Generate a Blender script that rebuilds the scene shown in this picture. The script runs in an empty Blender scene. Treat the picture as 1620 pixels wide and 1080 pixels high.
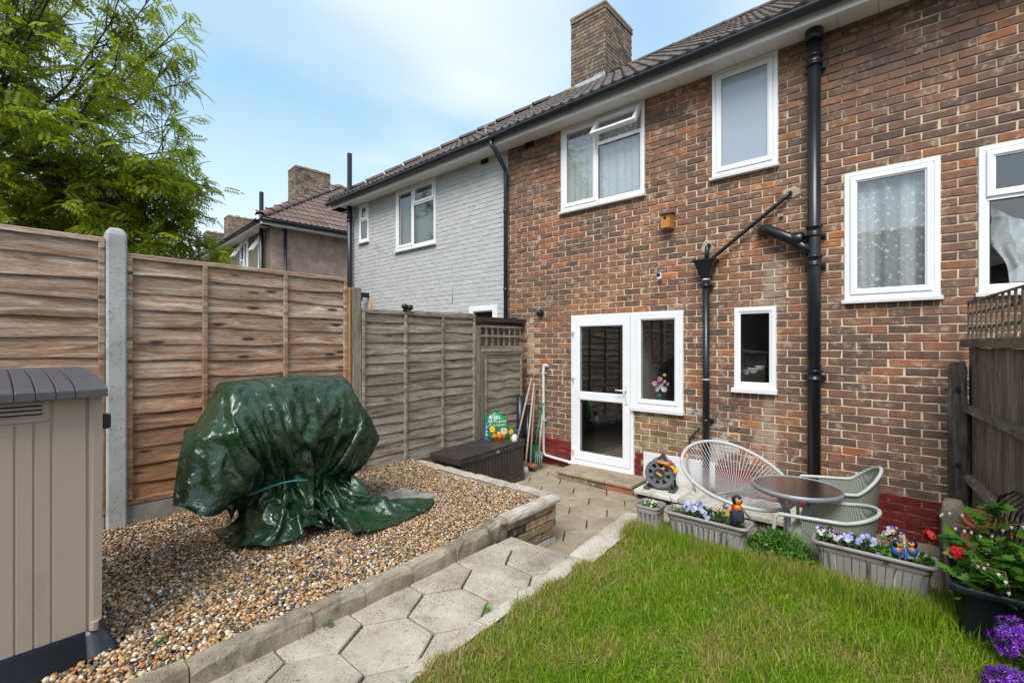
import bpy, math, random
import numpy as np
from mathutils import Vector, Matrix, noise as mnoise
rad = math.radians
S = bpy.context.scene
COL = S.collection
rnd = random.Random(7)
rng = np.random.default_rng(11)

# ---------------------------------------------------------------- camera
cd = bpy.data.cameras.new("camera"); cam = bpy.data.objects.new("camera", cd); COL.objects.link(cam)
EYE = 1.70
cam.location = (0, 0, EYE)
cam.rotation_euler = (rad(90), 0, rad(41.355))
cd.sensor_width = 36; cd.lens = 16.33; cd.shift_y = 0.0031
cd.clip_start = .05; cd.clip_end = 2000
S.camera = cam

# ---------------------------------------------------------------- sky
SUN_EL, SUN_AZ = 50, 158          # azimuth measured from +Y clockwise, the sun stands behind the camera
w = bpy.data.worlds.new("World"); S.world = w; w.use_nodes = True
nt = w.node_tree; nt.nodes.clear()
def wn(t, **k):
    n = nt.nodes.new(t)
    for a, b in k.items(): setattr(n, a, b)
    return n
out = wn('ShaderNodeOutputWorld'); bg = wn('ShaderNodeBackground'); sky = wn('ShaderNodeTexSky')
sky.sky_type = 'NISHITA'; sky.sun_disc = False
sky.sun_elevation = rad(SUN_EL); sky.sun_rotation = rad(SUN_AZ); sky.air_density = 1.0; sky.dust_density = 1.6; sky.ozone_density = 1.5
tc = wn('ShaderNodeTexCoord'); sep = wn('ShaderNodeSeparateXYZ')
nt.links.new(tc.outputs['Generated'], sep.inputs[0])
# project the direction on a high cloud layer
mx = wn('ShaderNodeMath', operation='MAXIMUM'); mx.inputs[1].default_value = 0.0; nt.links.new(sep.outputs['Z'], mx.inputs[0])
ad = wn('ShaderNodeMath', operation='ADD'); ad.inputs[1].default_value = 0.22; nt.links.new(mx.outputs[0], ad.inputs[0])
dx = wn('ShaderNodeMath', operation='DIVIDE'); dy = wn('ShaderNodeMath', operation='DIVIDE')
nt.links.new(sep.outputs['X'], dx.inputs[0]); nt.links.new(ad.outputs[0], dx.inputs[1])
nt.links.new(sep.outputs['Y'], dy.inputs[0]); nt.links.new(ad.outputs[0], dy.inputs[1])
cb = wn('ShaderNodeCombineXYZ'); nt.links.new(dx.outputs[0], cb.inputs[0]); nt.links.new(dy.outputs[0], cb.inputs[1])
mp = wn('ShaderNodeMapping'); mp.inputs['Scale'].default_value = (1.0, .75, 1); mp.inputs['Location'].default_value = (.6, 1.9, 0); mp.inputs['Rotation'].default_value = (0, 0, rad(25))
nt.links.new(cb.outputs[0], mp.inputs[0])
cn = wn('ShaderNodeTexNoise'); cn.inputs['Scale'].default_value = .95; cn.inputs['Detail'].default_value = 3.5; cn.inputs['Roughness'].default_value = .45; cn.inputs['Distortion'].default_value = .25
nt.links.new(mp.outputs[0], cn.inputs['Vector'])
cr = wn('ShaderNodeMapRange'); cr.interpolation_type = 'SMOOTHSTEP'
cr.inputs['From Min'].default_value = .32; cr.inputs['From Max'].default_value = .64; cr.inputs['To Min'].default_value = .12; cr.inputs['To Max'].default_value = .88
nt.links.new(cn.outputs[0], cr.inputs[0])
# more veil towards the horizon
hz = wn('ShaderNodeMapRange'); hz.inputs['From Min'].default_value = 0; hz.inputs['From Max'].default_value = .58; hz.inputs['To Min'].default_value = .98; hz.inputs['To Max'].default_value = 0
nt.links.new(mx.outputs[0], hz.inputs[0])
mm = wn('ShaderNodeMath', operation='MAXIMUM'); nt.links.new(cr.outputs[0], mm.inputs[0]); nt.links.new(hz.outputs[0], mm.inputs[1])
sc_ = wn('ShaderNodeVectorMath', operation='MULTIPLY'); sc_.inputs[1].default_value = (.68, .76, .76)
nt.links.new(sky.outputs[0], sc_.inputs[0])
lift = wn('ShaderNodeVectorMath', operation='ADD'); lift.inputs[1].default_value = (.2, 1.15, 1.9)
nt.links.new(sc_.outputs[0], lift.inputs[0])
mix = wn('ShaderNodeMixRGB'); mix.inputs[2].default_value = (4.75, 4.95, 5.1, 1)
nt.links.new(mm.outputs[0], mix.inputs[0]); nt.links.new(lift.outputs[0], mix.inputs[1]); nt.links.new(mix.outputs[0], bg.inputs[0])
bg.inputs['Strength'].default_value = .10
nt.links.new(bg.outputs[0], out.inputs[0])

sl = bpy.data.lights.new("sun", 'SUN'); so = bpy.data.objects.new("sun", sl); COL.objects.link(so)
sl.energy = 1.5; sl.angle = rad(28); sl.color = (1, .965, .91)
az = rad(SUN_AZ); d = Vector((math.sin(az)*math.cos(rad(SUN_EL)), math.cos(az)*math.cos(rad(SUN_EL)), math.sin(rad(SUN_EL))))
so.rotation_euler = d.to_track_quat('Z', 'Y').to_euler(); so.location = d*30
S.view_settings.view_transform = 'Standard'; S.view_settings.look = 'None'
S.view_settings.exposure = 1.2; S.view_settings.gamma = 1; S.view_settings.use_curve_mapping = False
S.cycles.max_bounces = 6; S.cycles.diffuse_bounces = 3; S.cycles.glossy_bounces = 3; S.cycles.transmission_bounces = 4; S.cycles.transparent_max_bounces = 12
S.cycles.use_denoising = True

# ---------------------------------------------------------------- survey helpers: bearings taken in the photograph -> metres in the place
# world: X along the house wall (to the right), Y into the house, Z up, the wall's outer face lies at Y = WALL
WALL = 5.326; L_ = 1112.4
def ux(px, Y):                      # X of a point seen at bearing px that lies at distance Y
    r = (px-810)/735; return Y*(835*r-735)/(835+735*r)
def uz(px, py, Y): return EYE+(545-py)*(Y*L_/(px+25))/735
def fac(px, py, Y=WALL): return ux(px, Y), uz(px, py, Y)
def gnd(px, py, z):                 # point on level z
    Z = (EYE-z)*735/(py-545); X = (px-810)/735*Z
    return (835*X-735*Z)/L_, (735*X+835*Z)/L_
FX = -4.35                          # plane of the left garden fence
def fen(px, py, X=FX):
    Z = X*-L_/(735-1.136*(px-810)); return Z*(px+25)/L_, EYE+(545-py)*Z/735
def pxof(x, y, z):
    a = (835*x+735*y)/L_; b = (-735*x+835*y)/L_
    return 810+735*a/b, 545-735*(z-EYE)/b, b

# ---------------------------------------------------------------- mesh helpers
class MB:
    def __init__(s): s.v = []; s.f = []; s.sm = []; s.mi = []
    def add(s, vs, fs, smooth=False, mi=0):
        o = len(s.v); s.v += [tuple(p) for p in vs]
        for f in fs: s.f.append([i+o for i in f]); s.sm.append(smooth); s.mi.append(mi)
        return s
    def box(s, x0, x1, y0, y1, z0, z1, mi=0, b=0.0):
        if b:
            return s.bbox(x0, x1, y0, y1, z0, z1, b, mi)
        vs = [(x0,y0,z0),(x1,y0,z0),(x1,y1,z0),(x0,y1,z0),(x0,y0,z1),(x1,y0,z1),(x1,y1,z1),(x0,y1,z1)]
        return s.add(vs, [(0,3,2,1),(4,5,6,7),(0,1,5,4),(1,2,6,5),(2,3,7,6),(3,0,4,7)], False, mi)
    def bbox(s, x0, x1, y0, y1, z0, z1, b, mi=0):       # bevelled box
        def ring(i, z): return [(x0+i,y0,z),(x1-i,y0,z),(x1,y0+i,z),(x1,y1-i,z),(x1-i,y1,z),(x0+i,y1,z),(x0,y1-i,z),(x0,y0+i,z)]
        def rin(i, z): return [(x0+i,y0+b,z),(x1-i,y0+b,z),(x1-b,y0+i,z),(x1-b,y1-i,z),(x1-i,y1-b,z),(x0+i,y1-b,z),(x0+b,y1-i,z),(x0+b,y0+i,z)]
        R = [rin(b*1.6, z0), ring(b, z0+b), ring(b, z1-b), rin(b*1.6, z1)]
        return s.loft(R, True, smooth=False, mi=mi, cap=True)
    def loft(s, rings, closed=True, smooth=True, mi=0, cap=False):
        n = len(rings[0]); o = len(s.v)
        for r in rings: s.v += [tuple(p) for p in r]
        m = n if closed else n-1
        for k in range(len(rings)-1):
            for i in range(m):
                a = o+k*n+i; b_ = o+k*n+(i+1) % n
                s.f.append([a, b_, b_+n, a+n]); s.sm.append(smooth); s.mi.append(mi)
        if cap:
            s.f.append([o+i for i in range(n)][::-1]); s.sm.append(False); s.mi.append(mi)
            s.f.append([o+(len(rings)-1)*n+i for i in range(n)]); s.sm.append(False); s.mi.append(mi)
        return s
    def tube(s, pts, r, n=8, mi=0, closed=False, cap=True, smooth=True):
        pts = [Vector(p) for p in pts]; m = len(pts)
        rs = r if isinstance(r, (list, tuple)) else [r]*m
        t0 = (pts[1]-pts[0]).normalized()
        up = Vector((0,0,1)) if abs(t0.z) < .9 else Vector((1,0,0))
        nrm = (up - t0*up.dot(t0)).normalized(); rings = []
        for i, p in enumerate(pts):
            if closed: t = (pts[(i+1) % m]-pts[i-1]).normalized()
            else: t = (pts[min(i+1, m-1)]-pts[max(i-1, 0)]).normalized()
            nrm = (nrm - t*nrm.dot(t)).normalized(); bn = t.cross(nrm)
            rings.append([p+(nrm*math.cos(2*math.pi*k/n)+bn*math.sin(2*math.pi*k/n))*rs[i] for k in range(n)])
        if closed: rings.append(rings[0])
        return s.loft(rings, True, smooth, mi, cap and not closed)
    def lathe(s, prof, c=(0,0,0), n=20, mi=0, smooth=True, axis='z'):
        rings = []
        for r, h in prof:
            ring = []
            for k in range(n):
                a = 2*math.pi*k/n
                if axis == 'z': p = (c[0]+r*math.cos(a), c[1]+r*math.sin(a), c[2]+h)
                elif axis == 'y': p = (c[0]+r*math.cos(a), c[1]+h, c[2]-r*math.sin(a))
                else: p = (c[0]+h, c[1]+r*math.cos(a), c[2]+r*math.sin(a))
                ring.append(p)
            rings.append(ring)
        return s.loft(rings, True, smooth, mi, True)
    def prism(s, poly, z0, z1, b=0.0, mi=0, jit=0):
        n = len(poly)
        cx = sum(p[0] for p in poly)/n; cy = sum(p[1] for p in poly)/n
        def ins(d):
            o = []
            for x, y in poly:
                l = math.hypot(x-cx, y-cy) or 1; o.append((x-(x-cx)/l*d, y-(y-cy)/l*d))
            return o
        R = [[(x, y, z0) for x, y in poly], [(x, y, z1-b) for x, y in poly]]
        if b: R.append([(x, y, z1+(rnd.uniform(-jit, jit))) for x, y in ins(b)])
        return s.loft(R, True, False, mi, True)
    def rframe(s, x0, x1, z0, z1, prof, mi=0):          # mitred rectangular frame, prof = [(inset, y)...]
        rings = [[(x0+i, y, z0+i), (x1-i, y, z0+i), (x1-i, y, z1-i), (x0+i, y, z1-i)] for i, y in prof]
        return s.loft(rings, True, False, mi)
    def xf(s, M):
        s.v = [tuple(M @ Vector(p)) for p in s.v]; return s
    def mesh(s, name, mats):
        me = bpy.data.meshes.new(name); me.from_pydata(s.v, [], s.f)
        me.polygons.foreach_set('use_smooth', s.sm); me.polygons.foreach_set('material_index', s.mi)
        for m in (mats if isinstance(mats, (list, tuple)) else [mats]): me.materials.append(m)
        me.update(); return me
    def build(s, name, mats, parent=None): return obj(name, s.mesh(name, mats), parent)

def obj(name, me, parent=None, loc=None, rot=None):
    o = bpy.data.objects.new(name, me); COL.objects.link(o)
    if parent is not None:
        o.parent = parent; o.matrix_parent_inverse = Matrix.Translation(parent.get('_l', (0,0,0))).inverted() if '_l' in parent else Matrix.Identity(4)
    if loc is not None: o.location = loc
    if rot is not None: o.rotation_euler = rot
    return o
def tag(o, label=None, cat=None, group=None, kind=None):
    if label: o['label'] = label
    if cat: o['category'] = cat
    if group: o['group'] = group
    if kind: o['kind'] = kind
    return o
def thing(name, loc, label, cat, group=None):
    o = bpy.data.objects.new(name, None); COL.objects.link(o); o.location = loc; o.empty_display_size = .1
    o['_l'] = tuple(float(c) for c in loc)
    return tag(o, label, cat, group)
def one(name, mb, mats, label, cat, group=None): return tag(mb.build(name, mats), label, cat, group)
def npmesh(name, V, F, mats, mi=None, smooth=False):
    V = np.asarray(V, dtype=np.float32); F = np.asarray(F, dtype=np.int32); k = F.shape[1]
    me = bpy.data.meshes.new(name); me.vertices.add(len(V)); me.vertices.foreach_set('co', V.ravel())
    me.loops.add(F.size); me.loops.foreach_set('vertex_index', F.ravel())
    me.polygons.add(len(F)); me.polygons.foreach_set('loop_start', np.arange(0, F.size, k, dtype=np.int32))
    me.polygons.foreach_set('loop_total', np.full(len(F), k, dtype=np.int32))
    me.polygons.foreach_set('use_smooth', np.full(len(F), smooth, dtype=bool))
    if mi is not None: me.polygons.foreach_set('material_index', np.asarray(mi, dtype=np.int32))
    for m in (mats if isinstance(mats, (list, tuple)) else [mats]): me.materials.append(m)
    me.update(calc_edges=True); return me
def rotmats(rx, ry, rz):
    cx, sx, cy, sy, cz, sz = np.cos(rx), np.sin(rx), np.cos(ry), np.sin(ry), np.cos(rz), np.sin(rz)
    R = np.empty((len(rx), 3, 3))
    R[:,0,0]=cz*cy; R[:,0,1]=cz*sy*sx-sz*cx; R[:,0,2]=cz*sy*cx+sz*sx
    R[:,1,0]=sz*cy; R[:,1,1]=sz*sy*sx+cz*cx; R[:,1,2]=sz*sy*cx-cz*sx
    R[:,2,0]=-sy; R[:,2,1]=cy*sx; R[:,2,2]=cy*cx
    return R
def scatter(V, F, P, R, Sc):        # copies of a small mesh (V,F) at P with rotation R and scale Sc (n,3), baked in one mesh
    n = len(P); v = V[None]*Sc[:, None, :]; v = np.einsum('nij,nkj->nki', R, v)+P[:, None, :]
    f = F[None]+(np.arange(n)*len(V))[:, None, None]
    return v.reshape(-1, 3), f.reshape(-1, F.shape[1])
def rrect(hx, hy, r, n=40):
    # n points round a rounded rectangle, by perimeter
    sx, sy = 2*(hx-r), 2*(hy-r); arc = math.pi*r/2; tot = 2*sx+2*sy+4*arc; o = []
    segs = [('l', (-hx+r, -hy), (1,0), sx), ('a', (hx-r, -hy+r), -90, arc), ('l', (hx, -hy+r), (0,1), sy), ('a', (hx-r, hy-r), 0, arc),
            ('l', (hx-r, hy), (-1,0), sx), ('a', (-hx+r, hy-r), 90, arc), ('l', (-hx, hy-r), (0,-1), sy), ('a', (-hx+r, -hy+r), 180, arc)]
    for i in range(n):
        d = tot*i/n
        for t, p, q, l in segs:
            if d <= l+1e-9: break
            d -= l
        if t == 'l': o.append((p[0]+q[0]*d, p[1]+q[1]*d))
        else: a = rad(q+90*d/l); o.append((p[0]+r*math.cos(a), p[1]+r*math.sin(a)))
    return o

# ---------------------------------------------------------------- materials
def nodes(name):
    m = bpy.data.materials.new(name); m.use_nodes = True; t = m.node_tree
    return m, t, t.nodes['Principled BSDF']
def nn(t, ty, **k):
    n = t.nodes.new(ty)
    for a, b in k.items():
        if a.startswith('i_'):
            key = a[2:].replace('_', ' ')
            n.inputs[key].default_value = b
        else: setattr(n, a, b)
    return n
def ramp(t, fac_, stops, interp='LINEAR'):
    r = t.nodes.new('ShaderNodeValToRGB'); r.color_ramp.interpolation = interp; e = r.color_ramp.elements
    while len(e) < len(stops): e.new(.5)
    for el, (p, c) in zip(e, stops): el.position = p; el.color = (*c, 1) if len(c) == 3 else c
    t.links.new(fac_, r.inputs[0]); return r
def coords(t, stretch=(1,1,1), kind='pos', seed=True):
    if kind == 'pos': src = nn(t, 'ShaderNodeNewGeometry').outputs['Position']
    else: src = nn(t, 'ShaderNodeTexCoord').outputs['Object']
    mp = nn(t, 'ShaderNodeMapping'); mp.inputs['Scale'].default_value = stretch; t.links.new(src, mp.inputs[0])
    if not seed: return mp.outputs[0]
    oi = nn(t, 'ShaderNodeObjectInfo'); ge = nn(t, 'ShaderNodeNewGeometry')
    a = nn(t, 'ShaderNodeMath', operation='ADD'); t.links.new(oi.outputs['Random'], a.inputs[0]); t.links.new(ge.outputs['Random Per Island'], a.inputs[1])
    m = nn(t, 'ShaderNodeMath', operation='MULTIPLY'); m.inputs[1].default_value = 37; t.links.new(a.outputs[0], m.inputs[0])
    v = nn(t, 'ShaderNodeVectorMath', operation='ADD'); t.links.new(mp.outputs[0], v.inputs[0]); t.links.new(m.outputs[0], v.inputs[1])
    return v.outputs[0]
def rand01(t):
    oi = nn(t, 'ShaderNodeObjectInfo'); ge = nn(t, 'ShaderNodeNewGeometry')
    a = nn(t, 'ShaderNodeMath', operation='ADD'); t.links.new(oi.outputs['Random'], a.inputs[0]); t.links.new(ge.outputs['Random Per Island'], a.inputs[1])
    f = nn(t, 'ShaderNodeMath', operation='FRACT'); t.links.new(a.outputs[0], f.inputs[0]); return f.outputs[0]
def mixc(t, f, a, b, mode='MIX'):
    m = nn(t, 'ShaderNodeMixRGB', blend_type=mode)
    for s_, i in ((f, 0), (a, 1), (b, 2)):
        if isinstance(s_, (int, float)): m.inputs[i].default_value = s_
        elif isinstance(s_, tuple): m.inputs[i].default_value = (*s_, 1)
        else: t.links.new(s_, m.inputs[i])
    return m.outputs[0]
def mrange(t, src, a, b, c=0., d_=1., smooth=True):
    m = nn(t, 'ShaderNodeMapRange'); m.interpolation_type = 'SMOOTHSTEP' if smooth else 'LINEAR'
    m.inputs[1].default_value = a; m.inputs[2].default_value = b; m.inputs[3].default_value = c; m.inputs[4].default_value = d_
    t.links.new(src, m.inputs[0]); return m.outputs[0]
def noi(t, vec, scale, detail=4, rough=.55, dist=0.):
    n = nn(t, 'ShaderNodeTexNoise'); n.inputs['Scale'].default_value = scale; n.inputs['Detail'].default_value = detail
    n.inputs['Roughness'].default_value = rough; n.inputs['Distortion'].default_value = dist; t.links.new(vec, n.inputs['Vector']); return n.outputs[0]
def bump(t, b, h, strength=.3, dist=.01):
    n = nn(t, 'ShaderNodeBump'); n.inputs['Strength'].default_value = strength; n.inputs['Distance'].default_value = dist
    t.links.new(h, n.inputs['Height']); t.links.new(n.outputs[0], b.inputs['Normal']); return n
def mat(name, cols, rough=.7, scale=6., stretch=(1,1,1), bs=60., bstr=.25, bdist=.004, isl=.0, metal=0., spec=.5, kind='pos', detail=5, dirt=None, coat=0., alpha=None):
    m, t, b = nodes(name); v = coords(t, stretch, kind)
    if isinstance(cols[0], (int, float)): cols = [tuple(c*.85 for c in cols), cols, tuple(min(1, c*1.12) for c in cols)]
    st = [(.3+.4*i/max(1, len(cols)-1), c) for i, c in enumerate(cols)]
    c = ramp(t, noi(t, v, scale, detail), st).outputs[0]
    if isl:
        r = rand01(t); g = mrange(t, r, 0, 1, 1-isl, 1+isl, False); c = mixc(t, 1., c, g, 'MULTIPLY')
    if dirt:
        dv = coords(t, (1,1,.6), 'pos', False); f = mrange(t, noi(t, dv, dirt[1], 6, .6), dirt[2], dirt[2]+.18, 0, dirt[3] if len(dirt) > 3 else .8); c = mixc(t, f, c, dirt[0])
    t.links.new(c, b.inputs['Base Color']); b.inputs['Roughness'].default_value = rough; b.inputs['Metallic'].default_value = metal
    b.inputs['Specular IOR Level'].default_value = spec; b.inputs['Coat Weight'].default_value = coat
    if bstr: bump(t, b, noi(t, v, bs, 4, .6), bstr, bdist)
    return m

def brick_mat(name, stops, mortar_smear=(.58,.45,.32), smear=.53, lime=0., soot=True, rough=.85):
    m, t, b = nodes(name); v = coords(t, (1,1,1), 'pos'); w0 = coords(t, (1,1,1), 'pos', False)
    r = rand01(t); c = ramp(t, r, stops).outputs[0]
    n1 = noi(t, v, 14, 5, .6); c = mixc(t, 1., c, ramp(t, n1, [(.3, (.66,.64,.62)), (.55, (1,1,1)), (.75, (1.22,1.18,1.12))]).outputs[0], 'MULTIPLY')
    # fired speckle
    c = mixc(t, mrange(t, noi(t, v, 70, 2, .5), .60, .72, 0, .55), c, (.05,.04,.045))
    # mortar smears and lime
    c = mixc(t, mrange(t, noi(t, w0, 11, 7, .72), smear, smear+.14, 0, .75), c, mortar_smear)
    big = noi(t, w0, .9, 5, .6)
    if lime: c = mixc(t, mrange(t, noi(t, w0, 4.2, 6, .65), lime, lime+.06, 0, .85), c, (.55,.54,.52))
    sx_ = nn(t, 'ShaderNodeSeparateXYZ'); t.links.new(nn(t, 'ShaderNodeNewGeometry').outputs['Position'], sx_.inputs[0])
    wob = nn(t, 'ShaderNodeMath', operation='ADD'); t.links.new(sx_.outputs['X'], wob.inputs[0]); t.links.new(mrange(t, noi(t, coords(t, (2,2,1.2), 'pos', False), 3.0, 4), .3, .7, -.10, .10, False), wob.inputs[1])
    ab = nn(t, 'ShaderNodeMath', operation='SUBTRACT'); ab.inputs[1].default_value = -1.165; t.links.new(wob.outputs[0], ab.inputs[0]); ab2 = nn(t, 'ShaderNodeMath', operation='ABSOLUTE'); t.links.new(ab.outputs[0], ab2.inputs[0])
    zb_ = nn(t, 'ShaderNodeMath', operation='MULTIPLY'); t.links.new(mrange(t, sx_.outputs['Z'], 2.75, 2.35), zb_.inputs[0]); t.links.new(mrange(t, ab2.outputs[0], .13, .02, 0, .62), zb_.inputs[1])
    c = mixc(t, zb_.outputs[0], c, (.46,.36,.29))
    if soot: c = mixc(t, mrange(t, big, .35, .62, 0., .42), c, (.095,.075,.068))
    t.links.new(c, b.inputs['Base Color']); b.inputs['Roughness'].default_value = rough; b.inputs['Specular IOR Level'].default_value = .25
    bump(t, b, noi(t, v, 55, 6, .65), .7, .006)
    return m
M = {}
BR = [(0., (.145,.085,.064)), (.25, (.215,.112,.076)), (.5, (.275,.135,.084)), (.78, (.32,.148,.088)), (.93, (.37,.155,.078)), (.985, (.46,.165,.06))]
M['brick'] = brick_mat('brown brick', BR)
M['brick_y'] = brick_mat('yellow stock brick', [(0., (.18,.12,.07)), (.4, (.30,.22,.12)), (.75, (.36,.26,.14)), (1., (.28,.11,.06))], smear=.50)
M['brick_w'] = brick_mat('lime stained brick', BR, lime=.46, smear=.5)
M['brick_red'] = brick_mat('red painted brick', [(0., (.155,.022,.020)), (1., (.21,.032,.026))], mortar_smear=(.30,.10,.08), smear=.66, soot=False, rough=.5)
M['brick_or'] = brick_mat('orange repair brick', [(0., (.46,.22,.11)), (1., (.55,.33,.18))], smear=.42)
M['brick_ch'] = brick_mat('chimney brick', [(0., (.09,.065,.055)), (.35, (.20,.13,.09)), (.6, (.30,.20,.12)), (.85, (.28,.25,.19)), (1., (.42,.24,.13))], mortar_smear=(.50,.45,.35), smear=.50)
def mortar_mat(name, c1, c2, dark):
    m, t, b = nodes(name); w0 = coords(t, (1,1,1), 'pos', False)
    c = ramp(t, noi(t, w0, 9, 6, .6), [(.3, c1), (.62, c2)]).outputs[0]
    sp = nn(t, 'ShaderNodeSeparateXYZ'); t.links.new(nn(t, 'ShaderNodeNewGeometry').outputs['Position'], sp.inputs[0])
    # courses sheltered by the eaves keep their old black pointing
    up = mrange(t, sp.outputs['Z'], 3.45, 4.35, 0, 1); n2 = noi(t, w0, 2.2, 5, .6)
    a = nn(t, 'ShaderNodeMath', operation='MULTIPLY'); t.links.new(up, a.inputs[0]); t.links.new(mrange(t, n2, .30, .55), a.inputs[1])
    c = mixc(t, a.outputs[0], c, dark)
    c = mixc(t, mrange(t, noi(t, w0, 1.1, 5, .6), .52, .72, 0, .55), c, (.16,.12,.09))
    t.links.new(c, b.inputs['Base Color']); b.inputs['Roughness'].default_value = .95; b.inputs['Specular IOR Level'].default_value = .1
    bump(t, b, noi(t, w0, 60, 6, .7), .9, .006); return m
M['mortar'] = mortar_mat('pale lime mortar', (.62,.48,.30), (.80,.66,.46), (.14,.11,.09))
M['mortar_red'] = mat('red painted mortar', [(.15,.022,.02), (.22,.05,.04), (.42,.30,.24)], .6, 9)
M['grey_paint'] = mat('grey masonry paint', [(.445,.44,.44), (.50,.495,.495), (.54,.535,.535)], .75, 3, bs=45, bstr=.55, bdist=.006, dirt=((.27,.27,.28), 2.2, .60, .5))
M['upvc'] = mat('white upvc', [(.80,.80,.81), (.86,.86,.87)], .28, 2, bstr=.02, dirt=((.5,.5,.47), 3.0, .66, .35))
M['soffit'] = mat('white soffit board', [(.80,.79,.77), (.85,.84,.83)], .45, 1.5, bstr=.03, dirt=((.42,.40,.36), 2.0, .58, .5))
M['gasket'] = mat('black rubber gasket', (.012,.012,.013), .5, bstr=0)
M['blackpipe'] = mat('glossy black paint', [(.008,.010,.013), (.013,.015,.019)], .30, 6, bs=30, bstr=.10, dirt=((.06,.06,.06), 7, .62, .5))
M['gutterblk'] = mat('black gutter', [(.014,.018,.026), (.022,.027,.036)], .33, 3, bs=12, bstr=.08, dirt=((.10,.10,.10), 9, .66, .6))
M['dark'] = mat('dark void', (.01,.01,.01), .8, bstr=0)
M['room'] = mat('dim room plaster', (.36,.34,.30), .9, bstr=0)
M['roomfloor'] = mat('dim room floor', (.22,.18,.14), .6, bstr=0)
M['tile'] = mat('brown roof tile', [(.060,.047,.042), (.10,.078,.068), (.15,.12,.10)], .9, 9, bs=80, bstr=.6, isl=.25, dirt=((.28,.26,.20), 8, .62, .7))
M['tile_red'] = mat('red brown roof tile', [(.115,.072,.058), (.16,.10,.082), (.20,.135,.11)], .9, 9, bs=80, bstr=.5, isl=.2, dirt=((.33,.24,.12), 3, .66, .6))
M['lead'] = mat('lead flashing', (.42,.44,.46), .5, 12, dirt=((.6,.6,.55), 9, .6))
M['moss'] = mat('yellow moss', [(.18,.15,.03), (.35,.28,.06)], .95, 30, bs=90, bstr=1.)
M['cement'] = mat('sand cement', [(.36,.28,.18), (.48,.39,.27)], .95, 14, bs=90, bstr=.5)
def glass_mat(name, tint=(.95,.97,.97), refl=1.0, rough=0.0):
    m = bpy.data.materials.new(name); m.use_nodes = True; t = m.node_tree; t.nodes.clear()
    o = nn(t, 'ShaderNodeOutputMaterial'); f = nn(t, 'ShaderNodeFresnel'); f.inputs[0].default_value = 1.62
    mu = nn(t, 'ShaderNodeMath', operation='MULTIPLY_ADD'); mu.inputs[1].default_value = refl; mu.inputs[2].default_value = .04*refl; gb = nn(t, 'ShaderNodeNewGeometry'); inv = nn(t, 'ShaderNodeMath', operation='SUBTRACT'); inv.inputs[0].default_value = 1.; t.links.new(gb.outputs['Backfacing'], inv.inputs[1]); fm = nn(t, 'ShaderNodeMath', operation='MULTIPLY'); t.links.new(f.outputs[0], mu.inputs[0])
    tr = nn(t, 'ShaderNodeBsdfTransparent'); tr.inputs[0].default_value = (*tint, 1)
    g = nn(t, 'ShaderNodeBsdfGlossy'); g.inputs['Roughness'].default_value = rough
    v = coords(t, (1,1,1), 'pos', False); bn = nn(t, 'ShaderNodeBump'); bn.inputs['Strength'].default_value = .03; bn.inputs['Distance'].default_value = .02
    t.links.new(noi(t, v, 3.0, 2), bn.inputs['Height']); t.links.new(bn.outputs[0], g.inputs['Normal'])
    t.links.new(mu.outputs[0], fm.inputs[0]); t.links.new(inv.outputs[0], fm.inputs[1])
    mi = nn(t, 'ShaderNodeMixShader'); t.links.new(fm.outputs[0], mi.inputs[0]); t.links.new(tr.outputs[0], mi.inputs[1]); t.links.new(g.outputs[0], mi.inputs[2])
    t.links.new(mi.outputs[0], o.inputs[0]); return m
M['glass'] = glass_mat('window glass', refl=2.0)
M['glass_door'] = glass_mat('door glass', refl=2.3)
M['glass_low'] = glass_mat('clear window glass', refl=1.5)
def frost_mat():
    m, t, b = nodes('frosted glass'); v = coords(t, (1,1,.7), 'pos', False)
    b.inputs['Base Color'].default_value = (.34,.39,.46, 1); b.inputs['Roughness'].default_value = .16; b.inputs['Specular IOR Level'].default_value = 1.
    bump(t, b, noi(t, v, 70, 2), .25, .004); return m
M['frost'] = frost_mat()
def lace_mat(name, base, thick):
    m = bpy.data.materials.new(name); m.use_nodes = True; t = m.node_tree; t.nodes.clear()
    o = nn(t, 'ShaderNodeOutputMaterial'); v = coords(t, (1,.0,1), 'pos', False)
    vo = nn(t, 'ShaderNodeTexVoronoi'); vo.inputs['Scale'].default_value = 24; t.links.new(v, vo.inputs['Vector'])
    wv = nn(t, 'ShaderNodeTexWave', bands_direction='DIAGONAL'); wv.inputs['Scale'].default_value = 7; wv.inputs['Distortion'].default_value = 5; wv.inputs['Detail'].default_value = 2
    t.links.new(v, wv.inputs['Vector'])
    a = nn(t, 'ShaderNodeMath', operation='MAXIMUM'); t.links.new(mrange(t, vo.outputs['Distance'], .30, .24), a.inputs[0]); t.links.new(mrange(t, wv.outputs[0], .965, .99, 0, .3), a.inputs[1])
    s_ = nn(t, 'ShaderNodeMath', operation='MULTIPLY_ADD'); s_.inputs[1].default_value = 1-thick; s_.inputs[2].default_value = thick; t.links.new(a.outputs[0], s_.inputs[0])
    tr = nn(t, 'ShaderNodeBsdfTransparent'); df = nn(t, 'ShaderNodeBsdfDiffuse'); df.inputs[0].default_value = (*base, 1)
    tl = nn(t, 'ShaderNodeBsdfTranslucent'); tl.inputs[0].default_value = (*base, 1); ms = nn(t, 'ShaderNodeMixShader'); ms.inputs[0].default_value = .3
    t.links.new(df.outputs[0], ms.inputs[1]); t.links.new(tl.outputs[0], ms.inputs[2])
    mi = nn(t, 'ShaderNodeMixShader'); t.links.new(s_.outputs[0], mi.inputs[0]); t.links.new(tr.outputs[0], mi.inputs[1]); t.links.new(ms.outputs[0], mi.inputs[2]); t.links.new(mi.outputs[0], o.inputs[0])
    return m
M['lace'] = lace_mat('lace curtain', (.95,.95,.95), .5)
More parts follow.
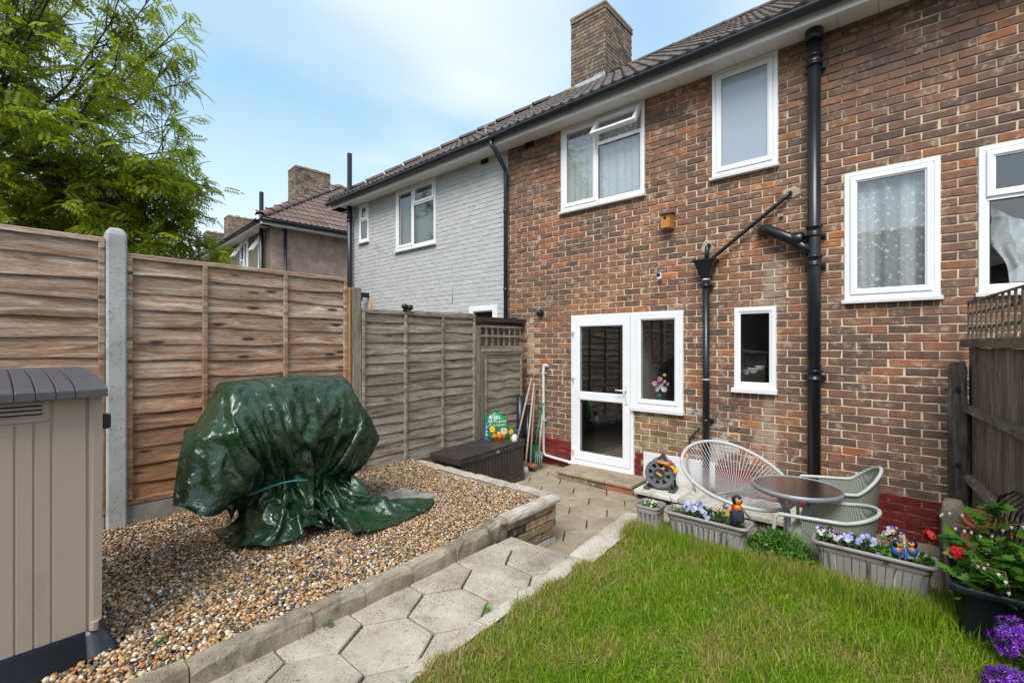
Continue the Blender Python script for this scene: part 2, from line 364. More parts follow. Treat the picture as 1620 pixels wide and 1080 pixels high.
M['net'] = lace_mat('net curtain', (.93,.94,.96), .82)
M['net_green'] = lace_mat('grey green blind', (.30,.38,.33), .8)

def wood_mat(name, cols, axis='y', knot=1., rough=.85, green=0., wet=None, gs=1.):
    m, t, b = nodes(name); st = {'y': (9,.9,9), 'z': (9,9,.9), 'x': (.9,9,9)}[axis]
    v = coords(t, tuple(s_*gs for s_ in st), 'pos'); w0 = coords(t, (1,1,1), 'pos', False)
    g = noi(t, v, 2.2, 8, .62, 1.1)
    c = ramp(t, g, [(.30+.38*i/(len(cols)-1), cc) for i, cc in enumerate(cols)]).outputs[0]
    fine = noi(t, coords(t, tuple(s_*6*gs for s_ in st), 'pos'), 3., 3, .6)
    c = mixc(t, 1., c, ramp(t, fine, [(.32, (.66,.66,.66)), (.55, (1.05,1.05,1.05))]).outputs[0], 'MULTIPLY')
    c = mixc(t, 1., c, mrange(t, rand01(t), 0, 1, .82, 1.16, False), 'MULTIPLY')
    kv = coords(t, {'y': (5.5,2.6,9), 'z': (9,9,2.6), 'x': (2.6,5.5,9)}[axis], 'pos')
    vo = nn(t, 'ShaderNodeTexVoronoi'); vo.inputs['Scale'].default_value = 1.; t.links.new(kv, vo.inputs['Vector'])
    c = mixc(t, mrange(t, vo.outputs['Distance'], .20, .08, 0, .92*knot), c, (.035,.022,.016))
    if wet:
        sp = nn(t, 'ShaderNodeSeparateXYZ'); t.links.new(nn(t, 'ShaderNodeNewGeometry').outputs['Position'], sp.inputs[0])
        a = nn(t, 'ShaderNodeMath', operation='ADD'); t.links.new(sp.outputs['Z'], a.inputs[0]); t.links.new(mrange(t, noi(t, w0, 2, 4), .3, .7, -.35, .35, False), a.inputs[1])
        f = mrange(t, a.outputs[0], wet[1], wet[0], 0, 1); c = mixc(t, mixc(t, 1., f, ramp(t, g, [(.35,(.25,.25,.25)), (.55,(1,1,1))]).outputs[0], 'MULTIPLY'), c, mixc(t, 1., c, wet[2], 'MULTIPLY'))
    if green: c = mixc(t, mrange(t, noi(t, w0, 2.6, 5, .6), .54, .74, 0, green), c, (.115,.135,.045))
    t.links.new(c, b.inputs['Base Color']); b.inputs['Roughness'].default_value = rough; b.inputs['Specular IOR Level'].default_value = .25
    bump(t, b, mixc(t, .5, g, fine), .5, .006); return m
M['slat_brown'] = wood_mat('weathered larch slat', [(.17,.092,.052), (.32,.20,.125), (.46,.335,.245), (.61,.52,.44)], 'y', 1., green=.12, wet=(.7, 2.1, (1.0,.64,.40)))
M['slat_grey'] = wood_mat('grey fence slat', [(.12,.092,.067), (.22,.175,.13), (.31,.262,.205), (.40,.355,.295)], 'y', .7, green=.40)
M['post_wood'] = wood_mat('grey brown post wood', [(.12,.10,.075), (.22,.19,.145), (.32,.285,.225)], 'z', .5, green=.3)
M['batten'] = wood_mat('orange treated batten', [(.34,.14,.035), (.52,.24,.065), (.6,.33,.12)], 'z', .5)
M['board_dark'] = wood_mat('dark feather edge board', [(.095,.062,.045), (.20,.145,.11), (.31,.25,.205)], 'z', .6)
M['rail_dark'] = wood_mat('weathered fence rail', [(.10,.075,.055), (.20,.15,.105), (.29,.225,.165)], 'y', .4)
M['oldpost'] = wood_mat('old split post', [(.04,.033,.028), (.10,.083,.070), (.18,.155,.135)], 'z', .7)
M['handle'] = wood_mat('wooden handle', [(.38,.27,.20), (.52,.40,.31)], 'z', .1)
M['birdbox'] = wood_mat('varnished pine', [(.42,.17,.03), (.60,.28,.06)], 'z', .4, rough=.5)
def conc_mat(name, cols, speck=.0, moss=0., scale=3., bs=90, bstr=.6, pits=False):
    m, t, b = nodes(name); v = coords(t, (1,1,1), 'pos'); w0 = coords(t, (1,1,1), 'pos', False)
    c = ramp(t, noi(t, v, scale, 6, .6), [(.3+.4*i/(len(cols)-1), cc) for i, cc in enumerate(cols)]).outputs[0]
    if speck:
        den = mrange(t, noi(t, w0, 5, 4, .6), .35, .65, .0, .075, False); a_ = nn(t, 'ShaderNodeMath', operation='ADD'); t.links.new(noi(t, w0, 85, 8, .75), a_.inputs[0]); t.links.new(den, a_.inputs[1])
        c = mixc(t, mrange(t, a_.outputs[0], .585, .67, 0, speck), c, (.07,.06,.048))
        c = mixc(t, mrange(t, noi(t, w0, 110, 6, .7), .42, .34, 0, speck*.7), c, (.66,.60,.5))
        c = mixc(t, mrange(t, noi(t, w0, 9, 7, .7), .50, .68, 0, .45), c, (.20,.165,.12))
    if pits:
        vo = nn(t, 'ShaderNodeTexVoronoi'); vo.inputs['Scale'].default_value = 38; t.links.new(w0, vo.inputs['Vector'])
        c = mixc(t, mrange(t, vo.outputs['Distance'], .17, .11, 0, .9), c, (.03,.03,.03))
    if moss: c = mixc(t, mrange(t, noi(t, w0, 3.1, 6, .62), .50, .68, 0, moss), c, (.075,.065,.035))
    t.links.new(c, b.inputs['Base Color']); b.inputs['Roughness'].default_value = .93; b.inputs['Specular IOR Level'].default_value = .2
    bump(t, b, noi(t, w0, bs, 6, .7), bstr, .005); return m
M['slab'] = conc_mat('aggregate hexagon slab', [(.31,.255,.19), (.43,.365,.285), (.54,.47,.375)], .9, .30)
M['slab_patio'] = conc_mat('sandy patio slab', [(.26,.20,.135), (.34,.27,.19), (.41,.34,.245)], .25, .35)
M['kerb'] = conc_mat('old sandstone kerb', [(.17,.125,.085), (.33,.265,.195), (.46,.39,.31)], .6, .75, scale=5., bs=55, bstr=1.)
M['kerb_pale'] = conc_mat('pale concrete edging', [(.36,.29,.22), (.50,.43,.35), (.58,.52,.44)], .35, .3)
M['concrete'] = conc_mat('concrete post', [(.36,.355,.35), (.45,.445,.435), (.52,.51,.50)], .12, .0, pits=True)
M['gboard'] = conc_mat('concrete gravel board', [(.26,.25,.22), (.35,.33,.29)], .1, .5)
M['ledge'] = conc_mat('flaking white ledge', [(.36,.30,.22), (.60,.56,.48), (.70,.68,.62)], .2, .35)
M['whiteboard'] = mat('white painted render', [(.70,.69,.68), (.78,.77,.76)], .6, 3, bs=40, bstr=.2)
M['soil'] = mat('dark soil', [(.020,.014,.010), (.05,.036,.025)], .95, 25, bs=60, bstr=1., bdist=.02)
M['earth'] = mat('brown earth', [(.05,.036,.024), (.10,.075,.05), (.16,.13,.09)], .95, 12, bs=70, bstr=1., bdist=.01)
M['turf'] = mat('turf base', [(.040,.055,.012), (.075,.08,.022), (.12,.095,.04)], .95, 14, bs=60, bstr=1., bdist=.01)
def leafmat(name, c1, c2, c3=None, tr=.35, rough=.45, pos=2.2):
    m, t, b = nodes(name); r = rand01(t)
    c = ramp(t, r, [(0, c1), (.6, c2), (1, c3 or c2)]).outputs[0]
    w0 = coords(t, (1,1,1), 'pos', False); c = mixc(t, 1., c, mrange(t, noi(t, w0, pos, 3), .3, .7, .72, 1.25), 'MULTIPLY')
    t.links.new(c, b.inputs['Base Color']); b.inputs['Roughness'].default_value = rough; b.inputs['Specular IOR Level'].default_value = .35
    tl = nn(t, 'ShaderNodeBsdfTranslucent'); t.links.new(c, tl.inputs[0]); mi = nn(t, 'ShaderNodeMixShader'); mi.inputs[0].default_value = tr
    t.links.new(b.outputs[0], mi.inputs[1]); t.links.new(tl.outputs[0], mi.inputs[2]); t.links.new(mi.outputs[0], t.nodes['Material Output'].inputs[0]); return m
M['treeleaf'] = leafmat('tree leaf', (.19,.27,.010), (.31,.40,.014), (.50,.54,.03), .55, pos=.9)
M['leaf'] = leafmat('garden leaf', (.05,.15,.015), (.09,.24,.02), (.15,.33,.03), .35)
M['leaf_dk'] = leafmat('deep green leaf', (.020,.075,.016), (.035,.12,.018), (.06,.17,.02), .25)
M['petal_lil'] = leafmat('lilac petal', (.42,.40,.78), (.52,.52,.85), (.72,.72,.92), .3)
M['petal_pur'] = leafmat('dark purple petal', (.05,.015,.13), (.10,.02,.22), (.14,.04,.3), .2)
M['petal_vio'] = leafmat('violet petal', (.13,.012,.36), (.22,.03,.48), (.42,.14,.68), .25, pos=14)
M['petal_red'] = leafmat('red petal', (.45,.008,.008), (.6,.012,.01), (.7,.02,.015), .3)
M['petal_wht'] = leafmat('white petal', (.75,.72,.70), (.85,.8,.8), (.8,.6,.65), .3)
M['petal_yel'] = leafmat('yellow petal', (.75,.50,.03), (.8,.6,.05), (.85,.7,.2), .3)
M['petal_pnk'] = leafmat('pink petal', (.7,.2,.35), (.75,.3,.42), (.8,.5,.6), .3)
M['stem'] = mat('reddish stem', [(.16,.07,.03), (.28,.16,.05)], .7, bstr=0)
M['stem_g'] = mat('green stem', [(.07,.12,.02), (.14,.2,.04)], .7, bstr=0)
M['bark'] = mat('grey bark', [(.035,.032,.026), (.075,.068,.055), (.13,.12,.10)], .9, 10, bs=40, bstr=.8)
def plast(name, c, rough=.4, **k): return mat(name, c, rough, bs=120, bstr=.06, **k)
M['shed_beige'] = mat('beige resin panel', [(.37,.285,.225), (.395,.305,.245)], .5, 2, (1,1,.12), bs=200, bstr=.12, bdist=.001, dirt=((.24,.18,.13), 4, .56, .4))
M['shed_lid'] = mat('grey resin lid', [(.062,.056,.064), (.085,.077,.086)], .42, 3, bs=150, bstr=.12)
M['shed_base'] = mat('dark blue grey base', [(.014,.020,.030), (.022,.030,.042)], .38, 3, bs=90, bstr=.15, dirt=((.10,.085,.065), 6, .58, .5))
M['trough'] = mat('stone grey plastic', [(.27,.24,.225), (.32,.29,.275)], .42, 3, bs=150, bstr=.08, dirt=((.16,.13,.10), 9, .62, .4))
M['pot_black'] = mat('navy black plastic', [(.010,.013,.020), (.018,.022,.032)], .35, bs=90, bstr=.1)
M['boxbrown'] = mat('dark brown resin', [(.030,.022,.019), (.042,.032,.028), (.060,.047,.041)], .45, 6, (1,1,1), bs=60, bstr=.3)
M['whiteplast'] = plast('white plastic', (.72,.72,.71), .35)
M['greymetal'] = plast('light grey steel', (.28,.29,.30), .4, metal=.2)
M['cord'] = plast('grey plastic cord', (.47,.44,.44), .5)
M['hoopgrey'] = plast('pale grey enamel', (.50,.48,.47), .4)
M['tablemetal'] = plast('blue grey steel', (.20,.23,.25), .4)
M['rattanrail'] = plast('sage grey rail', (.47,.48,.43), .45)
def weave_mat():
    m, t, b = nodes('sage woven rattan'); v = coords(t, (1,1,1), 'pos', False)
    ch = nn(t, 'ShaderNodeTexWave', bands_direction='Z'); ch.inputs['Scale'].default_value = 60; ch.inputs['Distortion'].default_value = 1.5; t.links.new(v, ch.inputs['Vector'])
    vx = coords(t, (1,1,0), 'pos', False); cx = nn(t, 'ShaderNodeTexWave', bands_direction='DIAGONAL'); cx.inputs['Scale'].default_value = 62; t.links.new(vx, cx.inputs['Vector'])
    h = mixc(t, 1., ch.outputs[0], cx.outputs[0], 'MULTIPLY')
    c = mixc(t, mrange(t, h, .05, .45), (.17,.18,.14), (.44,.46,.39)); t.links.new(c, b.inputs['Base Color']); b.inputs['Roughness'].default_value = .55
    bump(t, b, h, .8, .004); return m
M['weave'] = weave_mat()
M['tglass'] = glass_mat('smoked table glass', (.42,.37,.34), 2.4, .22)
M['reel_grey'] = plast('mid grey plastic', (.145,.15,.165), .45)
M['reel_dark'] = plast('charcoal plastic', (.045,.048,.060), .45)
M['yellow'] = plast('yellow plastic', (.75,.38,.015), .4)
M['orange'] = plast('orange plastic', (.70,.20,.015), .4)
M['redpl'] = plast('red plastic', (.55,.012,.012), .35)
M['hose'] = plast('grey hose', (.20,.20,.20), .5)
M['greenpl'] = plast('green plastic', (.012,.13,.075), .4)
M['tealcord'] = plast('teal cord', (.03,.30,.30), .6)
M['bluepl'] = plast('blue plastic', (.02,.12,.45), .4)
M['terracotta'] = mat('terracotta', [(.30,.085,.045), (.42,.13,.07)], .85, 9, bs=90, bstr=.3)
M['wire'] = plast('black wire', (.012,.012,.012), .5)
M['solar'] = mat('solar panel', (.012,.016,.03), .12, bstr=0)

# ================================================================ ground
def plane_mb(x0, x1, y0, y1, z, n=1):
    mb = MB(); vs = []; fs = []
    for j in range(n+1):
        for i in range(n+1): vs.append((x0+(x1-x0)*i/n, y0+(y1-y0)*j/n, z))
    for j in range(n):
        for i in range(n): a = j*(n+1)+i; fs.append((a, a+1, a+n+2, a+n+1))
    return mb.add(vs, fs)
tag(plane_mb(-600, 600, -600, 600, -.06).build('ground', M['earth']), kind='structure')

# ================================================================ brickwork
def brick_variant(seed, l=.215, h=.065, d=.030, ch=.0035, rough=.0028):
    r = random.Random(seed); hl, hh = l/2, h/2; n = []
    pts = [(-hl,-hh), (-hl/3,-hh), (hl/3,-hh), (hl,-hh), (hl,hh), (hl/3,hh), (-hl/3,hh), (-hl,hh)]
    o = [(x+r.uniform(-1,1)*rough*1.3, z+r.uniform(-1,1)*rough) for x, z in pts]
    f = [(x*(1-ch/hl)+r.uniform(-1,1)*.001, z*(1-ch/hh)+r.uniform(-1,1)*.001) for x, z in o]
    fy = [r.uniform(-.0015,.0015) for _ in f]
    V = [(x, fy[i], z) for i, (x, z) in enumerate(f)]+[(x, ch*1.2, z) for x, z in o]+[(x, d, z) for x, z in o]
    F = [(0,1,6),(0,6,7),(1,2,5),(1,5,6),(2,3,4),(2,4,5)]
    for k in (0, 8):
        for i in range(8):
            j = (i+1) % 8; F += [(k+i, k+j, k+8+j)[::-1], (k+i, k+8+j, k+8+i)[::-1]]
    return np.array(V), np.array(F)
VARS = [brick_variant(s) for s in range(10)]
VMESH = [npmesh('brick_%d' % i, v, f, [M['brick']]) for i, (v, f) in enumerate(VARS)]
VARS2 = [brick_variant(s, d=.02, ch=.006, rough=.002) for s in range(40, 46)]

def lay_bricks(rect, openings, matfn, narrow=(), phase=0.006, c=.075, L=.225, z_off=0., seed=1):
    """list of (xc, zc, sx, sz, mat) that cover rect in stretcher bond, cut round the openings"""
    r = random.Random(seed); x0, x1, z0, z1 = rect; out_ = []; k = int(round((z0-z_off)/c))
    while k*c+z_off < z1-.01:
        za, zb = k*c+z_off, min((k+1)*c+z_off, z1)
        xs = []; off = phase + (L/2 if k % 2 else 0)
        i = math.floor((x0-off)/L); x = off+i*L
        drift = 0
        segs = []
        while x < x1:
            a, b = max(x, x0), min(x+L, x1)
            if b-a > .02: segs.append((a, b))
            x += L
        for (na, nb, nz) in narrow:
            if za-.01 <= nz < zb-.005:
                segs = [s for s in segs if s[1] <= na or s[0] >= nb or True]
                new = []
                for a, b in segs:
                    if b <= na or a >= nb: new.append((a, b))
                    else:
                        if a < na-.02: new.append((a, na))
                        if b > nb+.02: new.append((nb, b))
                q = na
                while q < nb-.02: new.append((q, min(q+.0775, nb))); q += .0775
                segs = new
        for a, b in segs:
            pcs = [(a, b, za, zb)]
            for (oa, ob, oc, od) in openings:
                nw = []
                for (a1, b1, c1, d1) in pcs:
                    if b1 <= oa or a1 >= ob or d1 <= oc or c1 >= od: nw.append((a1, b1, c1, d1)); continue
                    if a1 < oa-.015: nw.append((a1, oa, c1, d1))
                    if b1 > ob+.015: nw.append((ob, b1, c1, d1))
                    a2, b2 = max(a1, oa), min(b1, ob)
                    if c1 < oc-.022: nw.append((a2, b2, c1, oc))
                    if d1 > od+.022: nw.append((a2, b2, od, d1))
                pcs = nw
            for (a1, b1, c1, d1) in pcs:
                if b1-a1 < .022 or d1-c1 < .02: continue
                out_.append(((a1+b1)/2+r.uniform(-.002,.002), (c1+d1)/2, max(.012, b1-a1-.0125)/.215, max(.012, d1-c1-.0125)/.065, matfn((a1+b1)/2, (c1+d1)/2, r)))
        k += 1
    return out_
def T_id(x, y, z): return (x, y, z)
def place_bricks(lst, parent, y, limit=300, variants=VARS, meshes=VMESH, origin=(0,0), rotz=0., name='brick', seed=3, proud=.0018, mlist=None, stuffname='brickwork'):
    """the pieces that show largest become objects that share mesh data, the rest one joined part"""
    r = random.Random(seed); cz, sz = math.cos(rotz), math.sin(rotz); rec = []
    for (xc, zc, sx, sz_, mk) in lst:
        wx, wy = origin[0]+xc*cz-y*sz, origin[1]+xc*sz+y*cz
        a, b, Z = pxof(wx, wy, zc)
        vis = Z > .3 and -60 < a < 1680 and -60 < b < 1140
        rec.append(((sx*.215*735/max(Z,.3)*sz_) if vis else 0, wx, wy, zc, sx, sz_, mk))
    rec.sort(key=lambda q: -q[0])
    for q in rec[:limit]:
        i = r.randrange(len(meshes)); o = obj(name, meshes[i], parent)
        pr = r.uniform(-proud, proud); fl = r.random() < .5
        o.location = (q[1]-pr*sz*0, q[2]+pr, q[3]); o.rotation_euler = (0, r.uniform(-.006,.006), rotz)
        o.scale = (q[4], 1, q[5])
        o.material_slots[0].link = 'OBJECT'; o.material_slots[0].material = M[q[6]]
    rest = rec[limit:]
    if rest:
        keys = sorted(set(q[6] for q in rest)); Vs = []; Fs = []; Ms = []; o0 = 0
        for q in rest:
            V, F = variants[r.randrange(len(variants))]
            v = V*np.array([q[4], 1, q[5]]); v = v+np.array([0, r.uniform(-proud, proud), 0])
            v2 = np.empty_like(v); v2[:,0] = q[1]+v[:,0]*cz-v[:,1]*sz; v2[:,1] = q[2]+v[:,0]*sz+v[:,1]*cz; v2[:,2] = q[3]+v[:,2]
            Vs.append(v2); Fs.append(F+o0); o0 += len(V); Ms += [keys.index(q[6])]*len(F)
        tag(obj(stuffname, npmesh(stuffname, np.concatenate(Vs), np.concatenate(Fs), [M[k] for k in keys], Ms), parent), kind='stuff')

def wall_sheet(x0, x1, z0, z1, openings, y, deep=.10, T=None, mi=0):
    """a wall face at y with holes and reveals going in by `deep`"""
    xs = sorted({x0, x1, *[v for o in openings for v in o[:2] if x0 < v < x1]}); zs = sorted({z0, z1, *[v for o in openings for v in o[2:] if z0 < v < z1]})
    mb = MB()
    for i in range(len(xs)-1):
        for j in range(len(zs)-1):
            cx, cz = (xs[i]+xs[i+1])/2, (zs[j]+zs[j+1])/2
            if any(a < cx < b and c < cz < d for a, b, c, d in openings): continue
            mb.add([(xs[i], y, zs[j]), (xs[i+1], y, zs[j]), (xs[i+1], y, zs[j+1]), (xs[i], y, zs[j+1])], [(0,1,2,3)], False, mi)
    for a, b, c, d in openings:
        mb.add([(a,y,c),(a,y+deep,c),(a,y+deep,d),(a,y,d)], [(0,1,2,3)], False, mi); mb.add([(b,y,c),(b,y,d),(b,y+deep,d),(b,y+deep,c)], [(0,1,2,3)], False, mi)
        mb.add([(a,y,c),(b,y,c),(b,y+deep,c),(a,y+deep,c)], [(0,1,2,3)], False, mi); mb.add([(a,y,d),(a,y+deep,d),(b,y+deep,d),(b,y,d)], [(0,1,2,3)], False, mi)
    return mb
def rooms(x0, x1, y0, depth, floors, parts=()):
    """inside faces of the rooms behind the wall: floors = [(z0, z1)], parts = x of the dividing walls"""
    mb = MB(); xs = [x0, *parts, x1]
    for z0, z1 in floors:
        for i in range(len(xs)-1):
            a, b = xs[i]+.03, xs[i+1]-.03; c, d = y0, y0+depth
            mb.add([(a,c,z0),(b,c,z0),(b,d,z0),(a,d,z0)], [(0,1,2,3)], False, 1)
            mb.add([(a,c,z1),(b,c,z1),(b,d,z1),(a,d,z1)], [(3,2,1,0)])
            mb.add([(a,d,z0),(b,d,z0),(b,d,z1),(a,d,z1)], [(0,1,2,3)]); mb.add([(a,c,z0),(a,d,z0),(a,d,z1),(a,c,z1)], [(0,1,2,3)]); mb.add([(b,c,z0),(b,d,z0),(b,d,z1),(b,c,z1)], [(3,2,1,0)])
    return mb
FR = [(0,.030),(0,-.012),(.004,-.016),(.034,-.016),(.040,-.010),(.050,-.006),(.050,.04)]
SASH = [(0,.03),(0,-.022),(.004,-.026),(.036,-.026),(.046,-.016),(.052,-.014),(.052,.035)]
def pane_mb(x0, x1, z0, z1, y):
    return MB().box(x0, x1, y, y+.018, z0, z1)
def window(house, x0, x1, z0, z1, y, lights, sill=True, wname='window', T=None, sillh=.035, glass='glass', head=0.):
    """lights = [(x0, x1, z0, z1, kind)] in fractions; kind: f fixed, s opening sash"""
    f = MB().rframe(x0, x1, z0, z1, [(i, y+d) for i, d in FR]); zb = z0
    W, H = x1-x0, z1-z0
    outs = []
    for (a, b, c, d, kind, gm) in lights:
        outs.append((x0+.040+(W-.08)*a, x0+.040+(W-.08)*b, z0+.040+(H-.08)*c, z0+.040+(H-.08)*d, kind, gm))
    for (a, b, c, d, kind, gm) in lights:            # mullions and transoms
        if 0 < a: xm = x0+.040+(W-.08)*a; f.box(xm-.022, xm+.022, y-.013, y+.028, z0+.05+(H-.1)*c+.002, z0+.05+(H-.1)*d-.002)
        if 0 < c: zm = z0+.040+(H-.08)*c; f.box(x0+.05+(W-.1)*a+.024*(a>0), x0+.05+(W-.1)*b-.024*(b<1), y-.011, y+.027, zm-.022, zm+.022)
    if T: f.xf(T)
    win = f.build(wname, M['upvc'], house)
    for (a, b, c, d, kind, gm) in outs:
        if kind == 's':
            s = MB().rframe(a+.006, b-.006, c+.006, d-.006, [(i, y+q) for i, q in SASH]); i_ = .052
            if T: s.xf(T)
            s.build('sash', M['upvc'], win)
        elif kind == 'f':
            i_ = .022
            s = MB().rframe(a+.004, b-.004, c+.004, d-.004, [(0, y+.02), (0, y-.010), (.018, y-.004), (.018, y+.02)])
            if T: s.xf(T)
            s.build('glazing_bead', M['upvc'], win)
        if kind in 'sf':
            g = MB().rframe(a+i_, b-i_, c+i_, d-i_, [(0, y-.001), (.007, y-.001), (.007, y+.01)])
            if T: g.xf(T)
            g.build('gasket', M['gasket'], win)
            p = pane_mb(a+i_+.004, b-i_-.004, c+i_+.004, d-i_-.004, y+.006)
            if T: p.xf(T)
            p.build('pane', M[gm or glass], win)
    if sill:
        s = MB().loft([[(x, y-.058, z0-sillh), (x, y-.062, z0-.010), (x, y-.016, z0-.001), (x, y+.05, z0-.001), (x, y+.05, z0-sillh)] for x in (x0-.018, x1+.018)], True, False, 0, True)
        if T: s.xf(T)
        s.build('sill', M['upvc'], win)
    return win
def curtain(win, x0, x1, z0, z1, y, m, amp=.018, wl=.07, name='curtain', gather=None, T=None, seed=0):
    r = random.Random(seed); mb = MB(); n = max(12, int((x1-x0)/wl*8)); ph = [r.uniform(0, 6.3) for _ in range(3)]; rows = []
    for zz in np.linspace(z0, z1, 8):
        t = (zz-z0)/(z1-z0); row = []
        for i in range(n+1):
            x = x0+(x1-x0)*i/n; q = x/wl*2*math.pi
            row.append((x, y+amp*(math.sin(q+ph[0]+.6*math.sin(q*.31+ph[1]))+.5*math.sin(q*.53+ph[2]))*(1-.25*t), zz))
        rows.append(row)
    mb.loft(rows, False, True)
    if T: mb.xf(T)
    return mb.build(name, M[m], win)

# ================================================================ the brick house
PX, HX1 = -4.78, 3.2                # party line, right end (outside the picture)
house = thing('brick_house', (-1., WALL, 0), 'brown brick terraced house with white windows and black pipes, nearest and right of the picture', 'house')
def F2(a, b): return (ux(a, WALL), ux(b, WALL))
w1 = (*F2(888, 1020), 3.545, 4.688); w2 = (*F2(1127, 1231), 3.54, 4.688); w3 = (*F2(1336, 1488), 2.115, 3.29)
w4x = ux(1548, WALL); w4 = (w4x, w4x+1.25, 2.12, 3.292); w5 = (*F2(1162, 1228), 1.245, 2.088)
dr = (*F2(904.5, 1003), .112, 2.095); sw = (ux(1003, WALL), ux(1081, WALL), .94, 2.095)
OP = [w1, w2, w3, w4, w5, dr, sw]
def ext(o, s=.034, b=0): return (o[0], o[1], o[2]-s, o[3]) if not b else o
OPB = [ext(w1), ext(w2), ext(w3), ext(w4), ext(w5, .034), dr, ext(sw)]
yx0, yx1 = ux(1006, WALL), ux(1108, WALL); ox0, ox1 = ux(831, WALL), ux(851, WALL); lx0, lx1 = ux(1085, WALL), ux(1160, WALL)
def bmat(x, z, r):
    if z < .375 and not (ux(1018, WALL) < x < ux(1128, WALL)): return 'brick_red'
    if yx0 < x < yx1 and z < .93: return 'brick_y' if r.random() < .75 else 'brick'
    if ox0 < x < ox1 and 1.30 < z < 2.05: return 'brick_or'
    if lx0 < x < lx1 and .35 < z < .95 and r.random() < .85: return 'brick_w'
    return 'brick'
nar = [(w3[0], w3[1], w3[2]-.075), (w5[0], w5[1], w5[2]-.08)]
bl = lay_bricks((PX+.012, HX1, 0, 4.69), OPB, bmat, nar)
place_bricks(bl, house, WALL-.002)
ws = wall_sheet(PX, HX1, -.05, 4.9, OPB, WALL+.007, .13)
ws.box(HX1, HX1+.2, WALL+.007, 11.6, -.05, 4.9); ws.box(PX-.10, PX+.03, WALL+.16, 11.6, -.05, 4.9); ws.box(PX+.03, HX1, 11.5, 11.6, -.05, 4.9)
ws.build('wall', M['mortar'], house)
MB().box(PX+.004, ux(904, WALL), WALL+.0035, WALL+.012, -.05, .372).box(ux(1005, WALL), ux(1019, WALL), WALL+.0035, WALL+.012, -.05, .372).box(ux(1129, WALL), HX1, WALL+.0035, WALL+.012, -.05, .372).build('red_painted_pointing', M['mortar_red'], house)
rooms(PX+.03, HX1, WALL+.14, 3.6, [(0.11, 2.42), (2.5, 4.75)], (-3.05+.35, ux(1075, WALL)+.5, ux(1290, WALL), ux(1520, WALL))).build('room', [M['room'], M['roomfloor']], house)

# windows
Wa = window(house, *w1, WALL, [(0, .46, 0, 1, 's', None), (.46, 1, 0, .70, 'f', None), (.46, 1, .70, 1, 'o', None)])
curtain(Wa, w1[0]+.04, w1[1]-.04, w1[2], w1[3]-.30, WALL+.055, 'net', .010, .11, 'net_curtain', seed=1)
curtain(Wa, w1[0]+.04, w1[1]-.04, w1[3]-.34, w1[3]-.02, WALL+.065, 'lace', .012, .08, 'net_curtain', seed=2)
# hopper window, hung at its head and pushed open
hx0, hx1 = w1[0]+.04+(w1[1]-w1[0]-.08)*.46+.005, w1[1]-.035; hz0, hz1 = w1[2]+.04+(w1[3]-w1[2]-.08)*.70+.01, w1[3]-.045
TH = Matrix.Translation((0, WALL-.02, hz1)) @ Matrix.Rotation(rad(-34), 4, 'X') @ Matrix.Translation((0, -(WALL-.02), -hz1))
hs = MB().rframe(hx0, hx1, hz0, hz1, [(i, WALL-.012+q) for i, q in [(0,.028),(0,-.022),(.004,-.026),(.04,-.026),(.05,-.016),(.05,.028),(0,.028)]]).xf(TH).build('open_hopper_sash', M['upvc'], Wa)
MB().box(hx0+.045, hx1-.045, WALL-.012, WALL+.006, hz0+.045, hz1-.045).xf(TH).build('hopper_pane', M['glass'], Wa)
Wb = window(house, *w2, WALL, [(0, 1, 0, 1, 's', 'frost')])
Wc = window(house, *w3, WALL, [(0, 1, 0, 1, 's', None)])
curtain(Wc, w3[0]+.03, w3[1]-.03, w3[2], w3[3], WALL+.060, 'lace', .018, .12, 'lace_curtain', seed=5)
curtain(Wc, w3[0]+.08, w3[0]+.22, w3[2], w3[3], WALL+.095, 'net', .012, .06, 'lace_curtain', seed=6)
curtain(Wc, w3[0]+.40, w3[0]+.50, w3[2], w3[3], WALL+.095, 'net', .012, .06, 'lace_curtain', seed=7)
Wd = window(house, *w4, WALL, [(0, .5, 0, .655, 'f', None), (0, .5, .655, 1, 's', None), (.5, 1, 0, .655, 'f', None), (.5, 1, .655, 1, 's', None)])
# swagged curtain tied back behind the right window
sg = MB(); rows = []
for j in range(14):
    t = j/13; zt = w4[3]-.45-.65*t; row = []
    for i in range(40):
        u = i/39; x = w4[0]+.06+(.62-.30*t**1.5)*u+.02*math.sin(j*.8); row.append((x+.14*t*t, WALL+.085+.02*math.sin(u*38+j*.5)*(1-.3*t), zt-.16*math.sin(u*math.pi)*(1-t)-.12*u*(1-u)))
    rows.append(row)
sg.loft(rows, False, True).build('swagged_curtain', M['net'], Wd)
We = window(house, *w5, WALL, [(0, 1, 0, 1, 'f', 'glass_low')], sillh=.05)
Wf = window(house, *sw, WALL, [(0, 1, 0, 1, 's', 'glass_low')], wname='side_window', sillh=.05)

